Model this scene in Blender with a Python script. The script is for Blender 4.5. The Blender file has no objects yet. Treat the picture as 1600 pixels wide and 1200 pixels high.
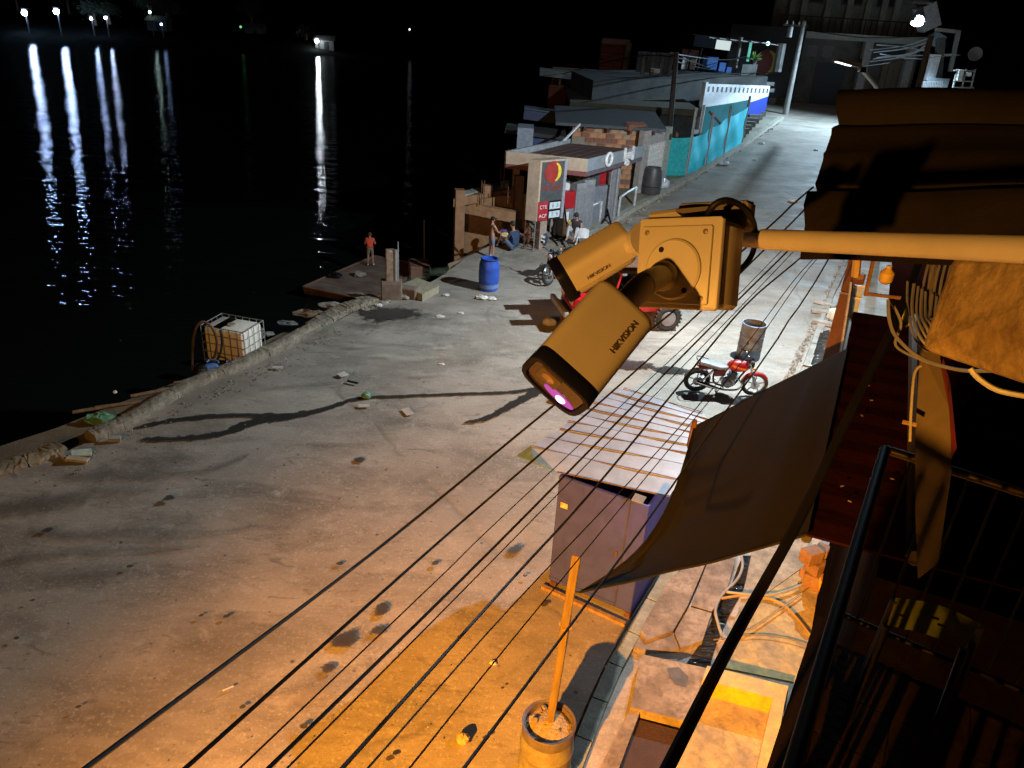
import bpy, bmesh, math, random
from mathutils import Vector as V, Matrix, Quaternion
random.seed(7)
sc = bpy.context.scene
COL = sc.collection
R = math.radians
# ---------------------------------------------------------------- camera
CAMH = 8.0
PITCH, ROLL = R(26.5), R(3.68)
cP, sP, cR, sR = math.cos(PITCH), math.sin(PITCH), math.cos(ROLL), math.sin(ROLL)
FW = V((0, cP, -sP)); U0 = V((0, sP, cP)); R0 = V((1, 0, 0))
CX = R0 * cR + U0 * sR; CY = -R0 * sR + U0 * cR; CZ = -FW
cam = bpy.data.objects.new('camera', bpy.data.cameras.new('camera')); COL.objects.link(cam)
m = Matrix((CX, CY, CZ)).transposed().to_4x4(); m.translation = V((0, 0, CAMH)); cam.matrix_world = m
cam.data.sensor_width = 36; cam.data.lens = 36 * 1200 / 1600; cam.data.clip_start = 0.05; cam.data.clip_end = 2000
sc.camera = cam
# ---------------------------------------------------------------- night sky
w = bpy.data.worlds.new('World'); sc.world = w; w.use_nodes = True
wn = w.node_tree.nodes; wl = w.node_tree.links
bg = wn['Background']
sky = wn.new('ShaderNodeTexSky'); sky.sky_type = 'NISHITA'; sky.sun_disc = False
sky.sun_elevation = R(-4.0); sky.sun_rotation = R(200)
wl.new(sky.outputs[0], bg.inputs[0]); bg.inputs[1].default_value = 0.004
sc.view_settings.view_transform = 'Standard'; sc.view_settings.look = 'None'
sc.view_settings.exposure = 0; sc.view_settings.gamma = 1
sc.cycles.use_denoising = True
sc.cycles.max_bounces = 6; sc.cycles.diffuse_bounces = 3; sc.cycles.glossy_bounces = 3
sc.cycles.sample_clamp_indirect = 4.0

def lamp(name, loc, power, color, radius, target=None, angle=None, blend=0.4):
    ld = bpy.data.lights.new(name, 'SPOT' if angle else 'POINT')
    ld.energy = power; ld.color = color; ld.shadow_soft_size = radius
    o = bpy.data.objects.new(name, ld); COL.objects.link(o); o.location = loc
    if angle:
        ld.spot_size = R(angle); ld.spot_blend = blend
        o.rotation_euler = (V(target) - V(loc)).to_track_quat('-Z', 'Y').to_euler()
    return o
L1 = V((6.72, 18.5, 7.12)); L3 = V((-6.1, -7.8, 8.2)); L2 = V((23.3, 52.0, 8.6))
lamp('white_street_light', L1, 7000, (0.80, 0.92, 1.0), 0.07, L1 + V((-.15, 0.12, -1)), 168, .25)
lamp('far_building_light', L2, 16000, (0.55, 0.79, 1.0), 0.15, L2 + V((-.5, -.6, -1)), 165)
lamp('sodium_street_light', L3, 70000, (1.0, 0.35, 0.02), 0.10, V((1.3, 2.4, 0)), 63, 1.0)
lamp('sodium_spill_light', L3 + V((0, 0, -.02)), 4800, (1.0, 0.46, 0.085), 0.10)

# ---------------------------------------------------------------- placing
def ray(px, py):
    return FW + CX * ((px - 800) / 1200) + CY * ((600 - py) / 1200)
def zg(y):
    return 0.07 * max(0.0, y - 26.0)
def gz(px, py, z):
    d = ray(px, py); return V((0, 0, CAMH)) + d * ((z - CAMH) / d.z)
def gy(px, py, y):
    d = ray(px, py); return V((0, 0, CAMH)) + d * (y / d.y)
def g(px, py, up=0.0):
    z = 0
    for _ in range(30): p = gz(px, py, z + up); z = zg(p.y)
    return p
def gd(px, py, dist):
    d = ray(px, py).normalized(); return V((0, 0, CAMH)) + d * dist

# ---------------------------------------------------------------- materials
MATS = {}
def nodes(name):
    mt = bpy.data.materials.new(name); mt.use_nodes = True
    return mt, mt.node_tree.nodes, mt.node_tree.links, mt.node_tree.nodes['Principled BSDF']
def mat(name, col, rough=.7, metal=0., col2=None, scale=6., bump=.15, bscale=None, detail=6., lo=.35, hi=.65, spec=None, stretch=None, grime=.35):
    if name in MATS: return MATS[name]
    mt, n, l, p = nodes(name)
    p.inputs['Roughness'].default_value = rough; p.inputs['Metallic'].default_value = metal
    if spec is not None: p.inputs['Specular IOR Level'].default_value = spec
    tc = n.new('ShaderNodeTexCoord'); mp = n.new('ShaderNodeMapping')
    l.new(tc.outputs['Object'], mp.inputs[0])
    if stretch: mp.inputs['Scale'].default_value = stretch
    nz = n.new('ShaderNodeTexNoise'); nz.inputs['Scale'].default_value = scale; nz.inputs['Detail'].default_value = detail
    l.new(mp.outputs[0], nz.inputs['Vector'])
    if col2 is None: col2 = tuple(c * .72 for c in col)
    rp = n.new('ShaderNodeValToRGB'); rp.color_ramp.elements[0].position = lo; rp.color_ramp.elements[1].position = hi
    rp.color_ramp.elements[0].color = (*col2, 1); rp.color_ramp.elements[1].color = (*col, 1)
    l.new(nz.outputs[0], rp.inputs[0])
    gn = n.new('ShaderNodeTexNoise'); gn.inputs['Scale'].default_value = scale * 3.3; gn.inputs['Detail'].default_value = 9; gn.inputs['Roughness'].default_value = .72; gn.inputs['Distortion'].default_value = .5
    l.new(mp.outputs[0], gn.inputs['Vector']); gr_ = n.new('ShaderNodeMapRange'); gr_.inputs[1].default_value = .42; gr_.inputs[2].default_value = .68; gr_.inputs[4].default_value = grime
    l.new(gn.outputs[0], gr_.inputs[0]); mxg = n.new('ShaderNodeMix'); mxg.data_type = 'RGBA'; mxg.blend_type = 'MIX'
    l.new(gr_.outputs[0], mxg.inputs[0]); l.new(rp.outputs[0], mxg.inputs[6]); mxg.inputs[7].default_value = (col2[0] * .45, col2[1] * .42, col2[2] * .38, 1)
    l.new(mxg.outputs[2], p.inputs['Base Color'])
    if bump:
        nb = n.new('ShaderNodeTexNoise'); nb.inputs['Scale'].default_value = bscale or scale * 5; nb.inputs['Detail'].default_value = 5
        l.new(mp.outputs[0], nb.inputs['Vector'])
        b = n.new('ShaderNodeBump'); b.inputs['Strength'].default_value = bump; b.inputs['Distance'].default_value = .02
        l.new(nb.outputs[0], b.inputs['Height']); l.new(b.outputs[0], p.inputs['Normal'])
    MATS[name] = mt; return mt
def glow(name, col, strength):
    if name in MATS: return MATS[name]
    mt, n, l, p = nodes(name)
    p.inputs['Base Color'].default_value = (0.02, .02, .02, 1)
    p.inputs['Emission Color'].default_value = (*col, 1); p.inputs['Emission Strength'].default_value = strength
    MATS[name] = mt; return mt

def ground_mat(name='concrete_lot', tint=(1, 1, 1)):
    mt, n, l, p = nodes(name)
    geo = n.new('ShaderNodeNewGeometry')
    def mapping(rot, scl):
        mp = n.new('ShaderNodeMapping'); mp.inputs['Rotation'].default_value = (0, 0, rot); mp.inputs['Scale'].default_value = scl
        l.new(geo.outputs['Position'], mp.inputs[0]); return mp.outputs[0]
    def noise(vec, s, d=8, r=.6, dist=0):
        z = n.new('ShaderNodeTexNoise'); z.inputs['Scale'].default_value = s; z.inputs['Detail'].default_value = d
        z.inputs['Roughness'].default_value = r; z.inputs['Distortion'].default_value = dist; l.new(vec, z.inputs['Vector']); return z.outputs[0]
    def ramp(fac, a, b, ca=(0, 0, 0), cb=(1, 1, 1)):
        rp = n.new('ShaderNodeValToRGB'); e = rp.color_ramp.elements; e[0].position = a; e[1].position = b
        e[0].color = (*ca, 1); e[1].color = (*cb, 1); l.new(fac, rp.inputs[0]); return rp.outputs[0]
    def mix(fac, a, b, mode='MIX'):
        x = n.new('ShaderNodeMix'); x.data_type = 'RGBA'; x.blend_type = mode
        if isinstance(fac, float): x.inputs[0].default_value = fac
        else: l.new(fac, x.inputs[0])
        for s, v in ((x.inputs[6], a), (x.inputs[7], b)):
            if isinstance(v, tuple): s.default_value = (*v, 1)
            else: l.new(v, s)
        return x.outputs[2]
    iso = mapping(0, (1, 1, 1)); flow = mapping(R(-14), (.5, 1.15, 1)); flow2 = mapping(R(-24), (.55, 1.5, 1))
    base = ramp(noise(iso, .45, 10, .65), .3, .72, (.235, .205, .165), (.38, .34, .285))
    base = mix(ramp(noise(flow, .9, 9, .62, .6), .46, .68), base, (.145, .13, .105))
    base = mix(ramp(noise(iso, 2.6, 9, .7, .4), .55, .78), base, (.43, .40, .35))
    base = mix(ramp(noise(flow2, 2.8, 10, .7, 1.2), .55, .68), base, (.165, .145, .115))
    base = mix(ramp(noise(iso, 19, 5, .8), .54, .72), base, (.50, .47, .41))
    base = mix(ramp(noise(iso, .16, 4, .6), .48, .62, (0, 0, 0), (.55, .55, .55)), base, (.19, .17, .14))
    base = mix(ramp(noise(iso, 28, 4, .7), .30, .40, (1, 1, 1), (0, 0, 0)), base, (.16, .145, .12))
    # oil drips: small round dark dots of several sizes
    for sc_, th, colr in ((1.15, .055, (.05, .045, .04)), (2.9, .10, (.075, .065, .055)), (6.5, .13, (.10, .09, .075))):
        vo = n.new('ShaderNodeTexVoronoi'); vo.inputs['Scale'].default_value = sc_
        mx = n.new('ShaderNodeMix'); mx.data_type = 'VECTOR'; mx.inputs[0].default_value = .035
        nzc = n.new('ShaderNodeTexNoise'); nzc.inputs['Scale'].default_value = 9; l.new(iso, nzc.inputs['Vector'])
        l.new(iso, mx.inputs[4]); l.new(nzc.outputs[1], mx.inputs[5]); l.new(mx.outputs[1], vo.inputs['Vector'])
        dot = ramp(vo.outputs['Distance'], th * .55, th * 1.1, (1, 1, 1), (0, 0, 0))
        some = ramp(noise(iso, .7 * sc_, 2), .52, .60)
        base = mix(mix(1.0, dot, some, 'MULTIPLY'), base, colr)
    # cracks
    vc = n.new('ShaderNodeTexVoronoi'); vc.feature = 'DISTANCE_TO_EDGE'; vc.inputs['Scale'].default_value = .13
    mxv = n.new('ShaderNodeMix'); mxv.data_type = 'VECTOR'; mxv.inputs[0].default_value = .32
    nzv = n.new('ShaderNodeTexNoise'); nzv.inputs['Scale'].default_value = .9; nzv.inputs['Detail'].default_value = 8; l.new(iso, nzv.inputs['Vector'])
    l.new(iso, mxv.inputs[4]); l.new(nzv.outputs[1], mxv.inputs[5]); l.new(mxv.outputs[1], vc.inputs['Vector'])
    crack = ramp(vc.outputs['Distance'], .0012, .006, (1, 1, 1), (0, 0, 0))
    crack = mix(1.0, crack, ramp(noise(iso, .6, 3), .44, .56), 'MULTIPLY')
    base = mix(mix(.55, crack, (0, 0, 0)), base, (.12, .105, .085))
    if tint != (1, 1, 1): base = mix(1.0, base, tint, 'MULTIPLY')
    l.new(base, p.inputs['Base Color'])
    rr = ramp(noise(iso, 1.3, 6), .35, .7, (.58,) * 3, (.9,) * 3); l.new(rr, p.inputs['Roughness'])
    b = n.new('ShaderNodeBump'); b.inputs['Strength'].default_value = .5; b.inputs['Distance'].default_value = .03
    hh = mix(.5, noise(iso, 14, 8, .75), noise(flow2, 1.6, 8, .6)); hh = mix(crack, hh, (0, 0, 0))
    l.new(hh, b.inputs['Height']); l.new(b.outputs[0], p.inputs['Normal'])
    return mt
GM = ground_mat()
GM2 = ground_mat('sidewalk_concrete', (.9, .95, .85))

def stain_mat(name, col, rough, soft=1.0):
    mt, n, l, p = nodes(name)
    p.inputs['Base Color'].default_value = (*col, 1); p.inputs['Roughness'].default_value = rough
    at = n.new('ShaderNodeAttribute'); at.attribute_name = 'edge'
    geo = n.new('ShaderNodeNewGeometry'); nz = n.new('ShaderNodeTexNoise'); nz.inputs['Scale'].default_value = 5; nz.inputs['Detail'].default_value = 8
    nz.inputs['Roughness'].default_value = .7
    l.new(geo.outputs['Position'], nz.inputs['Vector'])
    ad = n.new('ShaderNodeMath'); ad.operation = 'MULTIPLY_ADD'; l.new(nz.outputs[0], ad.inputs[0]); ad.inputs[1].default_value = 1.5; ad.inputs[2].default_value = -.75
    a2 = n.new('ShaderNodeMath'); a2.operation = 'ADD'; l.new(ad.outputs[0], a2.inputs[0]); l.new(at.outputs['Fac'], a2.inputs[1])
    rp = n.new('ShaderNodeMapRange'); rp.inputs[1].default_value = .3; rp.inputs[2].default_value = .3 + .35 * soft; rp.inputs[4].default_value = .93 if soft < 1.2 else .30
    l.new(a2.outputs[0], rp.inputs[0]); l.new(rp.outputs[0], p.inputs['Alpha'])
    return mt

def water_mat(name, scale, strength, col=(.006, .009, .008), rough=.035):
    mt, n, l, p = nodes(name)
    p.inputs['Base Color'].default_value = (*col, 1); p.inputs['Roughness'].default_value = rough; p.inputs['IOR'].default_value = 1.33
    geo = n.new('ShaderNodeNewGeometry'); mp = n.new('ShaderNodeMapping'); mp.inputs['Scale'].default_value = (.42, 2.1, 1)
    l.new(geo.outputs['Position'], mp.inputs[0])
    a = n.new('ShaderNodeTexNoise'); a.inputs['Scale'].default_value = scale; a.inputs['Detail'].default_value = 4; a.inputs['Detail'].default_value = 2.5; l.new(mp.outputs[0], a.inputs['Vector'])
    c = n.new('ShaderNodeTexNoise'); c.inputs['Scale'].default_value = scale * .27; c.inputs['Detail'].default_value = 2; l.new(mp.outputs[0], c.inputs['Vector'])
    ad = n.new('ShaderNodeMath'); ad.operation = 'MULTIPLY_ADD'; l.new(c.outputs[0], ad.inputs[0]); ad.inputs[1].default_value = 2.2; l.new(a.outputs[0], ad.inputs[2])
    b = n.new('ShaderNodeBump'); b.inputs['Strength'].default_value = strength; b.inputs['Distance'].default_value = .12
    l.new(ad.outputs[0], b.inputs['Height']); l.new(b.outputs[0], p.inputs['Normal'])
    return mt

# ---------------------------------------------------------------- mesh builder
class MB:
    def __init__(s): s.v = []; s.f = []
    def add(s, vs, fs):
        o = len(s.v); s.v += [tuple(x) for x in vs]; s.f += [tuple(i + o for i in f) for f in fs]; return s
    def hexa(s, b, t):   # two matching rings of points
        n = len(b)
        return s.add(list(b) + list(t), [tuple(range(n))[::-1], tuple(range(n, 2 * n))] + [(i, (i + 1) % n, n + (i + 1) % n, n + i) for i in range(n)])
    def box(s, c, d, q=None, bev=0.0):
        c = V(c); x, y, z = d[0] / 2, d[1] / 2, d[2] / 2
        q = q or Matrix.Identity(3)
        if not bev:
            r = [V((a * x, b * y, -z)) for a, b in ((-1, -1), (1, -1), (1, 1), (-1, 1))]
            return s.hexa([c + q @ p for p in r], [c + q @ (p + V((0, 0, 2 * z))) for p in r])
        k = min(bev, x * .9, y * .9, z * .9)
        def ring(zz, e):
            a, b = x - e, y - e
            kk = k - e if e < k else 0
            pts = []
            for sx, sy in ((-1, -1), (1, -1), (1, 1), (-1, 1)):
                p1 = V((sx * (x - k), sy * b, zz)); p2 = V((sx * a, sy * (y - k), zz))
                pts += [p1, p2] if sx * sy < 0 and True and (sx, sy) in ((1, -1), (-1, 1)) else [p2, p1]
            return [c + q @ p for p in pts]
        rings = [ring(-z, k * .999), ring(-z + k * .3, k * .3), ring(-z + k, 0), ring(z - k, 0), ring(z - k * .3, k * .3), ring(z, k * .999)]
        o = len(s.v); n = 8
        for r_ in rings: s.v += [tuple(p) for p in r_]
        s.f.append(tuple(o + i for i in range(n))[::-1]); s.f.append(tuple(o + 5 * n + i for i in range(n)))
        for j in range(5):
            for i in range(n): s.f.append((o + j * n + i, o + j * n + (i + 1) % n, o + (j + 1) * n + (i + 1) % n, o + (j + 1) * n + i))
        return s
    def slab(s, poly, th, n=None):   # polygon pushed backwards along its normal
        poly = [V(p) for p in poly]
        if n is None:
            n = V((0, 0, 0))
            for i in range(len(poly)): n += poly[i].cross(poly[(i + 1) % len(poly)])
            n = (poly[1] - poly[0]).cross(poly[-1] - poly[0]) if n.length < 1e-6 else n
            n = (poly[1] - poly[0]).cross(poly[2] - poly[1])
            if n.dot(V((0, 0, CAMH)) - poly[0]) < 0: n = -n
        n = V(n).normalized()
        return s.hexa([p - n * th for p in poly], poly)
    def tube(s, pts, r, n=8, r2=None, cap=True):
        pts = [V(p) for p in pts]; m_ = len(pts); o = len(s.v); prev = None
        for i, p in enumerate(pts):
            t = ((pts[min(i + 1, m_ - 1)] - pts[max(i - 1, 0)])).normalized()
            if prev is None:
                a = t.orthogonal().normalized()
            else:
                a = (prev - t * prev.dot(t)); a = a.normalized() if a.length > 1e-6 else t.orthogonal().normalized()
            prev = a; b = t.cross(a)
            rr = r if r2 is None else r + (r2 - r) * i / (m_ - 1)
            if isinstance(r, (list, tuple)): rr = r[i]
            s.v += [tuple(p + (a * math.cos(2 * math.pi * k / n) + b * math.sin(2 * math.pi * k / n)) * rr) for k in range(n)]
        for i in range(m_ - 1):
            for k in range(n): s.f.append((o + i * n + k, o + i * n + (k + 1) % n, o + (i + 1) * n + (k + 1) % n, o + (i + 1) * n + k))
        if cap: s.f.append(tuple(o + k for k in range(n))[::-1]); s.f.append(tuple(o + (m_ - 1) * n + k for k in range(n)))
        return s
    def lathe(s, c, prof, n=24, axis=(0, 0, 1), wob=0):
        c = V(c); ax = V(axis).normalized(); a = ax.orthogonal().normalized(); b = ax.cross(a); o = len(s.v)
        for j, (r, h) in enumerate(prof):
            for k in range(n):
                t = 2 * math.pi * k / n; rr = r * (1 + wob * math.sin(3 * t + j * 1.7) + wob * .6 * math.sin(7 * t + j))
                s.v.append(tuple(c + ax * h + (a * math.cos(t) + b * math.sin(t)) * rr))
        for j in range(len(prof) - 1):
            for k in range(n): s.f.append((o + j * n + k, o + j * n + (k + 1) % n, o + (j + 1) * n + (k + 1) % n, o + (j + 1) * n + k))
        if prof[0][0] > 1e-4: s.f.append(tuple(o + k for k in range(n))[::-1])
        if prof[-1][0] > 1e-4: s.f.append(tuple(o + (len(prof) - 1) * n + k for k in range(n)))
        return s
    def ball(s, c, r, n=12, sq=(1, 1, 1)):
        c = V(c); m_ = max(4, n // 2); o = len(s.v)
        for j in range(m_ + 1):
            ph = math.pi * j / m_
            for k in range(n):
                t = 2 * math.pi * k / n
                s.v.append((c.x + r * sq[0] * math.sin(ph) * math.cos(t), c.y + r * sq[1] * math.sin(ph) * math.sin(t), c.z + r * sq[2] * math.cos(ph)))
        for j in range(m_):
            for k in range(n): s.f.append((o + j * n + k, o + (j + 1) * n + k, o + (j + 1) * n + (k + 1) % n, o + j * n + (k + 1) % n))
        return s
    def torus(s, c, R_, r, axis=(0, 0, 1), n=28, k=8, arc=(0, 2 * math.pi)):
        ax = V(axis).normalized(); a = ax.orthogonal().normalized(); b = ax.cross(a); full = abs(arc[1] - arc[0] - 2 * math.pi) < 1e-3
        pts = [V(c) + (a * math.cos(arc[0] + (arc[1] - arc[0]) * i / n) + b * math.sin(arc[0] + (arc[1] - arc[0]) * i / n)) * R_ for i in range(n + 1)]
        return s.tube(pts, r, k, cap=not full)
    def mesh(s, name, off=None):
        me = bpy.data.meshes.new(name)
        vs = s.v if off is None else [(x - off.x, y - off.y, z - off.z) for x, y, z in s.v]
        me.from_pydata(vs, [], s.f)
        bm = bmesh.new(); bm.from_mesh(me); bmesh.ops.remove_doubles(bm, verts=bm.verts, dist=1e-6)
        bmesh.ops.recalc_face_normals(bm, faces=bm.faces); bm.to_mesh(me); bm.free()
        return me

def root_off(par):
    o = V((0, 0, 0))
    while par is not None: o += par.location; par = par.parent
    return o
def finish(o, smooth):
    me = o.data
    if smooth:
        for p in me.polygons: p.use_smooth = True
        try:
            me.set_sharp_from_angle(angle=R(38))
        except Exception: pass
def B(name, mb, mt, par=None, local=False, smooth=False, label=None, kind=None, cat=None, group=None):
    """link one mesh object; points are world points unless local"""
    off = None if (local or par is None) else root_off(par)
    me = mb.mesh(name, off) if isinstance(mb, MB) else mb
    o = bpy.data.objects.new(name, me); COL.objects.link(o)
    if mt is not None and not me.materials: me.materials.append(mt)
    if isinstance(mb, MB): finish(o, smooth)
    if par is not None: o.parent = par
    if label: o['label'] = label
    if kind: o['kind'] = kind
    if cat: o['category'] = cat
    if group: o['group'] = group
    return o
def thing(name, label, cat, loc=(0, 0, 0), rz=0, group=None):
    o = bpy.data.objects.new(name, None); COL.objects.link(o); o.location = loc; o.rotation_euler = (0, 0, rz)
    o.empty_display_size = .2
    o['label'] = label; o['category'] = cat
    if group: o['group'] = group
    return o
def copy_tree(o, par=None):
    c = o.copy(); COL.objects.link(c); c.parent = par
    for ch in o.children: copy_tree(ch, c)
    return c
def struct(name, mb, mt, smooth=False): return B(name, mb, mt, kind='structure', smooth=smooth)
def text_mesh(txt, size, depth, name='lettering'):
    cu = bpy.data.curves.new(name, 'FONT'); cu.body = txt; cu.size = size; cu.extrude = depth; cu.align_x = 'CENTER'; cu.align_y = 'CENTER'
    cu.resolution_u = 3
    t = bpy.data.objects.new('tmp', cu); COL.objects.link(t)
    dg = bpy.context.evaluated_depsgraph_get()
    me = bpy.data.meshes.new_from_object(t.evaluated_get(dg)); bpy.data.objects.remove(t)
    return me
def text_on(txt, size, depth, mt, par, c, ex, ey, name='lettering', off=True):
    me = text_mesh(txt, size, depth, name); ex = V(ex).normalized(); ey = V(ey).normalized(); ez = ex.cross(ey)
    M = Matrix((ex, ey, ez)).transposed().to_4x4(); M.translation = V(c) - (root_off(par) if off else V((0, 0, 0)))
    me.transform(M); me.materials.clear(); me.materials.append(mt)
    o = bpy.data.objects.new(name, me); COL.objects.link(o); o.parent = par; return o
def rot(axis, deg): return Matrix.Rotation(R(deg), 3, axis)
def frame(ex, ey):
    ex = V(ex).normalized(); ez = ex.cross(V(ey)).normalized(); ey = ez.cross(ex)
    return Matrix((ex, ey, ez)).transposed()
def smoothpath(pts, k=6):
    pts = [V(p) for p in pts]; out = []
    for i in range(len(pts) - 1):
        p0, p1, p2, p3 = pts[max(i - 1, 0)], pts[i], pts[i + 1], pts[min(i + 2, len(pts) - 1)]
        for j in range(k):
            t = j / k
            out.append(.5 * ((2 * p1) + (p2 - p0) * t + (2 * p0 - 5 * p1 + 4 * p2 - p3) * t * t + (3 * p1 - p0 - 3 * p2 + p3) * t ** 3))
    return out + [pts[-1]]
SD = V((math.sin(R(28.7)), math.cos(R(28.7)), 0)); SR = V((SD.y, -SD.x, 0))      # along our street, and to its right

# common materials
white_p = mat('white_paint', (.72, .72, .70), .5, col2=(.6, .6, .57), scale=3)
black_r = mat('black_rubber', (.02, .02, .02), .6, col2=(.012, .012, .012))
black_p = mat('black_plastic', (.010, .010, .012), .5, spec=.2, bump=.02)
steel = mat('brushed_steel', (.55, .55, .55), .35, 1, col2=(.4, .4, .4))
chrome = mat('chrome', (.7, .7, .7), .15, 1, bump=0)
galv = mat('galvanised_metal', (.42, .43, .44), .5, .6, scale=12)
rust = mat('rusty_iron', (.16, .07, .035), .8, .2, col2=(.08, .035, .02), scale=9, bump=.4)
wood = mat('weathered_wood', (.30, .20, .11), .8, col2=(.18, .11, .06), scale=8, bump=.4, stretch=(1, 1, .15))
conc = mat('rough_concrete', (.33, .31, .27), .9, col2=(.2, .185, .155), scale=3, bump=.6)
concd = mat('dark_concrete', (.055, .055, .052), .9, col2=(.03, .03, .028), scale=1.5, bump=.4)
concm = mat('grey_render', (.20, .20, .19), .9, col2=(.13, .13, .12), scale=1.2, bump=.3)
redp = mat('red_enamel', (.55, .012, .02), .3, col2=(.42, .01, .015), bump=.03)
redm = mat('motorcycle_red', (.26, .010, .012), .38, col2=(.28, .01, .01), bump=.02)
tan = mat('tan_paint', (.46, .36, .27), .7, col2=(.38, .29, .21), scale=2)
brownbeam = mat('brown_steel_beam', (.28, .15, .07), .7, col2=(.2, .10, .045), scale=4)
skin = mat('skin', (.38, .20, .13), .55, col2=(.33, .17, .11), bump=.03)
hairm = mat('dark_hair', (.015, .012, .01), .7)

# ================================================================ ground
shore = [V((-24, -12, 0)), V((-16.6, 0, 0)), V((-12.2, 6.2, 0)), g(0, 745), g(150, 688), g(300, 607), g(500, 513), g(560, 485), g(612, 468), g(690, 432), g(728, 402), g(760, 386), g(800, 372)]
last = shore[-1]
shore += [V((last.x + .6, 33, 0)), V((1.5, 40, 0)), V((6, 60, 0)), V((14, 90, 0)), V((25, 130, 0))]
def shore_x(y):
    for a, b in zip(shore, shore[1:]):
        if a.y <= y <= b.y: return a.x + (b.x - a.x) * (y - a.y) / (b.y - a.y)
    return shore[-1].x
# the gutter channel of the lower right is an opening in the lot
ys = [-12 + .5 * i for i in range(24)] + [.2 * i for i in range(0, 200)] + [40 + 2 * i for i in range(46)]
GX = lambda y: 3.0 + 0 * y
mb = MB(); rows = []
random.seed(3)
for y in ys:
    x0 = shore_x(y); row = []
    for k in range(61):
        t = k / 60; x = x0 + (90 - x0) * t ** 2.2
        z = zg(y) + .018 * math.sin(x * .9 + y * .35) * math.cos(y * .5 - x * .2) if 0 < k else zg(y)
        row.append((x + (random.uniform(-.05, .05) if k == 0 and y > 11 else 0), y, z))
    rows.append(row)
vs = [p for r_ in rows for p in r_]; n_ = 61
CH = [(1.95, 6.0), (2.4, 7.6), (3.7, 9.9), (9.4, 20.2)]   # left edge of the gutter strip, kept clear of the lot sheet
def chx(y):
    for a, b in zip(CH, CH[1:]):
        if a[1] <= y <= b[1]: return a[0] + (b[0] - a[0]) * (y - a[1]) / (b[1] - a[1])
    return None
mb.add(vs, [(i * n_ + k, i * n_ + k + 1, (i + 1) * n_ + k + 1, (i + 1) * n_ + k) for i in range(len(ys) - 1) for k in range(60)])
struct('ground', mb, GM, True)
# retaining wall below the lot edge
mb = MB(); top = [V((shore_x(y), y, zg(y) - .01)) for y in [-12 + 1.0 * i for i in range(140)] if y < 128]
for a, b in zip(top, top[1:]):
    mb.add([a, b, b + V((-1.2, .3, -2.6 - b.z)), a + V((-1.2, .3, -2.6 - a.z))], [(0, 1, 2, 3)])
struct('river_bank', mb, conc)
# water
mb = MB(); mb.add([(-900, -60, -2.2), (600, -60, -2.2), (600, 900, -2.2), (-900, 900, -2.2)], [(0, 1, 2, 3)])
struct('river_water', mb, water_mat('river_water', 2.4, .31, rough=.012))

# outer ledge beyond the parapet, with silt
ledge_mat = ground_mat('silty_ledge', (.75, .66, .5))
outer = [gz(-60, 720, -.22), gz(0, 697, -.22), gz(90, 668, -.22), gz(180, 632, -.22), gz(300, 588, -.22), gz(360, 560, -.22), gz(440, 520, -.22)]
inner = [gz(-60, 790, -.12), gz(0, 748, -.12), gz(150, 690, -.12), gz(220, 652, -.12), gz(330, 598, -.12), gz(420, 556, -.12), gz(505, 516, -.12)]
mb = MB(); mb.hexa([], []) if False else None
for i in range(6):
    a, b, c, d = outer[i], outer[i + 1], inner[i + 1], inner[i]
    mb.hexa([a - V((.5, 0, 1.9)), b - V((.5, 0, 1.9)), c - V((0, 0, 1.5)), d - V((0, 0, 1.5))], [a, b, c, d])
struct('bank_ledge', mb, ledge_mat)
# parapet kerb, broken into cast lengths
par_m = mat('parapet_concrete', (.29, .255, .195), .95, grime=.6, col2=(.17, .145, .105), scale=5, bump=.9, bscale=22)
par = thing('parapet', 'low rough concrete parapet along the quay edge beside the white tank', 'parapet', tuple(g(330, 605)))
def rough_cast(name, path, wid, hgt, mt, par, pieces, seed=1, jit=.02):
    random.seed(seed); n = len(path); cut = [0]
    while cut[-1] < n - 1: cut.append(min(n - 1, cut[-1] + max(3, int(n / pieces * random.uniform(.6, 1.4)))))
    for s, e in zip(cut, cut[1:]):
        mb = MB(); rows_ = []
        for i in range(s, e + 1):
            p_ = path[i]; t = (path[min(i + 1, n - 1)] - path[max(i - 1, 0)]).normalized(); nn = V((-t.y, t.x, 0))
            if i == s: p_ = p_ + t * .015
            J = lambda: V((random.uniform(-jit, jit), random.uniform(-jit, jit), random.uniform(-jit, jit)))
            rows_.append([p_ + nn * o_ * wid + V((0, 0, h_ * hgt)) + (J() if h_ > 0 else V()) for o_, h_ in ((-.02, -.3), (.0, .35), (.10, .85), (.30, 1.0), (.62, 1.03), (.88, .9), (1.0, .45), (1.02, -.3))])
        k = 8; mb.v = [tuple(q) for r_ in rows_ for q in r_]
        mb.f = [(i * k + j, i * k + (j + 1) % k, (i + 1) * k + (j + 1) % k, (i + 1) * k + j) for i in range(len(rows_) - 1) for j in range(k)] + [tuple(range(k)), tuple(range((len(rows_) - 1) * k, len(rows_) * k))]
        B(name, mb, mt, par)
rough_cast('parapet_length', smoothpath([g(150, 692), g(215, 662), g(300, 612), g(380, 578), g(440, 548), g(503, 514)], 16), .36, .17, par_m, par, 5, 3, .010)
par2 = thing('kerb_edge', 'crumbled earth covered kerb at the far left of the quay', 'kerb', tuple(g(60, 730)))
rough_cast('kerb_length', smoothpath([g(-120, 800), g(-10, 750), g(70, 722), g(105, 703)], 14), .42, .10, ledge_mat, par2, 4, 5, .014)
par3 = thing('broken_quay_edge', 'sloping broken concrete quay edge between the parapet and the mooring post', 'kerb', tuple(g(530, 500)))
rough_cast('edge_length', smoothpath([g(505, 513, -.05), g(535, 494, -.05), g(562, 482, -.05), g(596, 470, -.05)], 14), .55, .10, par_m, par3, 4, 8, .02)

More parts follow.
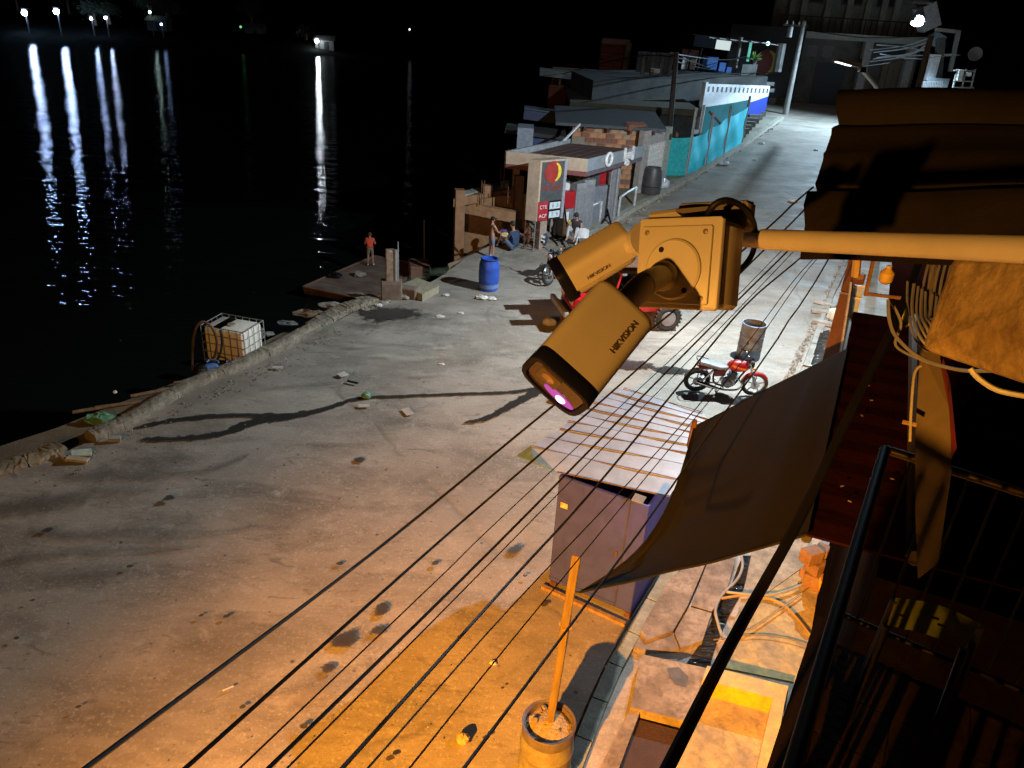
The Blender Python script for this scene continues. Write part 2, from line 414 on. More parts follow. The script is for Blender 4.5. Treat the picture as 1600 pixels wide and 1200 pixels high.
# wet runs, stains and dark patches on the lot
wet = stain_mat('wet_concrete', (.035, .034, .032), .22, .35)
oil = stain_mat('oil_stain', (.045, .04, .036), .55, .6)
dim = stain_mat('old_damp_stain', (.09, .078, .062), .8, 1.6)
pale = stain_mat('pale_spill', (.55, .49, .38), .9, 1.6)
rusty_spill = stain_mat('rusty_spill', (.42, .22, .09), .9, 1.6)
lay = [0]
def ribbon(pts, wid, mt, name='wet_run'):
    lay[0] += 1; z = .024 + .0012 * lay[0]
    pw = smoothpath([g(*p) for p in pts], 7); m_ = len(pw); vs, fs, ed = [], [], []
    ws = wid if isinstance(wid, (list, tuple)) else [wid, wid]
    for i, p in enumerate(pw):
        t = (pw[min(i + 1, m_ - 1)] - pw[max(i - 1, 0)]).normalized(); nn = V((-t.y, t.x, 0))
        u = i / (m_ - 1) * (len(ws) - 1); k = min(int(u), len(ws) - 2); w_ = ws[k] + (ws[k + 1] - ws[k]) * (u - k)
        w_ *= random.uniform(.8, 1.2); e = min(1, i / 3, (m_ - 1 - i) / 3)
        for s_, c in ((-1, 0), (0, 1), (1, 0)):
            vs.append(p + nn * w_ * s_ + V((0, 0, z))); ed.append(c * e)
    for i in range(m_ - 1):
        for k in range(2): fs.append((i * 3 + k, i * 3 + k + 1, i * 3 + k + 4, i * 3 + k + 3))
    decal(name, vs, fs, ed, mt)
def decal(name, vs, fs, ed, mt):
    me = bpy.data.meshes.new(name); me.from_pydata([tuple(v) for v in vs], [], fs); me.materials.append(mt)
    at = me.attributes.new('edge', 'FLOAT', 'POINT')
    for i, e in enumerate(ed): at.data[i].value = e
    o = bpy.data.objects.new(name, me); COL.objects.link(o); o['kind'] = 'structure'; return o
def blot(px, py, rx, ry, mt, name='stain', rz=None):
    lay[0] += 1; z = .024 + .0012 * lay[0]; c = g(px, py)
    a = R(28) if rz is None else R(rz); vs, ed, fs = [c + V((0, 0, z))], [1.0], []
    N = 22
    for k in range(N):
        t = 2 * math.pi * k / N; q = random.uniform(.85, 1.15)
        x, y = rx * q * math.cos(t), ry * q * math.sin(t)
        vs.append(c + V((x * math.cos(a) - y * math.sin(a), x * math.sin(a) + y * math.cos(a), z))); ed.append(0)
        fs.append((0, 1 + k, 1 + (k + 1) % N))
    decal(name, vs, fs, ed, mt)
ribbon([(215, 688), (290, 686), (350, 678), (400, 660), (452, 652), (510, 640), (560, 624), (640, 620), (720, 617), (800, 614), (855, 604)], [.12, .13, .2, .22, .13, .11, .1, .1, .12], wet)
ribbon([(205, 672), (260, 660), (330, 652), (400, 650), (470, 652)], [.1, .13, .13, .12], wet)
ribbon([(722, 662), (760, 655), (800, 634), (840, 612), (862, 600)], [.08, .14, .2, .12], wet)
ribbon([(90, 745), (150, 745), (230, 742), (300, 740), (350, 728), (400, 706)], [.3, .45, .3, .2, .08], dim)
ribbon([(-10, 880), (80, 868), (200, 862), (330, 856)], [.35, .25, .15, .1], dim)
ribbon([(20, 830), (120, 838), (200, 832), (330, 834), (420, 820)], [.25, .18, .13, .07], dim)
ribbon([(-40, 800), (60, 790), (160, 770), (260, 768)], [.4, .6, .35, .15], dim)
blot(60, 790, 1.5, .5, dim, 'dark_patch', 20); blot(250, 720, 1.3, .4, dim, 'dark_patch', 10); blot(130, 900, 1.2, .35, dim, 'dark_patch', 5); blot(860, 700, 1.3, .3, dim, 'dark_patch', 10)
ribbon([(400, 612), (450, 606), (500, 602), (545, 598)], [.06, .14, .12, .05], dim)
blot(985, 572, .95, .42, wet, 'dark_patch', 5); blot(1050, 580, .7, .3, wet, 'dark_patch', 0)  # dark ovals left of the steel drum, sharing the wet run material
blot(640, 500, 2.2, 1.3, dim, 'dark_patch', 10); blot(610, 492, 1.3, .8, oil, 'dark_patch', 10); blot(570, 510, 1.0, .5, dim, 'dark_patch', 10)
blot(1150, 640, .7, .35, dim, 'dark_patch', 10)
for px, py, rx in ((596, 955, .2), (540, 1003, .3), (514, 1048, .16), (590, 990, .2), (805, 862, .24), (532, 884, .09), (562, 722, .17), (315, 966, .05), (355, 967, .07), (204, 889, .08), (263, 783, .16), (74, 833, .13), (28, 1002, .07), (52, 943, .08), (680, 884, .12), (475, 1140, .08), (785, 1080, .05), (380, 1110, .06), (124, 1110, .05), (610, 1190, .08), (760, 1158, .06), (820, 905, .07), (850, 950, .1)):
    blot(px, py, rx, rx * .75, oil, 'oil_spot')
for px, py, rx, ry in ((640, 565, 1.1, .3), (600, 560, .7, .2), (660, 590, .8, .2), (690, 548, .5, .15), (560, 545, .7, .2), (690, 500, .6, .2)):
    blot(px, py, rx, ry, pale, 'pale_spill', 12)
blot(692, 562, .6, .14, rusty_spill, 'rusty_spill', 10); blot(250, 857, .5, .14, rusty_spill, 'rusty_spill', 5)
blot(500, 1075, .7, .4, dim, 'dark_patch')

# loose grit and pebbles
random.seed(31); mb = MB()
def pebble(p_, s):
    mb.add([p_ + V((random.uniform(.6, 1.2) * s * a, random.uniform(.6, 1.2) * s * b, s * c)) for a, b, c in ((-1, -1, -.3), (1, -1, -.3), (1, 1, -.3), (-1, 1, -.3), (-.5, -.5, .7), (.5, -.5, .6), (.4, .5, .7), (-.5, .4, .6))], [(4, 5, 6, 7), (0, 1, 5, 4), (1, 2, 6, 5), (2, 3, 7, 6), (3, 0, 4, 7)])
for k in range(200):
    px, py = random.uniform(-50, 1100), random.uniform(480, 1230)
    if py < 745 - .46 * px + 60: continue
    pebble(g(px, py, .03), random.uniform(.004, .010) * (1 if py > 800 else 1.8))
for k in range(260):
    t = random.random() ** .7; x = 60 + 540 * t; y = 735 - 262 * t + abs(random.gauss(0, 16)) + 4; pebble(g(x, y, .03), random.uniform(.006, .022))
for k in range(350):
    t = random.random(); x = 1325 - 110 * t; y = 400 + 225 * t + random.gauss(0, 6); pebble(g(x, y, .03), random.uniform(.01, .05))
for k in range(250):
    t = random.random(); x = 940 + 280 * t; y = 368 - 180 * t + abs(random.gauss(0, 3)); pebble(g(x, y, .03), random.uniform(.02, .06))
B('gravel', mb, mat('loose_gravel', (.34, .30, .24), .95, col2=(.15, .13, .10), scale=3), kind='stuff', label='loose grit and pebbles scattered over the concrete lot', cat='gravel')

# road kerb and pavement on the river side of the road
kerb_m = mat('kerb_stone', (.40, .38, .32), .9, col2=(.26, .25, .2), scale=7, bump=.6)
kb = thing('road_kerb', 'long pale roadside kerb running from the guard rails up to the utility pole', 'kerb', tuple(g(1100, 275)))
kp = smoothpath([g(930, 372), g(985, 335), g(1040, 305), g(1100, 270), g(1160, 232), g(1225, 186)], 5)
for i in range(len(kp) - 1):
    a, b = kp[i], kp[i + 1]; d = (b - a).normalized(); nrm = V((-d.y, d.x, 0)); b2 = b - d * .03; h = .16 + random.uniform(-.02, .02)
    ring = lambda p: [p, p + nrm * .3, p + nrm * .3 + V((0, 0, h)), p + nrm * .03 + V((0, 0, h))]
    B('kerb_stone', MB().hexa(ring(a), ring(b2)), kerb_m, kb)
mb = MB()
for i in range(len(kp) - 1):
    a, b = kp[i], kp[i + 1]; d = (b - a).normalized(); nrm = V((-d.y, d.x, 0))
    mb.hexa([a + nrm * .31, b + nrm * .31, b + nrm * 3.2, a + nrm * 3.2], [a + nrm * .31 + V((0, 0, .13)), b + nrm * .31 + V((0, 0, .13)), b + nrm * 3.2 + V((0, 0, .13)), a + nrm * 3.2 + V((0, 0, .13))])
struct('pavement', mb, GM2)
blocks = thing('stacked_kerbs', 'row of old concrete blocks lying beside the blue wall', 'blocks', tuple(g(1185, 205)))
for k in range(9):
    c = g(1163 + k * 6.2, 232 - k * 5.6) + V((-.7 - .05 * k, .4, .28))
    B('block', MB().box(c, (.9, .28, .3), rot('Z', 12 + random.uniform(-6, 6))), concm, blocks)

# ================================================================ near right: our side of the street
slabm = mat('stone_slab', (.34, .29, .23), .85, grime=.7, col2=(.15, .12, .09), scale=2.6, bump=.6, bscale=14)
slaby = mat('yellow_slab', (.46, .36, .13), .8, grime=.6, col2=(.22, .19, .12), scale=2.6, bump=.4, bscale=18, lo=.3, hi=.6)  # concrete slabs coloured a mottled yellow
yel = mat('yellow_paint', (.60, .40, .03), .6, col2=(.42, .27, .04), scale=5, bump=.15)
chan = mat('gutter_bed', (.10, .09, .075), .7, col2=(.06, .055, .045), scale=5, bump=.9)
kst = mat('shade_tinted_kerb', (.26, .28, .24), .85, col2=(.16, .18, .14), scale=5, bump=.6)  # grey green tint puts the timber post's shade into the kerb colour
def plate(name, px, z, th, mt, par=None, **k):
    pts = [gz(x, y, z) for x, y in px]
    return B(name, MB().hexa([p - V((0, 0, th)) for p in pts], pts), mt, par, **k)
# kerb strip that starts under the booth
kk = thing('stone_kerb', 'kerb strip tinted grey green as post shade, running past the purple booth to the post barrel', 'kerb', tuple(gz(975, 1020, 0)))
for a, b in zip([(1045, 880), (1010, 935), (978, 985), (950, 1035), (925, 1090), (900, 1150)], [(1011, 933), (979, 983), (951, 1033), (926, 1088), (901, 1148), (880, 1200)]):
    p, q = gz(a[0], a[1], .11), gz(b[0], b[1], .11); d = (p - q).normalized(); nn = V((d.y, -d.x, 0)) * .20
    B('kerb_stone', MB().hexa([v - V((0, 0, .12)) for v in (p, q, q + nn, p + nn)], [p, q, q + nn, p + nn]), kst, kk)
pv = thing('broken_pavement', 'broken pinkish stone slabs between the purple booth and the gutter', 'pavement', tuple(gz(1060, 950, 0)))
for k, (poly, z) in enumerate([([(1045, 905), (1080, 880), (1108, 868), (1075, 945), (1052, 985), (1010, 1000), (1000, 985)], .13),
                               ([(1110, 867), (1150, 872), (1135, 925), (1112, 955), (1080, 945)], .10), ([(1078, 948), (1112, 958), (1098, 1000), (1064, 1012), (1054, 988)], .115),
                               ([(1000, 990), (1052, 988), (1062, 1014), (1000, 1016), (990, 1010)], .09)]):
    plate('stone', poly, z, .2, slabm, pv)
cv = thing('culvert_slab', 'concrete culvert slab with a dark stain bridging the gutter end', 'slab', tuple(gz(1050, 1075, .12)))
plate('slab', [(1002, 1022), (1110, 1045), (1085, 1130), (985, 1105)], .2, .14, slabm, cv)
plate('stain', [(1042, 1044), (1060, 1042), (1076, 1058), (1072, 1074), (1056, 1070), (1046, 1058)], .203, .002, chan, cv)
pit = thing('drain_pit', 'dark sunken drain pit in front of the culvert slab', 'drain', tuple(gz(1020, 1170, 0)))
plate('pit_floor', [(985, 1120), (1075, 1145), (1050, 1260), (925, 1260)], .045, .02, mat('pit_mud', (.05, .025, .014), .8, bump=.6), pit)
plate('pit_kerb', [(985, 1108), (1000, 1112), (945, 1260), (905, 1260)], .16, .15, slabm, pit)
mb = MB(); ch = [(1160, 868), (1180, 868), (1170, 905), (1140, 960), (1118, 1010), (1108, 1046), (1070, 1040), (1098, 1000), (1118, 955), (1142, 915)]
pts = [gz(x, y, .03) for x, y in ch]; mb.hexa([p - V((0, 0, .02)) for p in pts], pts)
wm = water_mat('gutter_water', 7.5, 1.0, (.02, .02, .02), .06)
B('gutter_water', mb, wm, kind='structure')
ys_ = thing('yellow_forecourt', 'cracked pale yellow slabs below the balcony crossed by hoses', 'slab', tuple(gz(1200, 950, .15)))
plate('slab', [(1178, 848), (1262, 826), (1262, 880), (1152, 960), (1166, 905)], .16, .2, mat('pale_slab', (.40, .38, .30), .85, grime=.6, col2=(.20, .19, .15), scale=3, bump=.4), ys_)
plate('slab', [(1150, 962), (1262, 882), (1300, 870), (1320, 990), (1262, 1070), (1118, 1040)], .165, .2, slaby, ys_)
plate('slab', [(1118, 1043), (1262, 1072), (1320, 1000), (1280, 1260), (1205, 1260), (1232, 1078)], .15, .2, mat('pale_slab', (.4, .4, .4)), ys_)
yw = thing('yellow_planter', 'low yellow walled bed with a bright yellow rim in the lower corner', 'planter', tuple(gz(1160, 1130, .1)))
plate('bed', [(1112, 1056), (1215, 1086), (1190, 1300), (1010, 1300)], .10, .1, slaby, yw)
plate('rim', [(1105, 1040), (1232, 1072), (1226, 1096), (1098, 1062)], .36, .36, yel, yw)
plate('rim', [(1231, 1074), (1226, 1098), (1190, 1300), (1160, 1300), (1207, 1093)], .362, .36, yel, yw)
hose_m = mat('yellow_hose', (.42, .27, .08), .5, bump=.03); hose_g = mat('grey_hose', (.36, .36, .34), .45, bump=.03)
def hose(name, px, z, r, mt, label):
    return B(name, MB().tube(smoothpath([gz(x, y, (z[i] if isinstance(z, list) else z)) for i, (x, y) in enumerate(px)], 7), r, 8), mt, smooth=True, label=label, cat='hose')
hose('garden_hose', [(1158, 866), (1160, 885), (1152, 905), (1128, 930), (1118, 952), (1122, 975), (1130, 1000)], .14, .022, hose_g, 'grey hose curling down into the running gutter')
hose('garden_hose', [(1128, 935), (1170, 930), (1215, 940), (1245, 965), (1280, 1012)], .20, .019, hose_m, 'thick ochre hose arching across the yellow slabs')
hose('garden_hose', [(1120, 1005), (1170, 985), (1215, 955), (1275, 912)], .21, .012, hose_m, 'thin straight ochre hose crossing over the thick one')
hose('garden_hose', [(1115, 1000), (1180, 992), (1230, 998), (1275, 1012)], .20, .008, mat('dark_hose', (.2, .15, .05), .5), 'thin dark hose lowest on the yellow slabs')
hose('garden_hose', [(1135, 925), (1200, 930), (1250, 915), (1275, 892)], .22, .02, hose_g, 'pale flat hose leading to the orange ribbed basket')

# orange lit broken pier and ribbed basket at the wall foot
pr = thing('broken_brick_pier', 'orange broken brick pier standing under the dark roof edge', 'pier', tuple(gz(1270, 860, .6)))
om = mat('orange_brick', (.26, .15, .08), .85, col2=(.18, .10, .05), scale=6, bump=.5)
for k, (x, y, zz, d) in enumerate([(1268, 868, .75, (.30, .22, .22)), (1275, 884, .50, (.28, .24, .2)), (1262, 895, .3, (.2, .2, .16)), (1285, 860, .72, (.22, .2, .14)), (1272, 905, .26, (.34, .3, .3))]):
    B('brick', MB().box(gz(x, y, zz), d, rot('Z', 25 + 9 * k), .02), om, pr)
bk = thing('ribbed_basket', 'orange ribbed basket beside the balcony rail', 'basket', tuple(gz(1292, 920, .3)))
c = gz(1296, 925, .3); B('basket_body', MB().lathe(c - V((0, 0, .3)), [(.10, 0), (.14, .1), (.17, .5), (.18, .52)], 16), mat('orange_wicker', (.5, .24, .05), .7), bk)
for k in range(14):
    t = 2 * math.pi * k / 14; B('rib', MB().tube([c + V((.11 * math.cos(t), .11 * math.sin(t), -.28)), c + V((.175 * math.cos(t), .175 * math.sin(t), .2))], .012, 5), yel, bk)

# dark red sheet roof of the neighbour and what hangs from it
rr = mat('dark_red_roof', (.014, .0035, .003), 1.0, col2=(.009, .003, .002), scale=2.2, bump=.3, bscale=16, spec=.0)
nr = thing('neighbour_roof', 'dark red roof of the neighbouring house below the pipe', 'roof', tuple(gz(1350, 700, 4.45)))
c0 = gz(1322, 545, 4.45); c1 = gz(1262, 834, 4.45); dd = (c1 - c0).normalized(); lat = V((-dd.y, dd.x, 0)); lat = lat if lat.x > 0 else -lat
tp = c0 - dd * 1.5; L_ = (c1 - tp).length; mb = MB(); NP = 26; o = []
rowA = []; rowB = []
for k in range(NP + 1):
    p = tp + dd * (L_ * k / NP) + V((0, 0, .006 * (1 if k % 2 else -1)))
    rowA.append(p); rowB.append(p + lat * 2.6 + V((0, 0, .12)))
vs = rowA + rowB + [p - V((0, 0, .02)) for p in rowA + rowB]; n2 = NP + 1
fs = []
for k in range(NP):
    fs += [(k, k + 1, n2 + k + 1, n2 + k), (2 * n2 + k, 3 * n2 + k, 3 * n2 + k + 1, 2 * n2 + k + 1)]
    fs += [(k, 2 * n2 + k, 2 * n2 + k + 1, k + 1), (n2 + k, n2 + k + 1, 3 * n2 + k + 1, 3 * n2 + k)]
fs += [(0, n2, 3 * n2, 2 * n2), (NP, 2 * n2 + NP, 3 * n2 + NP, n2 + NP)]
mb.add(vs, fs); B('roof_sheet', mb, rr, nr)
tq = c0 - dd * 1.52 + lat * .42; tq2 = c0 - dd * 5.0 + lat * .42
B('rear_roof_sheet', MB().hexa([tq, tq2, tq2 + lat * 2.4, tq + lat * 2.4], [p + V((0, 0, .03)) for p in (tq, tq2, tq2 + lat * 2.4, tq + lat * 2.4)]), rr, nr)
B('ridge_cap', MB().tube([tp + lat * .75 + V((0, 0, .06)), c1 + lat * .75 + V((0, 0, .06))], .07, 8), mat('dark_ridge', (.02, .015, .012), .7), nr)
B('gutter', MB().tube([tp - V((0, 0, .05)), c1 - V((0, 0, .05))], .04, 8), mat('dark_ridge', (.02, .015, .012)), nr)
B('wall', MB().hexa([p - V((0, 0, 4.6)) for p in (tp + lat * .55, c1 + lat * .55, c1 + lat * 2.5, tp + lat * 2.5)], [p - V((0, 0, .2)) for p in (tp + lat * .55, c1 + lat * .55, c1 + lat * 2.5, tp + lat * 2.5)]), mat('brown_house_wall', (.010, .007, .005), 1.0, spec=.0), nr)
random.seed(5)
leafm = mat('dry_leaf', (.12, .11, .09), .8)
for k in range(9):
    p = gz(random.uniform(1300, 1400), random.uniform(600, 800), 4.53)
    B('dry_leaf', MB().box(p, (.03, .012, .006), rot('Z', random.uniform(0, 180))), leafm, label='pale dry leaf lying on the dark red roof', cat='leaf', group='dry leaves on the dark red roof')

# shade sail stretched from the timber post to the neighbour's roof
sail_m = mat('dark_shade_cloth', (.013, .012, .010), .9, spec=.1, col2=(.011, .009, .007), scale=30, bump=.25, bscale=260)
A0 = gy(905, 925, 5.95); A1 = gy(1085, 664, 8.0); A2 = gz(1324, 545, 4.5); A3 = gz(1262, 834, 4.5)
N = 28
mb = MB(); vs = []
for i in range(N + 1):
    for j in range(N + 1):
        u, v_ = i / N, j / N     # u: post -> roof, v: near edge -> far edge
        near = A0.lerp(A3, u); far = A0.lerp(A1, min(1, u * 2)) if u < .5 else A1.lerp(A2, (u - .5) * 2)
        near = near + V((.0, .0, -.05)) * math.sin(math.pi * u)
        if u < .5:
            cc = math.sin(math.pi * u * 2); mid = (A0 + A1) / 2; inw = (A3 - mid); inw.z = 0; far = far + inw.normalized() * .34 * cc + V((0, 0, -.10 * cc))
        p = near.lerp(far, v_); p.z -= .13 * math.sin(math.pi * v_) * math.sin(math.pi * u) ; p.z += (.014 * math.sin(9 * v_ + 4 * u) + .012 * math.sin(26 * v_ + 3 * u) * (1 - u) + .008 * math.sin(17 * u - 11 * v_)) * math.sin(math.pi * min(1, max(0, u)))
        vs.append(p)
fs = [(i * (N + 1) + j, (i + 1) * (N + 1) + j, (i + 1) * (N + 1) + j + 1, i * (N + 1) + j + 1) for i in range(N) for j in range(N)]
top = len(vs); vs2 = vs + [p - V((0, 0, .006)) for p in vs]
fs2 = fs + [tuple(top + i for i in f[::-1]) for f in fs]
for k in range(N):
    for a, b in (((k) * (N + 1), (k + 1) * (N + 1)), (k * (N + 1) + N, (k + 1) * (N + 1) + N), (N * (N + 1) + k, N * (N + 1) + k + 1)): fs2.append((a, b, b + top, a + top))
mb.add(vs2, fs2)
sail = thing('shade_sail', 'dark brown shade cloth stretched from the timber post to the red roof', 'shade sail', tuple(A0))
B('cloth', mb, sail_m, sail, smooth=True)
B('hem_rope', MB().tube([vs[i * (N + 1)] + V((0, 0, -.004)) for i in range(N + 1)], .012, 6), black_p, sail, smooth=True)
B('hem_rope', MB().tube([vs[i * (N + 1) + N] + V((0, 0, -.004)) for i in range(N + 1)], .008, 6), black_p, sail, smooth=True)
B('batten_end', MB().box(A1 + V((-.01, 0, -.12)), (.05, .05, .4), rot('X', 8)), rust, sail)
B('fixing_cord', MB().tube([A0, A0 + V((-.06, -.02, .02))], .008, 6), black_p, sail)

# bare bulb hanging under the shade sail from the roof edge
bulb_p = V((3.0, 7.0, 3.25)); eb = thing('eave_bulb', 'bare white bulb hanging under the shade sail', 'bulb', tuple(bulb_p))
B('bulb_glass', MB().ball(bulb_p + V((0, 0, .05)), .035, 10), glow('bulb_glow', (.85, .9, 1), 8), eb, smooth=True); B('bulb_flex', MB().tube([bulb_p + V((0, 0, .08)), bulb_p + V((.3, 0, .6))], .006, 5), black_p, eb); B('bulb_holder', MB().lathe(bulb_p + V((0, 0, .08)), [(.02, 0), (.02, .05)], 8), black_p, eb)
lamp('eave_bulb_light', bulb_p - V((0, 0, .02)), 105, (.78, .86, 1.0), .035)
# timber post set in a concrete filled drum
pbase = gz(858, 1128, 1.0); dr = thing('post_drum', 'worn grey drum filled with concrete holding the timber post', 'drum', (pbase.x, pbase.y, 0))
dm = mat('drum_faded_paint', (.20, .19, .17), .75, .1, col2=(.14, .12, .10), scale=7, bump=.3)
db = mat('drum_violet_band', (.13, .11, .14), .55, .2, col2=(.09, .075, .09), scale=9)
rd = .29
B('drum_body', MB().lathe((0, 0, 0), [(rd - .03, 0), (rd, .02), (rd, .30), (rd + .012, .32), (rd, .34), (rd, .62), (rd + .012, .64), (rd, .66), (rd, .86)], 40, wob=.006), dm, dr, local=True, smooth=True)
B('drum_rim', MB().lathe((0, 0, 0), [(rd, .86), (rd - .005, .93), (rd - .02, .985), (rd - .015, 1.0), (rd + .005, 1.01), (rd + .008, .995), (rd - .03, .99), (rd - .04, .96), (rd - .04, .93)][:7] + [(rd - .035, .9)], 40, wob=.006), db, dr, local=True, smooth=True)
mb = MB(); random.seed(12); prof = [(rd - .03, .93), (.2, .955), (.12, .97), (.05, .985), (0.0001, .99)]
B('concrete_fill', MB().lathe((0, 0, 0), prof, 20, wob=.05), mat('orange_concrete_fill', (.42, .32, .17), .95, col2=(.28, .2, .1), scale=9, bump=1.0, bscale=30), dr, local=True)
for k, (x, y, s) in enumerate(((-.16, .02, .07), (-.1, .15, .05), (.1, -.1, .04), (-.05, .2, .06))):
    B('rubble', MB().box((x, y, .985), (s, s * .8, s * .6), rot('Z', 40 * k) @ rot('X', 20), .01), slabm, dr, local=True)
tp_ = thing('timber_post', 'two spliced timber laths standing upright in the concrete drum', 'post', tuple(pbase))
ptop = gy(902, 866, 6.0); lm = mat('sawn_timber', (.17, .12, .055), .8, col2=(.11, .075, .035), scale=5, bump=.4, stretch=(4, 4, .4))
ex = V((.95, -.3, 0)); mid = pbase.lerp(ptop, .60)
def lath(p, q, wd, th, off):
    d = (q - p).normalized(); e = (ex - d * ex.dot(d)).normalized(); f_ = d.cross(e)
    c = (p + q) / 2 + f_ * off
    return MB().box(c, (wd, th, (q - p).length), Matrix((e, f_, d)).transposed(), .006)
B('lower_lath', lath(pbase - V((0, 0, .2)), mid + (ptop - pbase) * .05, .085, .05, .027), lm, tp_)
B('upper_lath', lath(mid - (ptop - pbase) * .12, ptop, .088, .04, -.024), lm, tp_)
B('binding', MB().box(mid, (.10, .11, .02), rot('Z', 20)), hose_m, tp_)

# ------------------------------------------------ purple booth
boothm = mat('violet_booth_paint', (.045, .060, .42), .55, col2=(.034, .046, .33), scale=1.6, bump=.5, bscale=2.5, spec=.4)
bt = thing('booth', 'closed violet sheet metal booth under a battened tin roof', 'booth', tuple(g(920, 940)))
q0 = g(857, 913); q1 = g(985, 967); fx = (q1 - q0).normalized(); W_ = (q1 - q0).length; fy = V((-fx.y, fx.x, 0)); fy = fy if fy.y > 0 else -fy
HB = 2.0; DB = 1.9
def bp(u, v_, z): return q0 + fx * u + fy * v_ + V((0, 0, z))
B('front_panel', MB().hexa([bp(0, 0, .10), bp(W_ * .80, 0, .10), bp(W_ * .80, .03, .10), bp(0, .03, .10)], [bp(-.0, 0, HB), bp(W_ * .80, 0, HB), bp(W_ * .80, .03, HB), bp(0, .03, HB)]), boothm, bt)
B('corner_panel', MB().hexa([bp(W_ * .81, .0, .10), bp(W_, 0, .10), bp(W_, .03, .10), bp(W_ * .81, .03, .10)], [bp(W_ * .81, 0, HB), bp(W_, 0, HB), bp(W_, .03, HB), bp(W_ * .81, .03, HB)]), boothm, bt)
B('side_panel', MB().hexa([bp(W_ - .03, .031, .10), bp(W_, .031, .10), bp(W_, DB, .10), bp(W_ - .03, DB, .10)], [bp(W_ - .03, .031, HB), bp(W_, .031, HB), bp(W_, DB, HB), bp(W_ - .03, DB, HB)]), boothm, bt)
B('side_panel', MB().hexa([bp(0, .031, .10), bp(.03, .031, .10), bp(.03, DB, .10), bp(0, DB, .10)], [bp(0, .031, HB), bp(.03, .031, HB), bp(.03, DB, HB), bp(0, DB, HB)]), boothm, bt)
B('back_panel', MB().hexa([bp(.031, DB - .03, .10), bp(W_ - .031, DB - .03, .10), bp(W_ - .031, DB, .10), bp(.031, DB, .10)], [bp(.031, DB - .03, HB), bp(W_ - .031, DB - .03, HB), bp(W_ - .031, DB, HB), bp(.031, DB, HB)]), boothm, bt)
B('trim_strip', MB().hexa([bp(W_ * .80 + .001, -.008, .10), bp(W_ * .81 - .001, -.008, .10), bp(W_ * .81 - .001, .0, .10), bp(W_ * .80 + .001, 0, .10)], [bp(W_ * .80 + .001, -.008, HB), bp(W_ * .81 - .001, -.008, HB), bp(W_ * .81 - .001, 0, HB), bp(W_ * .80 + .001, 0, HB)]), mat('dark_violet_trim', (.05, .045, .08), .5), bt)
B('sticker', MB().box(bp(.12, -.003, 1.52), (.11, .004, .085), frame(fx, fy)), mat('orange_white_sticker', (.75, .6, .4), .5, col2=(.7, .25, .05), scale=20, bump=0), bt)
for (z_, h_) in ((.12, .05), (HB - .06, .05)): B('edge_flange', MB().hexa([bp(-.004, -.012, z_), bp(W_ * .80, -.012, z_), bp(W_ * .80, -.001, z_), bp(-.004, -.001, z_)], [bp(-.004, -.012, z_ + h_), bp(W_ * .80, -.012, z_ + h_), bp(W_ * .80, -.001, z_ + h_), bp(-.004, -.001, z_ + h_)]), boothm, bt)
B('padlock_hasp', MB().box(bp(W_ * .74, -.012, 1.05), (.03, .02, .09), frame(fx, fy)), rust, bt)
for u in (.03, W_ - .1): B('skid', MB().hexa([bp(u, -.02, 0), bp(u + .1, -.02, 0), bp(u + .1, DB, 0), bp(u, DB, 0)], [bp(u, -.02, .1), bp(u + .1, -.02, .1), bp(u + .1, DB, .1), bp(u, DB, .1)]), rust, bt)
B('plinth_board', MB().hexa([bp(-.05, -.16, .005), bp(W_ + .0, -.22, .005), bp(W_, -.15, .005), bp(-.05, -.10, .005)], [bp(-.05, -.16, .06), bp(W_, -.22, .06), bp(W_, -.15, .06), bp(-.05, -.10, .06)]), wood, bt)
# roof: sheets between raised rusty battens
tin = mat('dull_tin_sheet', (.36, .43, .56), .5, .0, col2=(.27, .33, .43), scale=3, grime=.2, bump=.08)
rb = mat('rusty_batten', (.13, .075, .045), .8, .0, col2=(.09, .05, .03), scale=6, bump=.3, stretch=(.4, 4, 4))
ZR = 2.06
F0, F1 = gz(852, 726, ZR + .02), gz(1042, 780, ZR)       # front edge, left and right
NB = 11
lefts = [(812, 712), (829, 697), (852, 683), (875, 670), (888, 658), (900, 647), (912, 637), (925, 628), (940, 620), (955, 613), (975, 607)]
rights = [(1046, 776), (1062, 750), (1076, 727), (1084, 710), (1088, 698), (1092, 688), (1097, 679), (1100, 670), (1104, 662), (1106, 655), (1098, 645)]
def rz_(k, r): return ZR + .015 + .010 * k + (.01 if not r else 0)
Lp = [gz(x, y, rz_(k, 0)) for k, (x, y) in enumerate(lefts)]; Rp = [gz(x, y, rz_(k, 1)) for k, (x, y) in enumerate(rights)]
Lp[0] = gz(870, 738, ZR)
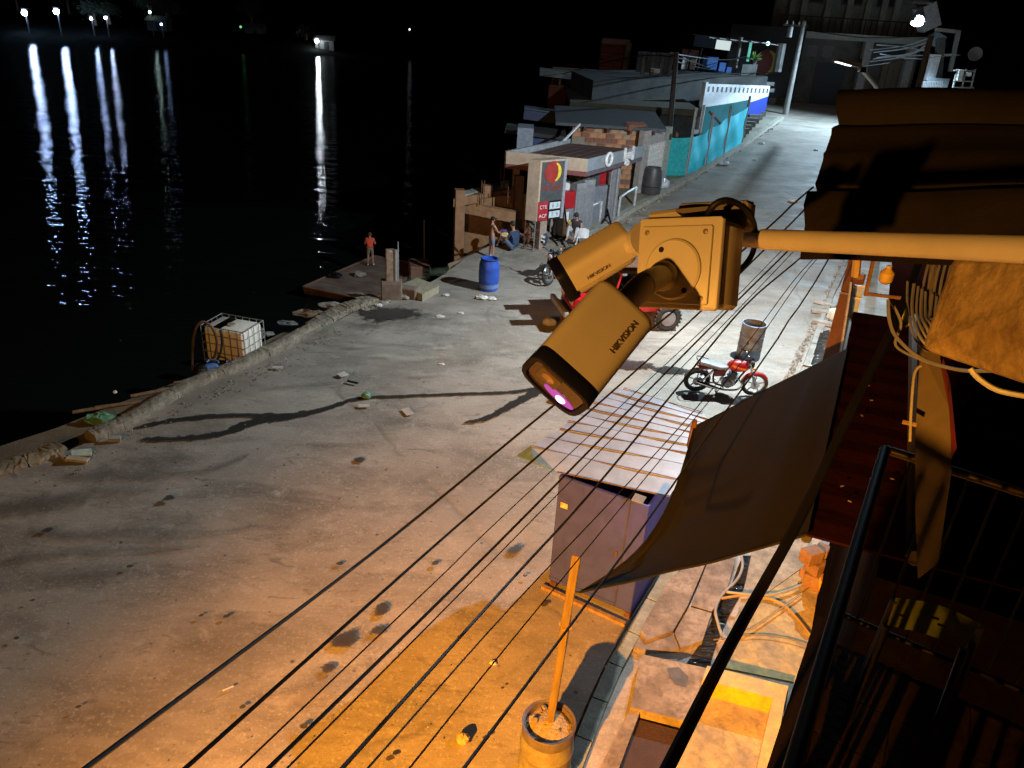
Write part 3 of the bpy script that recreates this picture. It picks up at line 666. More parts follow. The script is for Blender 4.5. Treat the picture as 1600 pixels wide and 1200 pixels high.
for k in range(NB - 1):
    a, b, c, d = Lp[k], Rp[k], Rp[k + 1], Lp[k + 1]; n_s = 8; top_, bot = [], []
    mb = MB()
    rows_ = []
    for i in range(n_s + 1):
        t = i / n_s; p, q = a.lerp(b, t), d.lerp(c, t); wv = .006 * math.sin(t * 7 + k * 2)
        rows_.append((p + V((0, 0, wv)), (p + q) / 2 + V((0, 0, wv - .002)), q + V((0, 0, wv))))
    vs = [p for r_ in rows_ for p in r_]; nv = len(vs); fs = []
    for i in range(n_s):
        for j in range(2): fs.append((i * 3 + j, i * 3 + 3 + j, i * 3 + 4 + j, i * 3 + 1 + j))
    vs += [p - V((0, 0, .006)) for p in vs]; fs += [tuple(nv + i for i in f[::-1]) for f in fs]
    for i in range(n_s): fs += [(i * 3, i * 3 + 3, nv + i * 3 + 3, nv + i * 3), (i * 3 + 2, i * 3 + 5, nv + i * 3 + 5, nv + i * 3 + 2)]
    fs += [(0, 1, nv + 1, nv), (1, 2, nv + 2, nv + 1), (n_s * 3, n_s * 3 + 1, nv + n_s * 3 + 1, nv + n_s * 3), (n_s * 3 + 1, n_s * 3 + 2, nv + n_s * 3 + 2, nv + n_s * 3 + 1)]
    mb.add(vs, fs); B('roof_sheet', mb, tin, bt)
for k in range(NB):
    a, b = Lp[k], Rp[k]; pts = [a.lerp(b, i / 8) + V((0, 0, .006 * math.sin(i / 8 * 7 + k * 2) + .006)) for i in range(9)]
    B('roof_batten', MB().tube(pts, .006 if k % 3 else .009, 6), rb, bt)
B('roof_frame', MB().tube([Rp[k] + V((0, 0, -.02)) for k in range(2, NB - 3)], .022, 6), rb, bt)
B('loose_flap', MB().slab([Lp[1], Lp[0] , gz(836, 722, ZR), gz(806, 712, ZR - .08)], .008), mat('blue_flap', (.16, .3, .5), .5), bt)
B('patch', MB().box(bp(W_ - .15, -.02, HB + .085), (.16, .14, .02), frame(fx, fy) @ rot('X', 10)), mat('grey_patch', (.2, .22, .25), .6), bt)

# ------------------------------------------------ corrugated awning overhead at the right
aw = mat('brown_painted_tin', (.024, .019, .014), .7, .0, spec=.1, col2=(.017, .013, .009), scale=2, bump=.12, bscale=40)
P_bl, P_tl = gd(1250, 404, 2.35), gd(1318, 146, 3.35)
P_br, P_tr = gd(1760, 418, 1.9), gd(1760, 148, 3.0)
nx = ((P_br - P_bl).cross(P_tl - P_bl)).normalized(); nx = nx if nx.dot(-P_bl + V((0, 0, CAMH))) > 0 else -nx
prof = [(0, 0), (.05, .0), (.09, .05), (.14, .055), (.20, .012), (.235, .0), (.30, .022), (.36, .0), (.46, .0), (.50, .012), (.54, 0), (.62, .0), (.66, .012), (.70, .0), (.79, .0), (.80, .045), (.86, .05), (.90, .012), (1, 0)]
prof = [(0, .0), (.07, .012), (.13, .016), (.19, .05), (.26, .05), (.30, .0), (.33, -.004), (.345, .02), (.50, .014), (.53, .022), (.56, .014), (.68, .010), (.71, .018), (.74, .008), (.80, -.018), (.84, .02), (.90, .045), (.96, .04), (1, 0)]
mb = MB(); N = len(prof); rows_ = []
K = 20
for t, h in prof:
    r_ = []
    for k in range(K + 1):
        s = k / K; p = P_bl.lerp(P_tl, t).lerp(P_br.lerp(P_tr, t), s) + nx * (h * 1.0 + .004 * math.sin(9 * s + 5 * t)); r_.append(p)
    rows_.append(r_)
vs = [p for r_ in rows_ for p in r_]; nv = len(vs)
fs = [(i * (K + 1) + k, i * (K + 1) + k + 1, (i + 1) * (K + 1) + k + 1, (i + 1) * (K + 1) + k) for i in range(N - 1) for k in range(K)]
vs += [p - nx * .004 for p in vs]; fs += [tuple(nv + i for i in f[::-1]) for f in fs]
fs += [(i * (K + 1), (i + 1) * (K + 1), nv + (i + 1) * (K + 1), nv + i * (K + 1)) for i in range(N - 1)]
mb.add(vs, fs)
awn = thing('tin_awning', 'brown ribbed tin awning above the camera support pipe', 'awning', tuple(P_bl)); B('ribbed_sheet', mb, aw, awn, smooth=True)

# concrete beam end under the pipe
cb = mat('ochre_concrete', (.34, .24, .11), .95, grime=.75, col2=(.16, .10, .04), scale=6, bump=.45, bscale=30, lo=.3, hi=.6)
bm_ = [gd(1492, 398, 1.95), gd(1760, 398, 1.6), gd(1760, 655, 1.6), gd(1600, 602, 1.75), gd(1520, 575, 1.85), gd(1440, 548, 1.95)]
me_b = MB().slab(bm_, .35, n=V((0, 0, CAMH)) - bm_[0]).mesh('concrete_beam')
o = B('concrete_beam', me_b, cb, label='rough ochre stained concrete beam end under the horizontal pipe', cat='beam')
sub = o.modifiers.new('bevel', 'BEVEL'); sub.width = .02; sub.segments = 2

# cable coils in front of the neighbour's wall
cg = mat('grey_cable', (.15, .16, .24), .5, bump=0)
def wire(name, px, dists, r, mt, label, group=None, cat='cable'):
    pts = smoothpath([gd(x, y, dists[i] if isinstance(dists, (list, tuple)) else dists) for i, (x, y) in enumerate(px)], 6)
    return B(name, MB().tube(pts, r, 6), mt, smooth=True, label=label, cat=cat, group=group)
coil = thing('cable_coil', 'loose hank of grey cables hanging beside the concrete beam', 'cable coil', tuple(gd(1440, 480, 2.4)))
random.seed(21)
for k in range(8):
    s = k * 7
    pts = smoothpath([gd(1420 + s + random.uniform(-3, 3), 440 + k * 4, 2.5), gd(1418 + s, 480 + k * 3, 2.45), gd(1428 + s * .9, 525 - k * 5, 2.4), gd(1448 + s * .5, 548 - k * 6, 2.4), gd(1460 + s * .3, 545 - k * 8, 2.45)], 6)
    B('cable_loop', MB().tube(pts, .0035 + .001 * (k % 2), 6), cg, coil, smooth=True)
for k in range(5):
    x = 1440 + k * 9
    B('cable_loop', MB().tube(smoothpath([gd(x + 14, 400, 2.6), gd(x + 4, 440, 2.55), gd(x, 480, 2.5), gd(x + 10 , 520, 2.45)], 6), .004, 6), cg, coil, smooth=True)
wire('cable', [(1388, 468), (1390, 500), (1402, 528), (1440, 560), (1500, 578), (1560, 580), (1600, 590)], 2.3, .005, cg, 'grey cable sagging under the concrete beam edge')
wire('cable', [(1516, 576), (1530, 592), (1560, 610), (1610, 620)], 2.0, .006, mat('white_cable', (.5, .5, .5), .5), 'short white cable end below the concrete beam')
wire('cable', [(1393, 472), (1408, 505), (1400, 540), (1440, 562), (1470, 572)], 2.35, .004, cg, 'second grey cable drooping beside the hank')
wire('cable', [(1422, 690), (1424, 640), (1428, 590), (1434, 575), (1440, 572)], 2.5, .004, mat('pale_cable', (.3, .28, .24), .6), 'thin pale cable rising along the striped wall')
yc = thing('yellow_cloth', 'small yellow green cloth hanging beside the cable hank', 'cloth', tuple(gd(1408, 495, 2.8)))
B('cloth_sheet', MB().slab([gd(1400, 500, 2.9), gd(1414, 476, 2.9), gd(1420, 505, 2.85), gd(1412, 510, 2.85)], .01), mat('yellow_green_cloth', (.42, .44, .08), .8), yc)

# pale wall strip with red edge, catching the rail's stripes
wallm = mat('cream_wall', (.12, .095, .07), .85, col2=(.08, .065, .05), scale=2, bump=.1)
ww = thing('cream_wall', 'narrow cream wall with a dark red edge striped by railing shadows', 'wall', tuple(gd(1450, 700, 3.2)))
mb = MB(); LW = list(zip([(1455, 395), (1438, 545), (1430, 680), (1430, 800), (1434, 905)], [(1463, 395), (1469, 560), (1484, 640), (1487, 735), (1466, 880)], (3.7, 3.3, 3.12, 3.0, 2.9)))
vs = []
for (l_, r_, d_) in LW: vs += [gd(*l_, d_), gd(*r_, d_ - .04), gd(*r_, d_ + .06), gd(*l_, d_ + .1)]
mb.add(vs, [(i * 4 + j, i * 4 + (j + 1) % 4, i * 4 + 4 + (j + 1) % 4, i * 4 + 4 + j) for i in range(4) for j in range(4)] + [(0, 1, 2, 3), (16, 17, 18, 19)])
B('wall_face', mb, wallm, ww)
B('red_edge', MB().slab([gd(1471, 575, 3.18), gd(1483, 640, 3.08), gd(1487, 715, 2.98), gd(1478, 722, 2.98), gd(1488, 650, 3.0)][:3] + [gd(1495, 700, 2.98), gd(1485, 600, 3.1), gd(1474, 560, 3.2)], .08, n=V((0, 0, CAMH)) - gd(1450, 700, 3.0)), mat('dark_red_paint', (.10, .008, .006), .6), ww)
B('bracket', MB().tube([gd(1410, 659, 3.0), gd(1432, 664, 3.0)], .008, 6), wood, ww)

# ------------------------------------------------ balcony below with railing
railm = mat('black_railing', (.006, .006, .006), .55, .0, spec=.2, bump=.02)
fl = mat('balcony_floor', (.11, .065, .03), .8, spec=.2, col2=(.06, .035, .018), scale=5, bump=.2)
bal = thing('balcony', 'dark balcony floor below the camera striped by railing shadows', 'balcony', (1.3, 1.8, 5.5))
ra = gz(1383, 702, 6.5); rb_ = gz(1235, 1210, 6.5); rc = gz(1592, 768, 6.5)
rd_ = (rb_ - ra).normalized(); rb2 = ra + rd_ * 4.2; re = (rc - ra).normalized(); rc2 = ra + re * 2.6
def dn(p, z): return V((p.x, p.y, z))
B('floor_slab', MB().hexa([dn(p, 5.34) for p in (ra, rb2, rb2 + re * 2.6, rc2)], [dn(p, 5.5) for p in (ra, rb2, rb2 + re * 2.6, rc2)]), fl, bal)
# floor planks / tile joints as raised tiles
e1 = -rd_; tl = MB()
for i in range(16):
    for j in range(9):
        c0 = ra + rd_ * (.04 + .26 * i) + re * (.04 + .28 * j)
        B('floor_tile', MB().hexa([dn(p, 5.5) for p in (c0, c0 + rd_ * .253, c0 + rd_ * .253 + re * .273, c0 + re * .273)], [dn(p, 5.507) for p in (c0, c0 + rd_ * .253, c0 + rd_ * .253 + re * .273, c0 + re * .273)]), fl, bal)
B('edge_beam', MB().hexa([dn(p, 5.3) for p in (ra - re * .06, rb2 - re * .06, rb2 - re * .001, ra - re * .001)], [dn(p, 5.6) for p in (ra - re * .06, rb2 - re * .06, rb2 - re * .001, ra - re * .001)]), mat('ochre_beam', (.10, .06, .025), .8), bal)
rl = thing('balcony_railing', 'black bar railing round the dark balcony with a shiny top rail', 'railing', tuple(ra))
B('top_rail', MB().tube([ra, rb2], .02, 10), railm, rl, smooth=True)
B('top_rail', MB().tube([ra, rc2], .018, 10), mat('worn_brass_rail', (.06, .045, .025), .4, .5, bump=.02), rl, smooth=True)
B('bottom_rail', MB().tube([dn(ra, 5.66), dn(rb2, 5.66)], .014, 8), railm, rl); B('bottom_rail', MB().tube([dn(ra, 5.66), dn(rc2, 5.66)], .014, 8), railm, rl)
for p in (ra, ra + rd_ * 1.4, ra + rd_ * 2.8, ra + re * 1.3): B('rail_post', MB().box((dn(p, 6.0)), (.035, .035, 1.0), frame(rd_, re)), railm, rl)
bar_me = None
for (o_, d_, n_b) in ((ra, rd_, 30), (ra, re, 25)):
    for k in range(1, n_b):
        p = o_ + d_ * ((.14 if d_ is rd_ else .1) * k)
        if k in (10, 20) and d_ is rd_: continue
        if k == 13 and d_ is re: continue
        if bar_me is None: bar_me = MB().tube([V((0, 0, 5.66)), V((0, 0, 6.49))], .0055, 6).mesh('bar')
        b_ = bpy.data.objects.new('bar', bar_me)
        if not bar_me.materials: bar_me.materials.append(railm)
        COL.objects.link(b_); b_.parent = rl; b_.location = V((p.x, p.y, 0)) - V(rl.location)
# house wall behind the balcony
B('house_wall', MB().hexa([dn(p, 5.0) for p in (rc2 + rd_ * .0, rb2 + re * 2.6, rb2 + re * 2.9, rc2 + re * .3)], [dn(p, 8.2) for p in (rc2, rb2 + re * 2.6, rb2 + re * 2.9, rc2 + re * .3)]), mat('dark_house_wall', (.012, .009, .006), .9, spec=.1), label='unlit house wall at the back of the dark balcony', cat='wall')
# slatted screen added out of view behind the lens, cutting the sodium light
bz_ = thing('added_light_screen', 'unseen slatted timber screen added behind the lens to stripe the sodium light', 'added_light_screen', (0, -.2, 5.3))
for k in range(46): B('slat', MB().box((-.72 + .075 * k, -.2, 6.15), (.048, .03, 1.75)), wood, bz_)  # slats added to cut the sodium light into stripes over the balcony
B('hand_rail', MB().box((1.0, -.2, 7.06), (3.5, .07, .05)), wood, bz_); B('base_slab', MB().box((1.0, -1.0, 5.2), (3.6, 1.7, .14)), conc, bz_)
# yellow green plastic chair on the balcony: curved slotted back, seat, four legs
chr_ = thing('plastic_chair', 'yellow green slotted plastic chair on the dark balcony', 'chair', tuple(dn(gz(1455, 980, 6.0), 5.507)))
cm = mat('yellow_green_plastic', (.15, .20, .04), .5, bump=.03)
tl_, tr_, br_, bl_ = gz(1400, 934, 6.1), gz(1532, 975, 6.1), gz(1508, 1012, 6.02), gz(1387, 974, 6.02)
nb = 9; segs = []
def pt(u, v_):
    p = tl_.lerp(tr_, u).lerp(bl_.lerp(br_, u), v_); p = p + V((0, 0, .025 * math.sin(math.pi * u))); p.y += -.015 * math.sin(math.pi * u) * v_; return p
slots = {(1, 2), (4, 1), (4, 2), (5, 2), (7, 2)}
mb = MB(); NU, NV = 20, 6; vs = [pt(i / NU, j / NV) for i in range(NU + 1) for j in range(NV + 1)]
hole = {(2, 3), (3, 3), (8, 2), (9, 2), (10, 2), (11, 3), (12, 3), (16, 4), (17, 4)}
fs = [(i * (NV + 1) + j, (i + 1) * (NV + 1) + j, (i + 1) * (NV + 1) + j + 1, i * (NV + 1) + j + 1) for i in range(NU) for j in range(NV) if (i, j) not in hole]
nv = len(vs); vs += [p - V((0, 0, .01)) for p in vs]; fs += [tuple(nv + i for i in f[::-1]) for f in fs]
mb.add(vs, fs); B('seat', mb, cm, chr_)
hd = (tl_ - bl_).normalized()
for p in (tl_, tr_, br_, bl_): B('leg', MB().tube([p - V((0, 0, .01)), V((p.x, p.y, 5.51)) + (p - (tl_ + br_) / 2) * .15 * V((1, 1, 0))], .016, 8), mat('dark_chair_leg', (.012, .012, .01), .6), chr_)

# thick black cable crossing close to the lens
wire('thick_power_cable', [(1020, 1245), (1043, 1200), (1145, 1000), (1255, 800), (1330, 640), (1400, 500), (1440, 400)], [1.5, 1.55, 1.75, 2.05, 2.35, 2.7, 3.1], .0125, black_p, 'thick black cable running diagonally past the balcony railing', cat='power cable')

# overhead wires, each its own catenary along the street
wb = mat('black_cable_sheath', (.014, .014, .017), .5, bump=0)
WIRES = [([(60, 1258), (137, 1198), (600, 850), (873, 627), (1054, 485), (1200, 356), (1238, 320), (1271, 292)], .0115, 'outermost thick wire, nearest the river side'),
         ([(222, 1262), (290, 1200), (682, 850), (780, 765), (970, 600), (1090, 491), (1226, 359), (1262, 322)], .0110, 'second thick wire from the river side'),
         ([(320, 1250), (375, 1200), (700, 890), (740, 850), (780, 812), (1007, 600), (1119, 496), (1219, 394), (1290, 330)], .0050, 'thin kinked wire between the second and fourth'),
         ([(368, 1248), (420, 1200), (777, 850), (1023, 600), (1130, 492), (1226, 397), (1300, 322)], .0100, 'thick wire passing the middle of the booth roof left edge'),
         ([(400, 1246), (449, 1200), (795, 850), (1040, 600), (1145, 492), (1239, 394), (1320, 308)], .0050, 'thin wire running close beside the fourth thick one'),
         ([(482, 1252), (535, 1200), (800, 905), (923, 770), (1063, 600), (1164, 478), (1256, 398), (1330, 325)], .0100, 'thick wire crossing the middle of the booth roof'),
         ([(535, 1240), (575, 1200), (800, 947), (1000, 735), (1103, 620), (1165, 540), (1239, 440), (1278, 396), (1350, 310)], .0050, 'thin wire crossing the open steel drum'),
         ([(605, 1240), (640, 1200), (800, 1000), (1010, 745), (1112, 622), (1175, 545), (1248, 440), (1284, 396), (1350, 320)], .0050, 'thin wire just right of the one over the drum'),
         ([(690, 1240), (725, 1200), (873, 1002), (1000, 830), (1108, 678), (1182, 577), (1216, 528), (1232, 501), (1248, 480), (1274, 440), (1299, 397), (1360, 300)], .0085, 'kinked black wire nearest the shade sail')]
for k, (px, r, lab) in enumerate(WIRES):
    n_ = len(px); ds = [3.3 + (10.5 - 3.3) * (max(0, 1262 - y) / 950.0) ** 1.15 for x, y in px]
    pts = [gd(x, y, d) for (x, y), d in zip(px, ds)]
    B('power_cable', MB().tube(pts if k == 8 or k == 2 else smoothpath(pts, 5), r, 6), wb, smooth=True, label=lab + ' of the overhead bundle', cat='power cable', group='overhead wires along the street')
# ================================================================ surveillance cameras on their pipe
cctv = mat('offwhite_coated_metal', (.50, .46, .40), .42, col2=(.46, .42, .365), scale=5, bump=.02, bscale=200, spec=.35, grime=.07)
cctv_d = mat('dark_camera_bezel', (.007, .008, .026), .5, spec=.12, bump=.01)
letter = mat('grey_lettering', (.10, .07, .05), .6, bump=0)
def cv(x, y, z): return CX * x + CY * y + CZ * z      # directions given as right / up / towards the photographer
pipe_m = mat('painted_pipe', (.48, .42, .34), .5, col2=(.41, .36, .29), scale=5, bump=.06, grime=.12)
pp = [gd(1150, 372, 1.38), gd(1290, 378, 1.27), gd(1450, 384, 1.17), gd(1760, 396, 1.02)]
pipe = thing('support_pipe', 'long pale pipe reaching in from the right to hold the junction box', 'pipe', tuple(pp[0]))
B('pipe_tube', MB().tube(pp[1:], .0165, 24), pipe_m, pipe, smooth=True)
B('pipe_stub', MB().tube([pp[0], gd(1200, 374.3, 1.345)], .0145, 24), pipe_m, pipe, smooth=True)
B('pipe_collar', MB().tube([gd(1191, 374, 1.35), pp[1]], .0166, 24), pipe_m, pipe, smooth=True)
# junction box
bx = cv(.76, -.105, .64).normalized(); bz = cv(-.64, -.04, .75); bz = (bz - bx * bz.dot(bx)).normalized(); by = bz.cross(bx)
bc = gd(1062, 412, 1.24)
Qb = Matrix((bx, by, bz)).transposed()
jb = thing('junction_box', 'square pale junction box carrying two surveillance cameras', 'junction box', tuple(bc))
def jp(x, y, z): return bc + bx * x + by * y + bz * z
BW, BH = .144, .142
B('box_body', MB().box(jp(.002, -.001, -.040), (BW - .006, BH - .008, .066), Qb, .008), cctv, jb, smooth=True)
B('cover_plate', MB().box(jp(0, 0, .003), (BW, BH, .013), Qb, .005), cctv, jb, smooth=True)
B('raised_panel', MB().box(jp(-.003, -.003, .0115), (BW - .022, BH - .022, .006), Qb, .003), cctv, jb, smooth=True)
for sx in (-1, 1):
    for sy in (-1, 1):
        B('screw', MB().lathe(jp(-.003 + sx * .050, -.003 + sy * .050, .013), [(.0042, 0), (.0042, .0022), (.003, .003)], 12, bz), mat('screw_metal', (.25, .2, .14), .5, .3), jb, smooth=True)
dc = jp(-.002, -.010, .0135)
B('round_base', MB().lathe(dc, [(.047, 0), (.047, .005), (.044, .0075), (.0001, .0075)], 48, bz), cctv, jb, smooth=True)
for (x, y) in ((-.020, .030), (.024, -.032), (-.034, -.026)):
    B('screw_hole', MB().lathe(dc + bx * x + by * y + bz * .0073, [(.0045, 0), (.0045, .0009), (.0001, .0009)], 14, bz), black_p, jb)
B('hood_lid', MB().slab([jp(-.066, .068, -.005), jp(-.066, .082, -.012), jp(-.020, .082, -.012), jp(.0, .070, -.004)], .006, n=bz), cctv, jb)
lidq = [jp(-.066, .083, -.010), jp(.035, .110, -.11), jp(.062, .108, -.115), jp(.062, .073, -.118), jp(-.010, .080, -.014)]
B('hood_top', MB().hexa([p - by * .005 for p in lidq[:3] + [jp(-.020, .083, -.012)]], lidq[:3] + [jp(-.020, .086, -.012)]), mat('dark_hood', (.22, .18, .15), .6), jb)  # hood and rear box coloured darker than the cover plate
B('rear_box', MB().box(jp(.006, .083, -.098), (.125, .048, .032), Qb @ rot('Y', 0), .006), mat('dark_hood', (.22, .18, .15)), jb, smooth=True)
B('box_top_recess', MB().box(jp(.004, .066, -.052), (.11, .012, .07), Qb, .003), black_p, jb)
cbl = thing('cable_loop', 'black cable looping from the junction box round behind the pipe', 'cable', tuple(jp(.03, .07, -.05)))
B('cable_sheath', MB().tube(smoothpath([jp(.022, .070, -.05), gd(1107, 332, 1.23), gd(1122, 316, 1.22), gd(1142, 314, 1.23), gd(1163, 325, 1.26), gd(1176, 345, 1.31), gd(1180, 372, 1.38), gd(1176, 395, 1.42), gd(1165, 413, 1.40), gd(1150, 425, 1.35)], 7), .0050, 10), black_p, cbl, smooth=True)

def section(w_, h_, n=40, top=.35):
    """hooded bullet section: flattish top with rounded shoulders, round belly"""
    pts = []
    for k in range(n):
        t = 2 * math.pi * k / n; c, s = math.cos(t), math.sin(t)
        e = .36 if s > 0 else .55
        pts.append((w_ / 2 * math.copysign(abs(c) ** e, c), h_ / 2 * math.copysign(abs(s) ** e, s)))
    return pts
def bullet(label, back, axis, up, length, w_, h_, base_pt, elbow, lit):
    a = axis.normalized(); b = (up - a * up.dot(a)).normalized(); c = a.cross(b)
    t = thing('security_camera', label, 'camera', tuple(back))
    def ring(d, s=1.0, dy=0.0, sw=None):
        return [back + a * d + c * x * (sw or s) + b * (y * s + dy) for x, y in section(w_, h_)]
    def loft(rings, capA=True, capB=True):
        m_ = MB(); n = len(rings[0]); o = 0; m_.v = [tuple(p) for r_ in rings for p in r_]
        for i in range(len(rings) - 1):
            for k in range(n): m_.f.append((i * n + k, i * n + (k + 1) % n, (i + 1) * n + (k + 1) % n, (i + 1) * n + k))
        if capA: m_.f.append(tuple(range(n)))
        if capB: m_.f.append(tuple(range((len(rings) - 1) * n, len(rings) * n)))
        return m_
    B('housing', loft([ring(.0, .60), ring(.004, .74), ring(.012, .86), ring(.020, .90), ring(length * .80, .93), ring(length * .86, .93)]), cctv, t, smooth=True)
    # sun hood: upper shell standing a little proud
    sec = section(w_, h_); up_i = [k for k, (x, y) in enumerate(sec) if y > -h_ * .22]
    up_i = sorted(up_i, key=lambda k: (math.atan2(sec[k][1], sec[k][0]) + math.pi * 2 + .9) % (2 * math.pi))
    m_ = MB(); vs = []
    for d, s in ((.0, .93), (.004, .985), (.010, 1.0), (length * .86, 1.01)):
        vs += [back + a * d + c * sec[k][0] * s + b * sec[k][1] * s for k in up_i]
    for d, s in ((.0, .89), (.004, .94), (.010, .955), (length * .86, .965)):
        vs += [back + a * d + c * sec[k][0] * s + b * sec[k][1] * s for k in up_i]
    q = len(up_i); fs = []
    for i in range(3):
        for k in range(q - 1):
            fs.append((i * q + k, i * q + k + 1, (i + 1) * q + k + 1, (i + 1) * q + k)); fs.append((4 * q + i * q + k, 4 * q + (i + 1) * q + k, 4 * q + (i + 1) * q + k + 1, 4 * q + i * q + k + 1))
        fs.append((i * q, (i + 1) * q, 4 * q + (i + 1) * q, 4 * q + i * q)); fs.append((i * q + q - 1, 4 * q + i * q + q - 1, 4 * q + (i + 1) * q + q - 1, (i + 1) * q + q - 1))
    for k in range(q - 1):
        fs.append((k, 4 * q + k, 4 * q + k + 1, k + 1)); fs.append((3 * q + k, 3 * q + k + 1, 7 * q + k + 1, 7 * q + k))
    m_.add(vs, fs); B('sun_hood', m_, cctv, t, smooth=True)
    B('front_bezel', loft([ring(length * .85, 1.0), ring(length * .862, 1.015), ring(length * .985, 1.03), ring(length, 1.0), ring(length, .86), ring(length - .006, .84)], True, True), cctv_d, t, smooth=True)
    fr = back + a * (length - .004)
    B('front_glass', loft([ring(length - .0062, .84), ring(length - .0035, .83)]), mat('smoked_glass', (.06, .04, .05), .12, bump=0), t, smooth=True)
    fm = Matrix((c, b, a)).transposed()
    q0_ = c if c.dot(CX) > 0 else -c
    B('lens_frame', MB().box(fr + b * .007 + a * .001 - q0_ * .014, (w_ * .34, h_ * .40, .003), fm, .001), mat('lens_frame', (.10, .07, .05), .4), t)
    B('lens', MB().lathe(fr + b * .007 + a * .0027 - q0_ * .014, [(.010, 0), (.009, .001), (.0001, .0022)], 20, a), mat('lens_glass', (.35, .22, .16), .08, bump=0), t, smooth=True)
    if lit:
        q_ = c if c.dot(CX) > 0 else -c
        B('infrared_led', MB().lathe(fr - b * .016 + a * .0022 + q_ * .018, [(.008, 0), (.007, .0012), (.0001, .002)], 20, a), glow('infrared_core', (1.0, .55, 1.0), 3.0), t, smooth=True)
        B('led_window', MB().hexa([fr - b * .016 + a * .0002 + q_ * (.014 + .026 * math.cos(k * math.pi / 12)) + b * .0105 * math.sin(k * math.pi / 12) for k in range(24)], [fr - b * .016 + a * .0016 + q_ * (.014 + .025 * math.cos(k * math.pi / 12)) + b * .0098 * math.sin(k * math.pi / 12) for k in range(24)]), glow('infrared_window', (.62, .07, .5), .8), t, smooth=True)
    # stem: ball joint, elbow and base flange
    B('mount_stem', MB().tube(smoothpath([back + a * .012 - b * .004, elbow, base_pt], 7), [.0195] * 4 + [.0215] * 20 if False else .0185, 20), cctv, t, smooth=True)
    B('joint_ring', MB().torus(elbow, .0172, .0024, (base_pt - elbow), 24, 8), cctv, t, smooth=True)
    return t, a, b, c
# nearer one, pointing down towards the photographer
aB = cv(-.605, -.69, .40); ub = cv(.30, .30, .905)
backB = gd(968, 484, 1.085)
tB, a, b, c = bullet('nearer surveillance camera pointing down with a glowing pink infrared light', backB, aB, ub, .158, .098, .076, dc + bz * .006 - bx * .012 - by * .010, gd(1005, 446, 1.155), True)
B('base_flange', MB().lathe(dc + bz * .006 - bx * .012 - by * .010, [(.0245, 0), (.0235, .008), (.0195, .014)], 28, (gd(1005, 446, 1.155) - dc)), cctv, tB, smooth=True)
cs = 1 if c.dot(CX) > 0 else -1
txt_dir = -a if (-a).dot(CX) > 0 else a
text_on('HIKVISION', .0125, .0002, letter, tB, backB + a * .052 + b * (.0389) + c * cs * .025, txt_dir, b.cross(txt_dir), 'brand_lettering')
# farther one, pointing left
aA = cv(-.86, -.50, -.12); uA = cv(-.42, .72, .55)
backA = gd(984, 376, 1.40)
tA, a, b, c = bullet('farther surveillance camera pointing left with a pale lit underside', backA, aA, uA, .145, .077, .068, gd(1003, 375, 1.34) , gd(992, 380, 1.36), False)
B('base_flange', MB().lathe(gd(1008, 374, 1.335), [(.030, 0), (.028, .010), (.021, .018)], 28, (gd(985, 384, 1.37) - gd(1008, 374, 1.335))), cctv, tA, smooth=True)
txt_dir = -a; cz = c if c.dot(CZ) > 0 else -c
sec_ = section(.077, .068, 400)
best = min(sec_, key=lambda q: abs(math.atan2(q[1], abs(q[0])) - R(2)) + (0 if q[0] > 0 else 9))
nrm_ = (cz * .995 + b * .08).normalized()
text_on('HIKVISION', .0095, .0002, letter, tA, backA + a * .076 + cz * (abs(best[0]) * 1.0 + .0016) + b * best[1], txt_dir, nrm_.cross(txt_dir), 'brand_lettering')

# ================================================================ things standing on the lot
def barrel(name, label, cat, loc, r, h, mt, n=32):
    return thing(name, label, cat, tuple(loc))
# open rusty steel drum
p = g(1168, 558); od = barrel('steel_drum', 'open rusty blue steel drum standing behind the red motorcycle', 'drum', p, .3, .9, None)
dmat = mat('rusty_blue_drum', (.17, .23, .33), .6, .1, col2=(.11, .11, .12), scale=4.5, bump=.25, lo=.36, hi=.62)
r_ = .305
B('drum_wall', MB().lathe((0, 0, 0), [(r_ - .02, 0), (r_, .01), (r_, .33), (r_ + .012, .345), (r_, .36), (r_, .63), (r_ + .012, .645), (r_, .66), (r_, .955), (r_ - .014, .955), (r_ - .014, .10), (0.0001, .10)], 36), dmat, od, local=True, smooth=True)
B('rim', MB().torus((0, 0, .955), r_ - .004, .013, n=36), mat('bluish_rim', (.30, .36, .48), .5, .3), od, local=True, smooth=True)
# blue plastic barrel
p = g(763, 452); bb = thing('plastic_barrel', 'blue plastic barrel standing near the river edge', 'barrel', tuple(p))
bl = mat('blue_plastic', (.03, .10, .50), .4, col2=(.02, .07, .38), scale=4, bump=.06)
r_ = .31
B('barrel_body', MB().lathe((0, 0, 0), [(r_ * .86, 0), (r_ * .95, .03), (r_ * .97, .25), (r_ * 1.0, .30), (r_ * 1.02, .34), (r_ * 1.0, .38), (r_ * 1.03, .50), (r_ * 1.0, .66), (r_ * 1.02, .70), (r_ * 1.0, .74), (r_ * .97, .84), (r_ * .84, .95), (r_ * .82, 1.0), (r_ * .76, 1.0), (r_ * .76, .93), (0.0001, .93)], 36), bl, bb, local=True, smooth=True)
B('rim_band', MB().torus((0, 0, .97), r_ * .83, .016, n=36), black_p, bb, local=True, smooth=True)
B('water_stain_label', MB().lathe((0, 0, 0), [(r_ * .985, .10), (r_ * .99, .22), (r_ * .985, .22)], 36), mat('pale_blue_scuff', (.16, .24, .5), .6), bb, local=True, smooth=True)
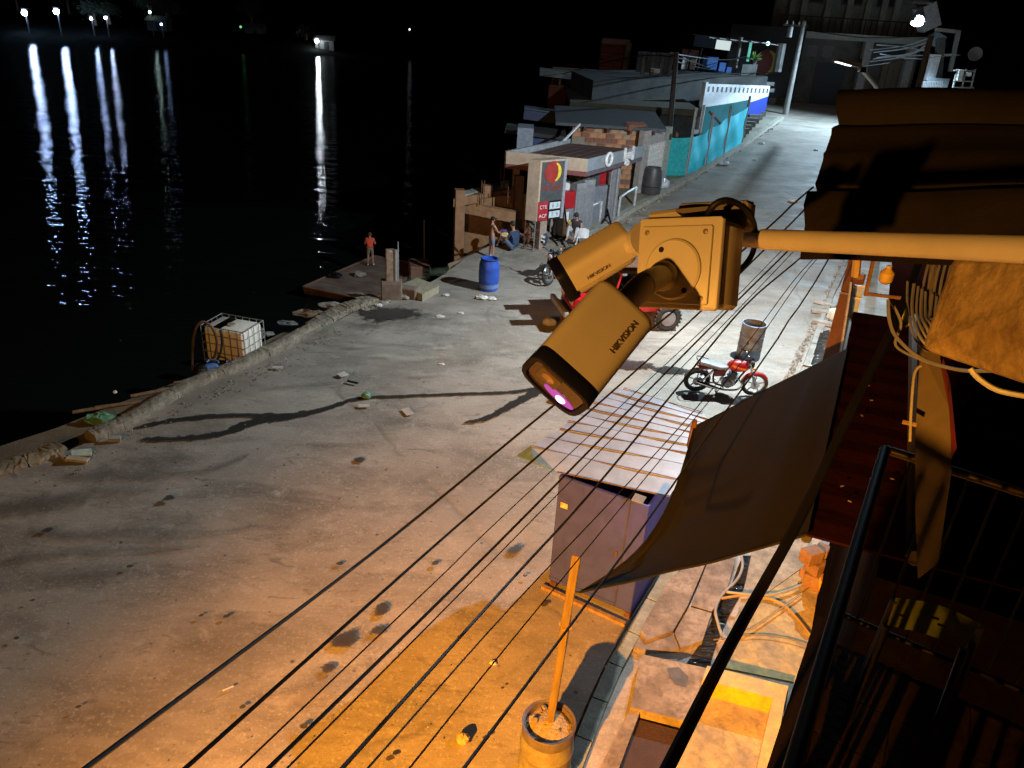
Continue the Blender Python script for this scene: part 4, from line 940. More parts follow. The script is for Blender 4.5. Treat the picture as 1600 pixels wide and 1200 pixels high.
# dark barrel by the far brick wall
p = g(1016, 306); fb = thing('dark_barrel', 'dark grey barrel beside the white plastic bag near the lattice wall', 'barrel', tuple(p))
B('barrel_body', MB().lathe((0, 0, 0), [(.36, 0), (.40, .05), (.42, .4), (.43, .5), (.42, .7), (.40, 1.1), (.34, 1.25), (.30, 1.25), (.30, 1.0), (0.0001, 1.0)], 28), mat('dark_grey_barrel', (.07, .07, .075), .45), fb, local=True, smooth=True)
B('barrel_band', MB().torus((0, 0, .45), .425, .015, n=28), black_p, fb, local=True)
def crumple(name, p, r, mt, label, cat, seed=1, sq=(1, 1, .7)):
    random.seed(seed); mb = MB(); mb.ball((p.x, p.y, p.z + r * sq[2] * .8), r, 12, sq)
    mb.v = [(x + random.uniform(-.16, .16) * r, y + random.uniform(-.16, .16) * r, max(p.z, z + random.uniform(-.16, .16) * r)) for x, y, z in mb.v]
    o = B(name, mb, mt, label=label, cat=cat); return o
bag = mat('white_plastic_bag', (.66, .68, .74), .4)
crumple('plastic_bag', g(1036, 296), .30, bag, 'white plastic bag slumped beside the dark grey barrel', 'bag', 3, (1, 1, .9))
crumple('plastic_bag', g(1131, 257), .22, bag, 'white bag lying on the kerb at the foot of the teal fence', 'bag', 4, (1.4, 1, .4))
crumple('rock', g(723, 1160), .085, mat('orange_rock', (.5, .36, .22), .9, col2=(.36, .24, .13), scale=20, bump=.5), 'rounded stone lying alone on the orange lit concrete', 'stone', 5, (1, .9, .9))
crumple('paper_ball', g(770, 1037), .045, white_p, 'small crumpled white paper on the concrete left of the post', 'paper', 6, (1.2, 1, .4))
crumple('paper_ball', g(870, 628), .12, mat('dirty_tissue', (.55, .45, .36), .9), 'crumpled dirty tissue just left of the booth roof', 'paper', 8, (1.7, 1, .5))
crumple('green_bag', g(572, 622), .10, mat('green_plastic', (.16, .36, .2), .4), 'small green plastic bag on the dark wet run', 'bag', 9, (1.1, 1, .8))
def scrap(name, px, py, dims, rz, mt, label, cat='paper', grp=None, z=.0):
    p = g(px, py); t = .008
    return B(name, MB().box(p + V((0, 0, .05 + z)), (dims[0], dims[1], t), rot('Z', rz) @ rot('X', 6)), mt, label=label, cat=cat, group=grp)
scrap('carton_sheet', 637, 646, (.30, .17), -58, mat('dirty_paper', (.55, .52, .45), .8), 'flat pale carton lying right of the green bag')
scrap('paper_scrap', 569, 637, (.24, .12), 10, mat('dirty_paper', (.55, .52, .45)), 'pale paper scrap just below the green bag')
scrap('paper_scrap', 536, 588, (.22, .18), 50, mat('dirty_paper', (.55, .52, .45)), 'square pale scrap up the lot from the green bag')
scrap('dark_scrap', 551, 600, (.28, .07), -20, black_p, 'dark flat scrap beside the square pale one', 'debris')
scrap('white_stick', 357, 1080, (.14, .022), 38, white_p, 'short white stick on the bare concrete at lower left', 'stick')
scrap('paper_scrap', 434, 577, (.24, .1), 5, mat('dirty_paper', (.55, .52, .45)), 'pale scrap on the damp ground near the parapet')
for k, (x, y, s) in enumerate(((688, 496, .09), (697, 462, .07), (753, 467, .13), (768, 468, .1), (720, 490, .06), (690, 570, .05), (1098, 655, .05), (1190, 225, .12), (1275, 235, .1), (1240, 315, .16), (1180, 250, .1))):
    crumple('litter_piece', g(x, y), s, white_p, 'small bright piece of litter on the grey concrete', 'litter', 40 + k, (1.5, 1, .45)).__setitem__('group', 'scattered litter on the concrete')
cup = thing('paper_cup', 'white and yellow paper cup lying by the red mooring block', 'cup', tuple(g(648, 463)))
B('cup_wall', MB().lathe((0, 0, .06), [(.045, -.12), (.06, .05)], 16, (1, -.3, 0)), mat('yellow_cup', (.6, .55, .15), .5), cup, local=True)
B('cup_mouth', MB().lathe((.05, -.015, .06), [(.06, 0), (.063, .03), (.045, .03), (.04, .0)], 16, (1, -.3, 0)), white_p, cup, local=True)
# debris on the near parapet end and on the ledge
for k, (x, y, d, a_, c_, lab) in enumerate([(128, 712, (.34, .22, .05), 30, (.5, .56, .44), 'pale green torn board on the end of the parapet debris'), (122, 722, (.38, .14, .05), 5, (.45, .36, .24), 'tan plank lying below the green torn board'), (100, 718, (.30, .08, .05), -35, (.4, .3, .2), 'short brown plank left of the green torn board'), (180, 690, (.22, .12, .09), 20, (.34, .32, .28), 'grey lump of concrete at the end of the parapet')]):
    B('debris_board', MB().box(g(x, y) + V((0, 0, .06)), d, rot('Z', a_) @ rot('Y', 8), .01), mat('debris_%s' % ('green', 'tan', 'brown', 'grey')[k], c_, .9), label=lab, cat='debris')
for k, (x, y, l_, a_, z, lab) in enumerate([(155, 637, 1.0, 31, -.17, 'long thin driftwood plank on the ledge left of the parapet'), (185, 632, .9, 26, -.16, 'driftwood plank lying just beside the longest one'), (250, 610, 1.2, 35, -.16, 'reddish driftwood strip along the outer ledge'), (290, 597, .5, 18, -.13, 'short ochre plank below the blue jerrycan')]):
    B('driftwood_plank', MB().box(gz(x, y, z), (l_, .09, .04), rot('Z', a_), .008), wood, label=lab, cat='plank')
gbm = mat('green_plastic', (.16, .36, .2))
o = crumple('green_bag', gz(158, 658, -.17), .22, gbm, 'torn green plastic sheet lying on the ledge below the driftwood', 'bag', 19, (1.5, 1, .35)); 
crumple('glass_bottle', gz(180, 614, -.7), .05, white_p, 'small shiny bottle end at the water line left of the ledge', 'bottle', 20)

# ------------------------------------------------ white liquid tank in a cage on the ledge
cA = V((-7.46, 16.70, -.35)); cB = V((-6.35, 16.41, -.35)); fx = (cB - cA); WX = fx.length; fx.normalize(); fy = V((-fx.y, fx.x, 0)); HT = 1.03; DT = .84
tank = thing('caged_tank', 'white liquid tank in a grey wire cage standing behind the parapet', 'tank', tuple(cA))
def tp3(u, v_, z): return cA + fx * u + fy * v_ + V((0, 0, z))
Qt = Matrix((fx, fy, V((0, 0, 1)))).transposed()
B('tank_bottle', MB().box(tp3(WX / 2, DT / 2, .14 + (HT - .14) / 2), (WX - .06, DT - .06, HT - .18), Qt, .06), mat('milky_plastic', (.84, .80, .70), .45, grime=.15, col2=(.76, .71, .6), scale=2), tank, smooth=True)
B('pallet', MB().box(tp3(WX / 2, DT / 2, .06), (WX, DT, .12), Qt, .01), galv, tank)
def bar(a, b_, nm='cage_bar', r_=.011): B(nm, MB().tube([a, b_], r_, 6), galv, tank)
for z in (.16, .40, .62, .84, HT + .02):
    for a, b_ in (((0, 0), (WX, 0)), ((WX, 0), (WX, DT)), ((WX, DT), (0, DT)), ((0, DT), (0, 0))): bar(tp3(*a, z), tp3(*b_, z))
for k in range(7): bar(tp3(WX * k / 6, -.002, .12), tp3(WX * k / 6, -.002, HT + .02)); bar(tp3(WX * k / 6, DT, .12), tp3(WX * k / 6, DT, HT + .02))
for k in range(1, 4): bar(tp3(WX, DT * k / 4, .12), tp3(WX, DT * k / 4, HT + .02)); bar(tp3(0, DT * k / 4, .12), tp3(0, DT * k / 4, HT + .02))
B('tank_cap', MB().lathe(tp3(WX * .5, DT * .45, HT - .06), [(.11, 0), (.115, .05), (.09, .07), (0.0001, .07)], 20), mat('beige_cap', (.42, .36, .27), .6), tank)
B('top_plate', MB().box(tp3(WX * .32, DT * .5, HT - .03), (.22, DT * .8, .02), Qt), mat('pale_plate', (.55, .56, .55), .5), tank)
hz = thing('suction_hose', 'brown suction hose arching from the tank down into the river', 'hose', tuple(gz(301, 575, -.6)))
B('hose_pipe', MB().tube(smoothpath([gy(301, 578, 16.2), gy(301, 555, 16.2), gy(303, 525, 16.2), gy(310, 506, 16.2), gy(322, 504, 16.25), gy(334, 516, 16.25), gy(339, 535, 16.3), gy(337, 552, 16.3), gy(330, 566, 16.3)], 6), .032, 8), mat('brown_hose', (.12, .075, .045), .5), hz, smooth=True)
jc = thing('jerrycan', 'blue jerrycan between the white tank and the parapet', 'jerrycan', tuple(gz(330, 585, -.25)))
B('can_body', MB().box(gz(331, 577, -.05), (.30, .22, .26), rot('Z', 28), .05), mat('bright_blue_can', (.10, .24, .60), .5), jc, smooth=True)
B('can_handle', MB().tube(smoothpath([gz(323, 566, .09), gz(328, 562, .12), gz(338, 563, .12), gz(342, 567, .09)], 4), .02, 8), mat('bright_blue_can', (.1, .24, .6)), jc)
crumple('purple_can', gz(360, 574, -.2), .14, mat('violet_plastic', (.16, .12, .4), .5), 'violet plastic can tucked under the right end of the tank', 'can', 22)
crumple('black_pot', gz(314, 585, -.35), .17, black_p, 'black round pot under the suction hose', 'pot', 23, (1, 1, .9))

# ------------------------------------------------ barge, mooring post and blocks
bargem = mat('rusty_barge_deck', (.20, .165, .13), .85, col2=(.12, .075, .055), scale=1.2, bump=.5)
bargeh = mat('rust_red_hull', (.21, .11, .075), .7, col2=(.13, .075, .055), scale=2)
bq = [gz(474, 448, -1.75), gz(580, 470, -1.75), gz(664, 415, -1.75), gz(585, 400, -1.75)]
barge = thing('barge', 'flat rusty red barge moored at the river edge', 'barge', tuple(bq[1]))
B('deck', MB().hexa([p + V((0, 0, -.05)) for p in bq], bq), bargem, barge)
cc = sum(bq, V()) / 4
B('hull', MB().hexa([cc + (p - cc) * .93 + V((0, 0, -.75)) for p in bq], [cc + (p - cc) * 1.012 + V((0, 0, -.052)) for p in bq]), bargeh, barge)
for a, b_ in zip(bq, bq[1:] + bq[:1]): B('gunwale', MB().tube([a, b_], .045, 6), bargeh, barge)
for k in range(1, 6):
    t = k / 6; B('deck_seam', MB().tube([bq[0].lerp(bq[3], t), bq[1].lerp(bq[2], t)], .018, 4), bargeh, barge)
B('bow_box', MB().box(gz(655, 420, -1.5), (.8, 1.1, .5), rot('Z', 12), .05), bargeh, barge)
B('mast', MB().tube([gz(663, 412, -1.5), gz(663, 412, -1.5) + V((-.02, 0, 1.75))], .025, 8), galv, barge)
for k, (x, y, lab) in enumerate(((523, 433, 'black heap of netting on the barge deck'), (562, 431, 'pale rag lying mid deck on the barge'))):
    crumple('rag', gz(x, y, -1.74), .22, black_p if k == 0 else conc, lab, 'rag', 30 + k, (1.3, 1, .4))
mp = thing('mooring_post', 'squat rusty mooring post with a pale steel pipe beside the concrete block', 'mooring post', tuple(g(612, 466)))
b0 = g(611, 466)
B('post_base', MB().box(b0 + V((0, .1, .18)), (.62, .5, .65), rot('Z', 10), .04), mat('rusty_block', (.22, .16, .12), .85, col2=(.14, .10, .075), bump=.5), mp)
B('post_stub', MB().box(b0 + V((-.05, .15, .95)), (.24, .24, .95), rot('Z', 10), .03), mat('stained_post', (.36, .30, .23), .9, col2=(.22, .14, .09), bump=.5), mp)
B('steel_pipe', MB().tube([b0 + V((.12, .1, .45)), b0 + V((.13, .1, 1.45))], .06, 10), galv, mp, smooth=True)
B('thin_rod', MB().tube([b0 + V((.20, .12, .45)), b0 + V((.20, .12, 1.68))], .018, 6), galv, mp)
cbk = thing('concrete_block', 'large flat tan concrete block beside the mooring post', 'concrete block', tuple(g(655, 455)))
q = [gz(660, 460, .22), gz(686, 446, .22), gz(652, 434, .22), gz(622, 446, .22)]
B('block_body', MB().hexa([v - V((0, 0, .30)) for v in q], q), mat('tan_concrete', (.34, .30, .20), .9, col2=(.24, .21, .14), bump=.5), cbk)
B('side_stone', MB().box(g(630, 462) + V((.0, -.05, .14)), (.95, .35, .36), rot('Z', -14), .04), mat('rusty_block', (.26, .15, .1)), cbk)
for k in range(10):
    random.seed(60 + k); x = 570 + k * 7.5; y = 487 - k * 2.8 + random.uniform(-4, 4); s = random.uniform(.05, .14)
    o = crumple('rubble_lump', g(x, y), s, [conc, slabm, om, white_p][k % 4], 'small rubble lump heaped along the broken quay edge by the mooring post', 'rubble', 70 + k, (1.6, 1, .5)); o['group'] = 'rubble along the quay edge'
for k in range(5):
    random.seed(90 + k); t = k / 4; x = 420 + 145 * t; y = 528 - 62 * t + random.uniform(-2, 2)
    o = crumple('edge_stone', gz(x - 8, y - 4, -.25), random.uniform(.12, .3), [conc, concm, ledge_mat][k % 3], 'weathered stone on the broken river edge left of the mooring post', 'stone', 95 + k, (2.2, 1, .3)); o['group'] = 'stones along the broken river edge'
gr = stain_mat('green_algae', (.16, .20, .13), .9, 1.6)
blot(690, 428, 1.2, .7, gr, 'algae', 40); blot(650, 440, .8, .5, gr, 'algae', 40); blot(420, 548, .8, .3, gr, 'algae', 40); blot(500, 520, .9, .4, gr, 'algae', 40)

# ================================================================ people
def skinned(name, verts, edges, radii, mt, par, rootv=0, sub=2):
    me = bpy.data.meshes.new(name); me.from_pydata([tuple(v) for v in verts], edges, []); me.materials.append(mt)
    o = bpy.data.objects.new(name, me); COL.objects.link(o); o.parent = par
    sk = o.modifiers.new('skin', 'SKIN'); sk.use_smooth_shade = True
    if not me.skin_vertices: 
        bpy.context.view_layer.objects.active = o
    lay_ = me.skin_vertices[0] if me.skin_vertices else None
    if lay_:
        for i, r in enumerate(radii):
            rr = r if isinstance(r, tuple) else (r, r); lay_.data[i].radius = rr; lay_.data[i].use_root = (i == rootv)
    ss = o.modifiers.new('sub', 'SUBSURF'); ss.levels = 1; ss.render_levels = sub
    return o
def human(label, loc, rz, S, J, top_m, bot_m, hair=hairm, cap=None, sleeves=True, bare=False, shoes=None, short=True, longhair=False):
    """J: joints in metres for a 1.7 m body, facing +Y; S scales it to the person's height"""
    t = thing('person', label, 'person', tuple(loc), R(rz))
    P = {k: V(v) * S for k, v in J.items()}
    names = ['pelvis', 'waist', 'chest', 'neck', 'chin', 'head', 'crown', 'shL', 'elL', 'wrL', 'haL', 'shR', 'elR', 'wrR', 'haR', 'hipL', 'knL', 'anL', 'toL', 'hipR', 'knR', 'anR', 'toR']
    P['chin'] = P['neck'].lerp(P['head'], .45); P['crown'] = P['head'] + (P['head'] - P['neck']).normalized() * .07 * S
    for s in 'LR': P['ha' + s] = P['wr' + s] + (P['wr' + s] - P['el' + s]).normalized() * .08 * S
    idx = {n: i for i, n in enumerate(names)}
    rad = dict(pelvis=(.145, .11), waist=(.125, .09), chest=(.15, .10), neck=.05, chin=.065, head=(.078, .092), crown=.06, shL=.055, shR=.055, elL=.04, elR=.04, wrL=.026, wrR=.026, haL=(.034, .016), haR=(.034, .016), hipL=.09, hipR=.09, knL=.058, knR=.058, anL=.036, anR=.036, toL=(.04, .025), toR=(.04, .025))
    ed = [('pelvis', 'waist'), ('waist', 'chest'), ('chest', 'neck'), ('neck', 'chin'), ('chin', 'head'), ('head', 'crown'), ('chest', 'shL'), ('shL', 'elL'), ('elL', 'wrL'), ('wrL', 'haL'), ('chest', 'shR'), ('shR', 'elR'), ('elR', 'wrR'), ('wrR', 'haR'), ('pelvis', 'hipL'), ('hipL', 'knL'), ('knL', 'anL'), ('anL', 'toL'), ('pelvis', 'hipR'), ('hipR', 'knR'), ('knR', 'anR'), ('anR', 'toR')]
    verts = [P[n] for n in names]; E_ = [(idx[a], idx[b_]) for a, b_ in ed]
    rr = [tuple(x * S for x in (rad[n] if isinstance(rad[n], tuple) else (rad[n],) * 2)) for n in names]
    for s in 'LR':       # five fingers rooted in each palm
        h = P['ha' + s]; w_ = P['wr' + s]; f_ = (h - w_).normalized(); sd = f_.orthogonal().normalized()
        for q, (off, ln) in enumerate(((-.030, .045), (-.012, .075), (.004, .082), (.018, .075), (.030, .06))):
            i0 = len(verts); a0 = w_.lerp(h, .9) + sd * off * S * (.7 if q else 1); 
            verts += [a0, a0 + f_ * ln * .5 * S + sd * (off * .3 if q else -.02) * S, a0 + f_ * ln * .9 * S + V((0, 0, -.012 * S)) + sd * (off * .3 if q else -.025) * S]
            E_ += [(i0, i0 + 1), (i0 + 1, i0 + 2)]; rr += [(.009 * S,) * 2, (.009 * S,) * 2, (.007 * S,) * 2]
    body = skinned('body', verts, E_, rr, skin, t)
    def cloth(name, ns, es, grow, mt, over=None):
        vs = [P[n] if not isinstance(n, tuple) else P[n[0]].lerp(P[n[1]], n[2]) for n in ns]
        r_ = []
        for n in ns:
            q = n if not isinstance(n, tuple) else n[0]; b0 = rad[q] if isinstance(rad[q], tuple) else (rad[q],) * 2
            r_.append(tuple(x * S * grow for x in b0))
        return skinned(name, vs, es, r_, mt, t)
    if not bare:
        cloth('shirt', ['waist', ('pelvis', 'waist', .25), 'chest', ('chest', 'neck', .62), 'shL', ('elL', 'shL', .25 if sleeves else .6), 'shR', ('elR', 'shR', .25 if sleeves else .6)], [(0, 1), (0, 2), (2, 3), (2, 4), (4, 5), (2, 6), (6, 7)], 1.17, top_m)
    cloth('shorts' if short else 'trousers', ['pelvis', ('waist', 'pelvis', .45), 'hipL', ('knL', 'hipL', .12 if short else 0), 'hipR', ('knR', 'hipR', .12 if short else 0)] + ([] if short else [('anL', 'knL', .1), ('anR', 'knR', .1)]), [(0, 1), (0, 2), (2, 3), (0, 4), (4, 5)] + ([] if short else [(3, 6), (5, 7)]), 1.22, bot_m)
    hd = P['head']; up_ = (P['head'] - P['neck']).normalized(); fwd = V((0, 1, 0)); fwd = (fwd - up_ * fwd.dot(up_)).normalized(); sdv = up_.cross(fwd)
    hb = MB(); hb.ball(hd + up_ * .035 * S - fwd * .014 * S, .098 * S, 14, (.90, 1.02, .95))
    if longhair: hb.ball(hd - up_ * .05 * S - fwd * .06 * S, .08 * S, 10, (1.1, .6, 1.5))
    B('cap' if cap else 'hair', hb, cap or hair, t, local=True, smooth=True)
    if cap: B('cap_peak', MB().ball(hd + up_ * .05 * S + fwd * .12 * S, .07 * S, 10, (1, 1, .2)), cap, t, local=True)
    B('nose', MB().ball(hd + fwd * .098 * S - up_ * .01 * S, .016 * S, 6, (.8, 1, 1.4)), skin, t, local=True)
    for s_ in (-1, 1):
        B('eye', MB().ball(hd + fwd * .088 * S + up_ * .012 * S + sdv * .032 * S * s_, .010 * S, 6), black_p, t, local=True)
        B('ear', MB().ball(hd + sdv * .088 * S * s_ - up_ * .005 * S, .022 * S, 6, (.5, 1, 1.4)), skin, t, local=True)
    B('mouth', MB().box(hd + fwd * .092 * S - up_ * .045 * S, (.045 * S, .01 * S, .01 * S)), mat('lips', (.25, .09, .07), .6), t, local=True)
    if shoes:
        for s_ in 'LR': B('shoe', MB().ball((P['an' + s_] + P['to' + s_]) / 2 + V((0, 0, .0)), .075 * S, 10, (.65, 1.5, .6)), shoes, t, local=True, smooth=True)
    return t
STAND = dict(pelvis=(0, 0, .93), waist=(0, 0, 1.08), chest=(0, .0, 1.28), neck=(0, .0, 1.45), head=(0, .02, 1.58), shL=(-.18, 0, 1.38), elL=(-.25, .02, 1.12), wrL=(-.20, .20, .98), shR=(.18, 0, 1.38), elR=(.26, .02, 1.12), wrR=(.20, .22, 1.02),
             hipL=(-.09, 0, .88), knL=(-.11, .02, .48), anL=(-.13, -.01, .07), toL=(-.15, .13, .035), hipR=(.09, 0, .88), knR=(.11, .03, .48), anR=(.13, .0, .07), toR=(.16, .13, .035))
p = gz(579, 415, -1.74)
human('person in an orange red shirt and shorts standing on the barge facing the water', p, 8, (gy(577, 363, p.y).z - p.z) / 1.70, STAND, mat('orange_red_shirt', (.75, .10, .05), .8), mat('grey_shorts', (.20, .17, .15), .9), cap=mat('dark_red_cap', (.12, .03, .03), .8), shoes=white_p)
p = g(767, 403)
J2 = dict(STAND); J2.update(wrL=(-.02, .34, 1.05), wrR=(.08, .36, 1.02), elL=(-.25, .12, 1.12), elR=(.24, .14, 1.12))
man = human('shirtless person in a dark cap and denim shorts holding a bundle', p, -62, (gy(765, 338, p.y).z - p.z) / 1.70, J2, None, mat('denim', (.16, .21, .34), .9), cap=black_p, bare=True, shoes=white_p)
pb_ = p + V((.42, .22, .82))
crumple('yellow_bundle', pb_ + V((0, 0, -.1)), .11, mat('pale_yellow_cloth', (.62, .5, .22), .9), 'pale yellow bundle held by the shirtless person', 'bundle', 51, (1.3, 1, .8))
crumple('violet_bundle', pb_ + V((-.04, -.0, .06)), .09, mat('violet_cloth', (.12, .05, .25), .9), 'violet cloth above the yellow bundle', 'cloth', 52, (1.5, 1, .6))
SIT = dict(pelvis=(0, 0, .14), waist=(0, .02, .30), chest=(0, .06, .50), neck=(0, .10, .68), head=(0, .14, .81), shL=(-.18, .06, .60), elL=(-.24, .2, .38), wrL=(-.16, .38, .42), shR=(.18, .06, .60), elR=(.24, .2, .38), wrR=(.14, .38, .42),
           hipL=(-.1, .05, .13), knL=(-.16, .42, .46), anL=(-.14, .62, .07), toL=(-.14, .75, .035), hipR=(.1, .05, .13), knR=(.16, .42, .46), anR=(.14, .62, .07), toR=(.14, .75, .035))
human('person in a navy shirt sitting on the ground with their back turned', g(804, 393) + V((0, 0, .02)), 55, 1.12, SIT, mat('navy_shirt', (.03, .06, .13), .9), mat('denim_blue_shorts', (.12, .17, .3), .9), shoes=black_p)
human('person in rusty brown clothes crouched behind the thin steel ladder', g(822, 384) + V((.1, .15, .02)), 80, 1.0, SIT, mat('rust_shirt', (.25, .09, .05), .9), mat('brown_trousers', (.1, .05, .03), .9), short=False)
human('person with long dark hair and a black top seated by the fuel pump', g(898, 383) + V((0, 0, .30)), 160, 1.0, SIT, mat('charcoal_top', (.035, .03, .035), .9), mat('white_trousers', (.5, .5, .52), .9), longhair=True, short=False, sleeves=False)
pc = thing('plastic_chair', 'white plastic chair back beside the seated long haired person', 'chair', tuple(g(908, 388)))
mb = MB(); vs = []
for i in range(9):
    t = -1.1 + 2.2 * i / 8
    for j in range(5): vs.append((.24 * math.sin(t), -.22 * math.cos(t) + .1, .42 + .36 * (j / 4) * (1 - .25 * abs(t) ** 2 / 1.2)))
fs = [(i * 5 + j, i * 5 + 5 + j, i * 5 + 6 + j, i * 5 + 1 + j) for i in range(8) for j in range(4)]
vs += [(x * 1.06, (y - .1) * 1.06 + .1, z) for x, y, z in vs]; fs += [tuple(i + 45 for i in f[::-1]) for f in fs] + [(i * 5 + 4, i * 5 + 9, i * 5 + 54, i * 5 + 49) for i in range(8)]
wpl = mat('white_plastic', (.72, .74, .78), .4)
mb.add(vs, fs); B('backrest', mb, wpl, pc, local=True, smooth=True)
B('seat', MB().box((0, .08, .42), (.42, .42, .03), None, .012), wpl, pc, local=True)
for x in (-.18, .18):
    for y in (-.1, .26): B('leg', MB().tube([(x, y, .41), (x * 1.15, y + (.03 if y > 0 else -.04), 0)], .02, 8), wpl, pc, local=True)
bpk = thing('backpack', 'black and white backpack standing behind the ladder legs', 'backpack', tuple(g(846, 387)))
B('bag_body', MB().ball((0, 0, .33), .33, 14, (.62, .5, 1)), mat('dark_bag', (.03, .04, .07), .7), bpk, local=True, smooth=True)
for z in (.30, .46): B('white_patch', MB().box((-.0, -.165, z), (.2, .03, .08), rot('Y', 20)), white_p, bpk, local=True)
# ================================================================ vehicles
eng = mat('engine_alloy', (.42, .42, .42), .4, .8, col2=(.25, .25, .25), scale=20)
seatm = mat('grey_blue_seat', (.20, .24, .30), .5, col2=(.15, .18, .23)); orangem = mat('amber_lens', (.7, .25, .03), .3)
def motorcycle(label, loc, rz, S, tankm, seat, fend, lean=8, silver=True):
    t = thing('motorcycle', label, 'motorcycle', tuple(loc), R(rz)); t.scale = (S, S, S); t.rotation_euler = (R(lean), 0, R(rz))
    K = dict(par=t, local=True, smooth=True)
    WB = 1.30; rw, fw = V((-WB / 2, 0, .30)), V((WB / 2, 0, .31))
    for c, rr_, tw in ((rw, .245, .055), (fw, .262, .042)):
        wh = B('wheel', MB().torus(c, rr_ * .86, .018, (0, 1, 0), 36, 8), eng if silver else chrome, **K)
        B('tyre', MB().torus(c, rr_, tw, (0, 1, 0), 40, 12), black_r, wh, local=True, smooth=True)
        for k in range(5):
            a = 2 * math.pi * k / 5 + .3; d = V((math.cos(a), 0, math.sin(a)))
            B('spoke', MB().tube([c + d * .04, c + d * rr_ * .84], .014, 6), eng if silver else chrome, wh, local=True)
        B('hub', MB().lathe(c - V((0, .05, 0)), [(.05, 0), (.055, .02), (.055, .08), (.05, .10)], 16, (0, 1, 0)), eng, wh, local=True)
        B('brake_disc', MB().lathe(c + V((0, -.065, 0)), [(.10, 0), (.10, .006)], 24, (0, 1, 0)), steel, wh, local=True)
    B('frame', MB().tube(smoothpath([(.46, 0, .82), (.30, 0, .50), (.16, 0, .24), (-.22, 0, .24), (-.30, 0, .5), (-.18, 0, .66), (.44, 0, .76)], 4), .022, 8), black_p, **K)
    for y in (-.10, .10):
        B('swing_arm', MB().tube([(-.22, y * .8, .32), (rw.x, y, rw.z)], .02, 8), eng, **K)
        B('shock_absorber', MB().tube([(-.36, y * 1.15, .66), (-.56, y * 1.15, .36)], .026, 10), chrome, **K)
        B('fork', MB().tube([(.42, y * .85, .88), (.655, y * .85, .31)], .021, 10), chrome, **K)
        B('fork_slider', MB().tube([(.555, y * .85, .56), (.662, y * .85, .295)], .029, 10), eng, **K)
    B('engine', MB().box((.04, 0, .36), (.30, .24, .22), None, .05), eng, **K)
    B('crank_case', MB().lathe((.02, -.17, .34), [(.08, 0), (.10, .02), (.10, .32), (.08, .34)], 20, (0, 1, 0)), eng, **K)
    cyl = B('cylinder_block', MB().box((.12, 0, .53), (.15, .16, .16), rot('Y', 14), .02), black_p, **K)
    for k in range(5): B('cooling_fin', MB().box((.105 + .007 * k, 0, .46 + .033 * k), (.19, .2, .008), rot('Y', 14)), eng, cyl, local=True)
    B('fuel_tank', MB().ball((.20, 0, .76), .26, 20, (1.02, .55, .52)), tankm, **K)
    B('tank_stripe', MB().box((.20, -.139, .77), (.28, .006, .045), rot('Y', 12), .002), mat('orange_stripe', (.75, .22, .03), .5), **K)
    B('tank_cap', MB().lathe((.24, 0, .885), [(.035, 0), (.03, .02)], 14), chrome, **K)
    sp = MB(); prof = [(-.66, .79, .10), (-.52, .775, .12), (-.36, .74, .13), (-.20, .705, .13), (-.06, .71, .10), (.0, .74, .08)]
    rings = []
    for x, z, wd in prof: rings.append([V((x, wd * math.copysign(abs(math.cos(q)) ** .6, math.cos(q)), z + .055 * math.copysign(abs(math.sin(q)) ** .6, math.sin(q)))) for q in [2 * math.pi * i / 14 for i in range(14)]])
    sp.v = [tuple(q) for r_ in rings for q in r_]; sp.f = [(i * 14 + k, i * 14 + (k + 1) % 14, (i + 1) * 14 + (k + 1) % 14, (i + 1) * 14 + k) for i in range(5) for k in range(14)] + [tuple(range(14)), tuple(range(70, 84))]
    B('seat', sp, seat, **K)
    B('tail_cowl', MB().box((-.50, 0, .695), (.36, .21, .10), rot('Y', -6), .04), tankm, **K)
    for y in (-.115, .115): B('side_panel', MB().box((-.20, y, .60), (.24, .03, .15), rot('Y', -8), .012), tankm, **K)
    rf = MB(); rf.v = []
    for nm, c, rr_, a0, a1, wd, m_ in (('rear_fender', rw, .315, 20, 165, .06, mat('dull_silver_fender', (.32, .33, .35), .4, .5)), ('front_fender', fw, .315, 35, 175, .06, fend)):
        fb_ = MB(); n = 14; vs = []
        for i in range(n + 1):
            a = R(a0 + (a1 - a0) * i / n)
            for y, q in ((-wd, -.03), (-wd * .6, 0), (wd * .6, 0), (wd, -.03)): vs.append((c.x + (rr_ + q) * math.cos(a), y, c.z + (rr_ + q) * math.sin(a)))
        fs = [(i * 4 + j, i * 4 + 4 + j, i * 4 + 5 + j, i * 4 + 1 + j) for i in range(n) for j in range(3)]
        nv = len(vs); vs += [(c.x + (x - c.x) * .975, y, c.z + (z - c.z) * .975) for x, y, z in vs]; fs += [tuple(nv + k for k in f[::-1]) for f in fs]
        fb_.add(vs, fs); B(nm, fb_, m_, **K)
    B('exhaust_pipe', MB().tube(smoothpath([(.20, -.10, .50), (.33, -.13, .36), (.26, -.14, .22), (.0, -.15, .19), (-.25, -.16, .24)], 5), .022, 10), chrome, **K)
    B('muffler', MB().tube([(-.20, -.165, .225), (-.35, -.17, .26), (-.70, -.175, .37)], [.032, .046, .044], 14), chrome, **K)
    B('handlebar', MB().tube(smoothpath([(.30, -.36, .98), (.36, -.26, 1.0), (.42, -.10, .93), (.42, .10, .93), (.36, .26, 1.0), (.30, .36, .98)], 4), .012, 8), chrome, **K)
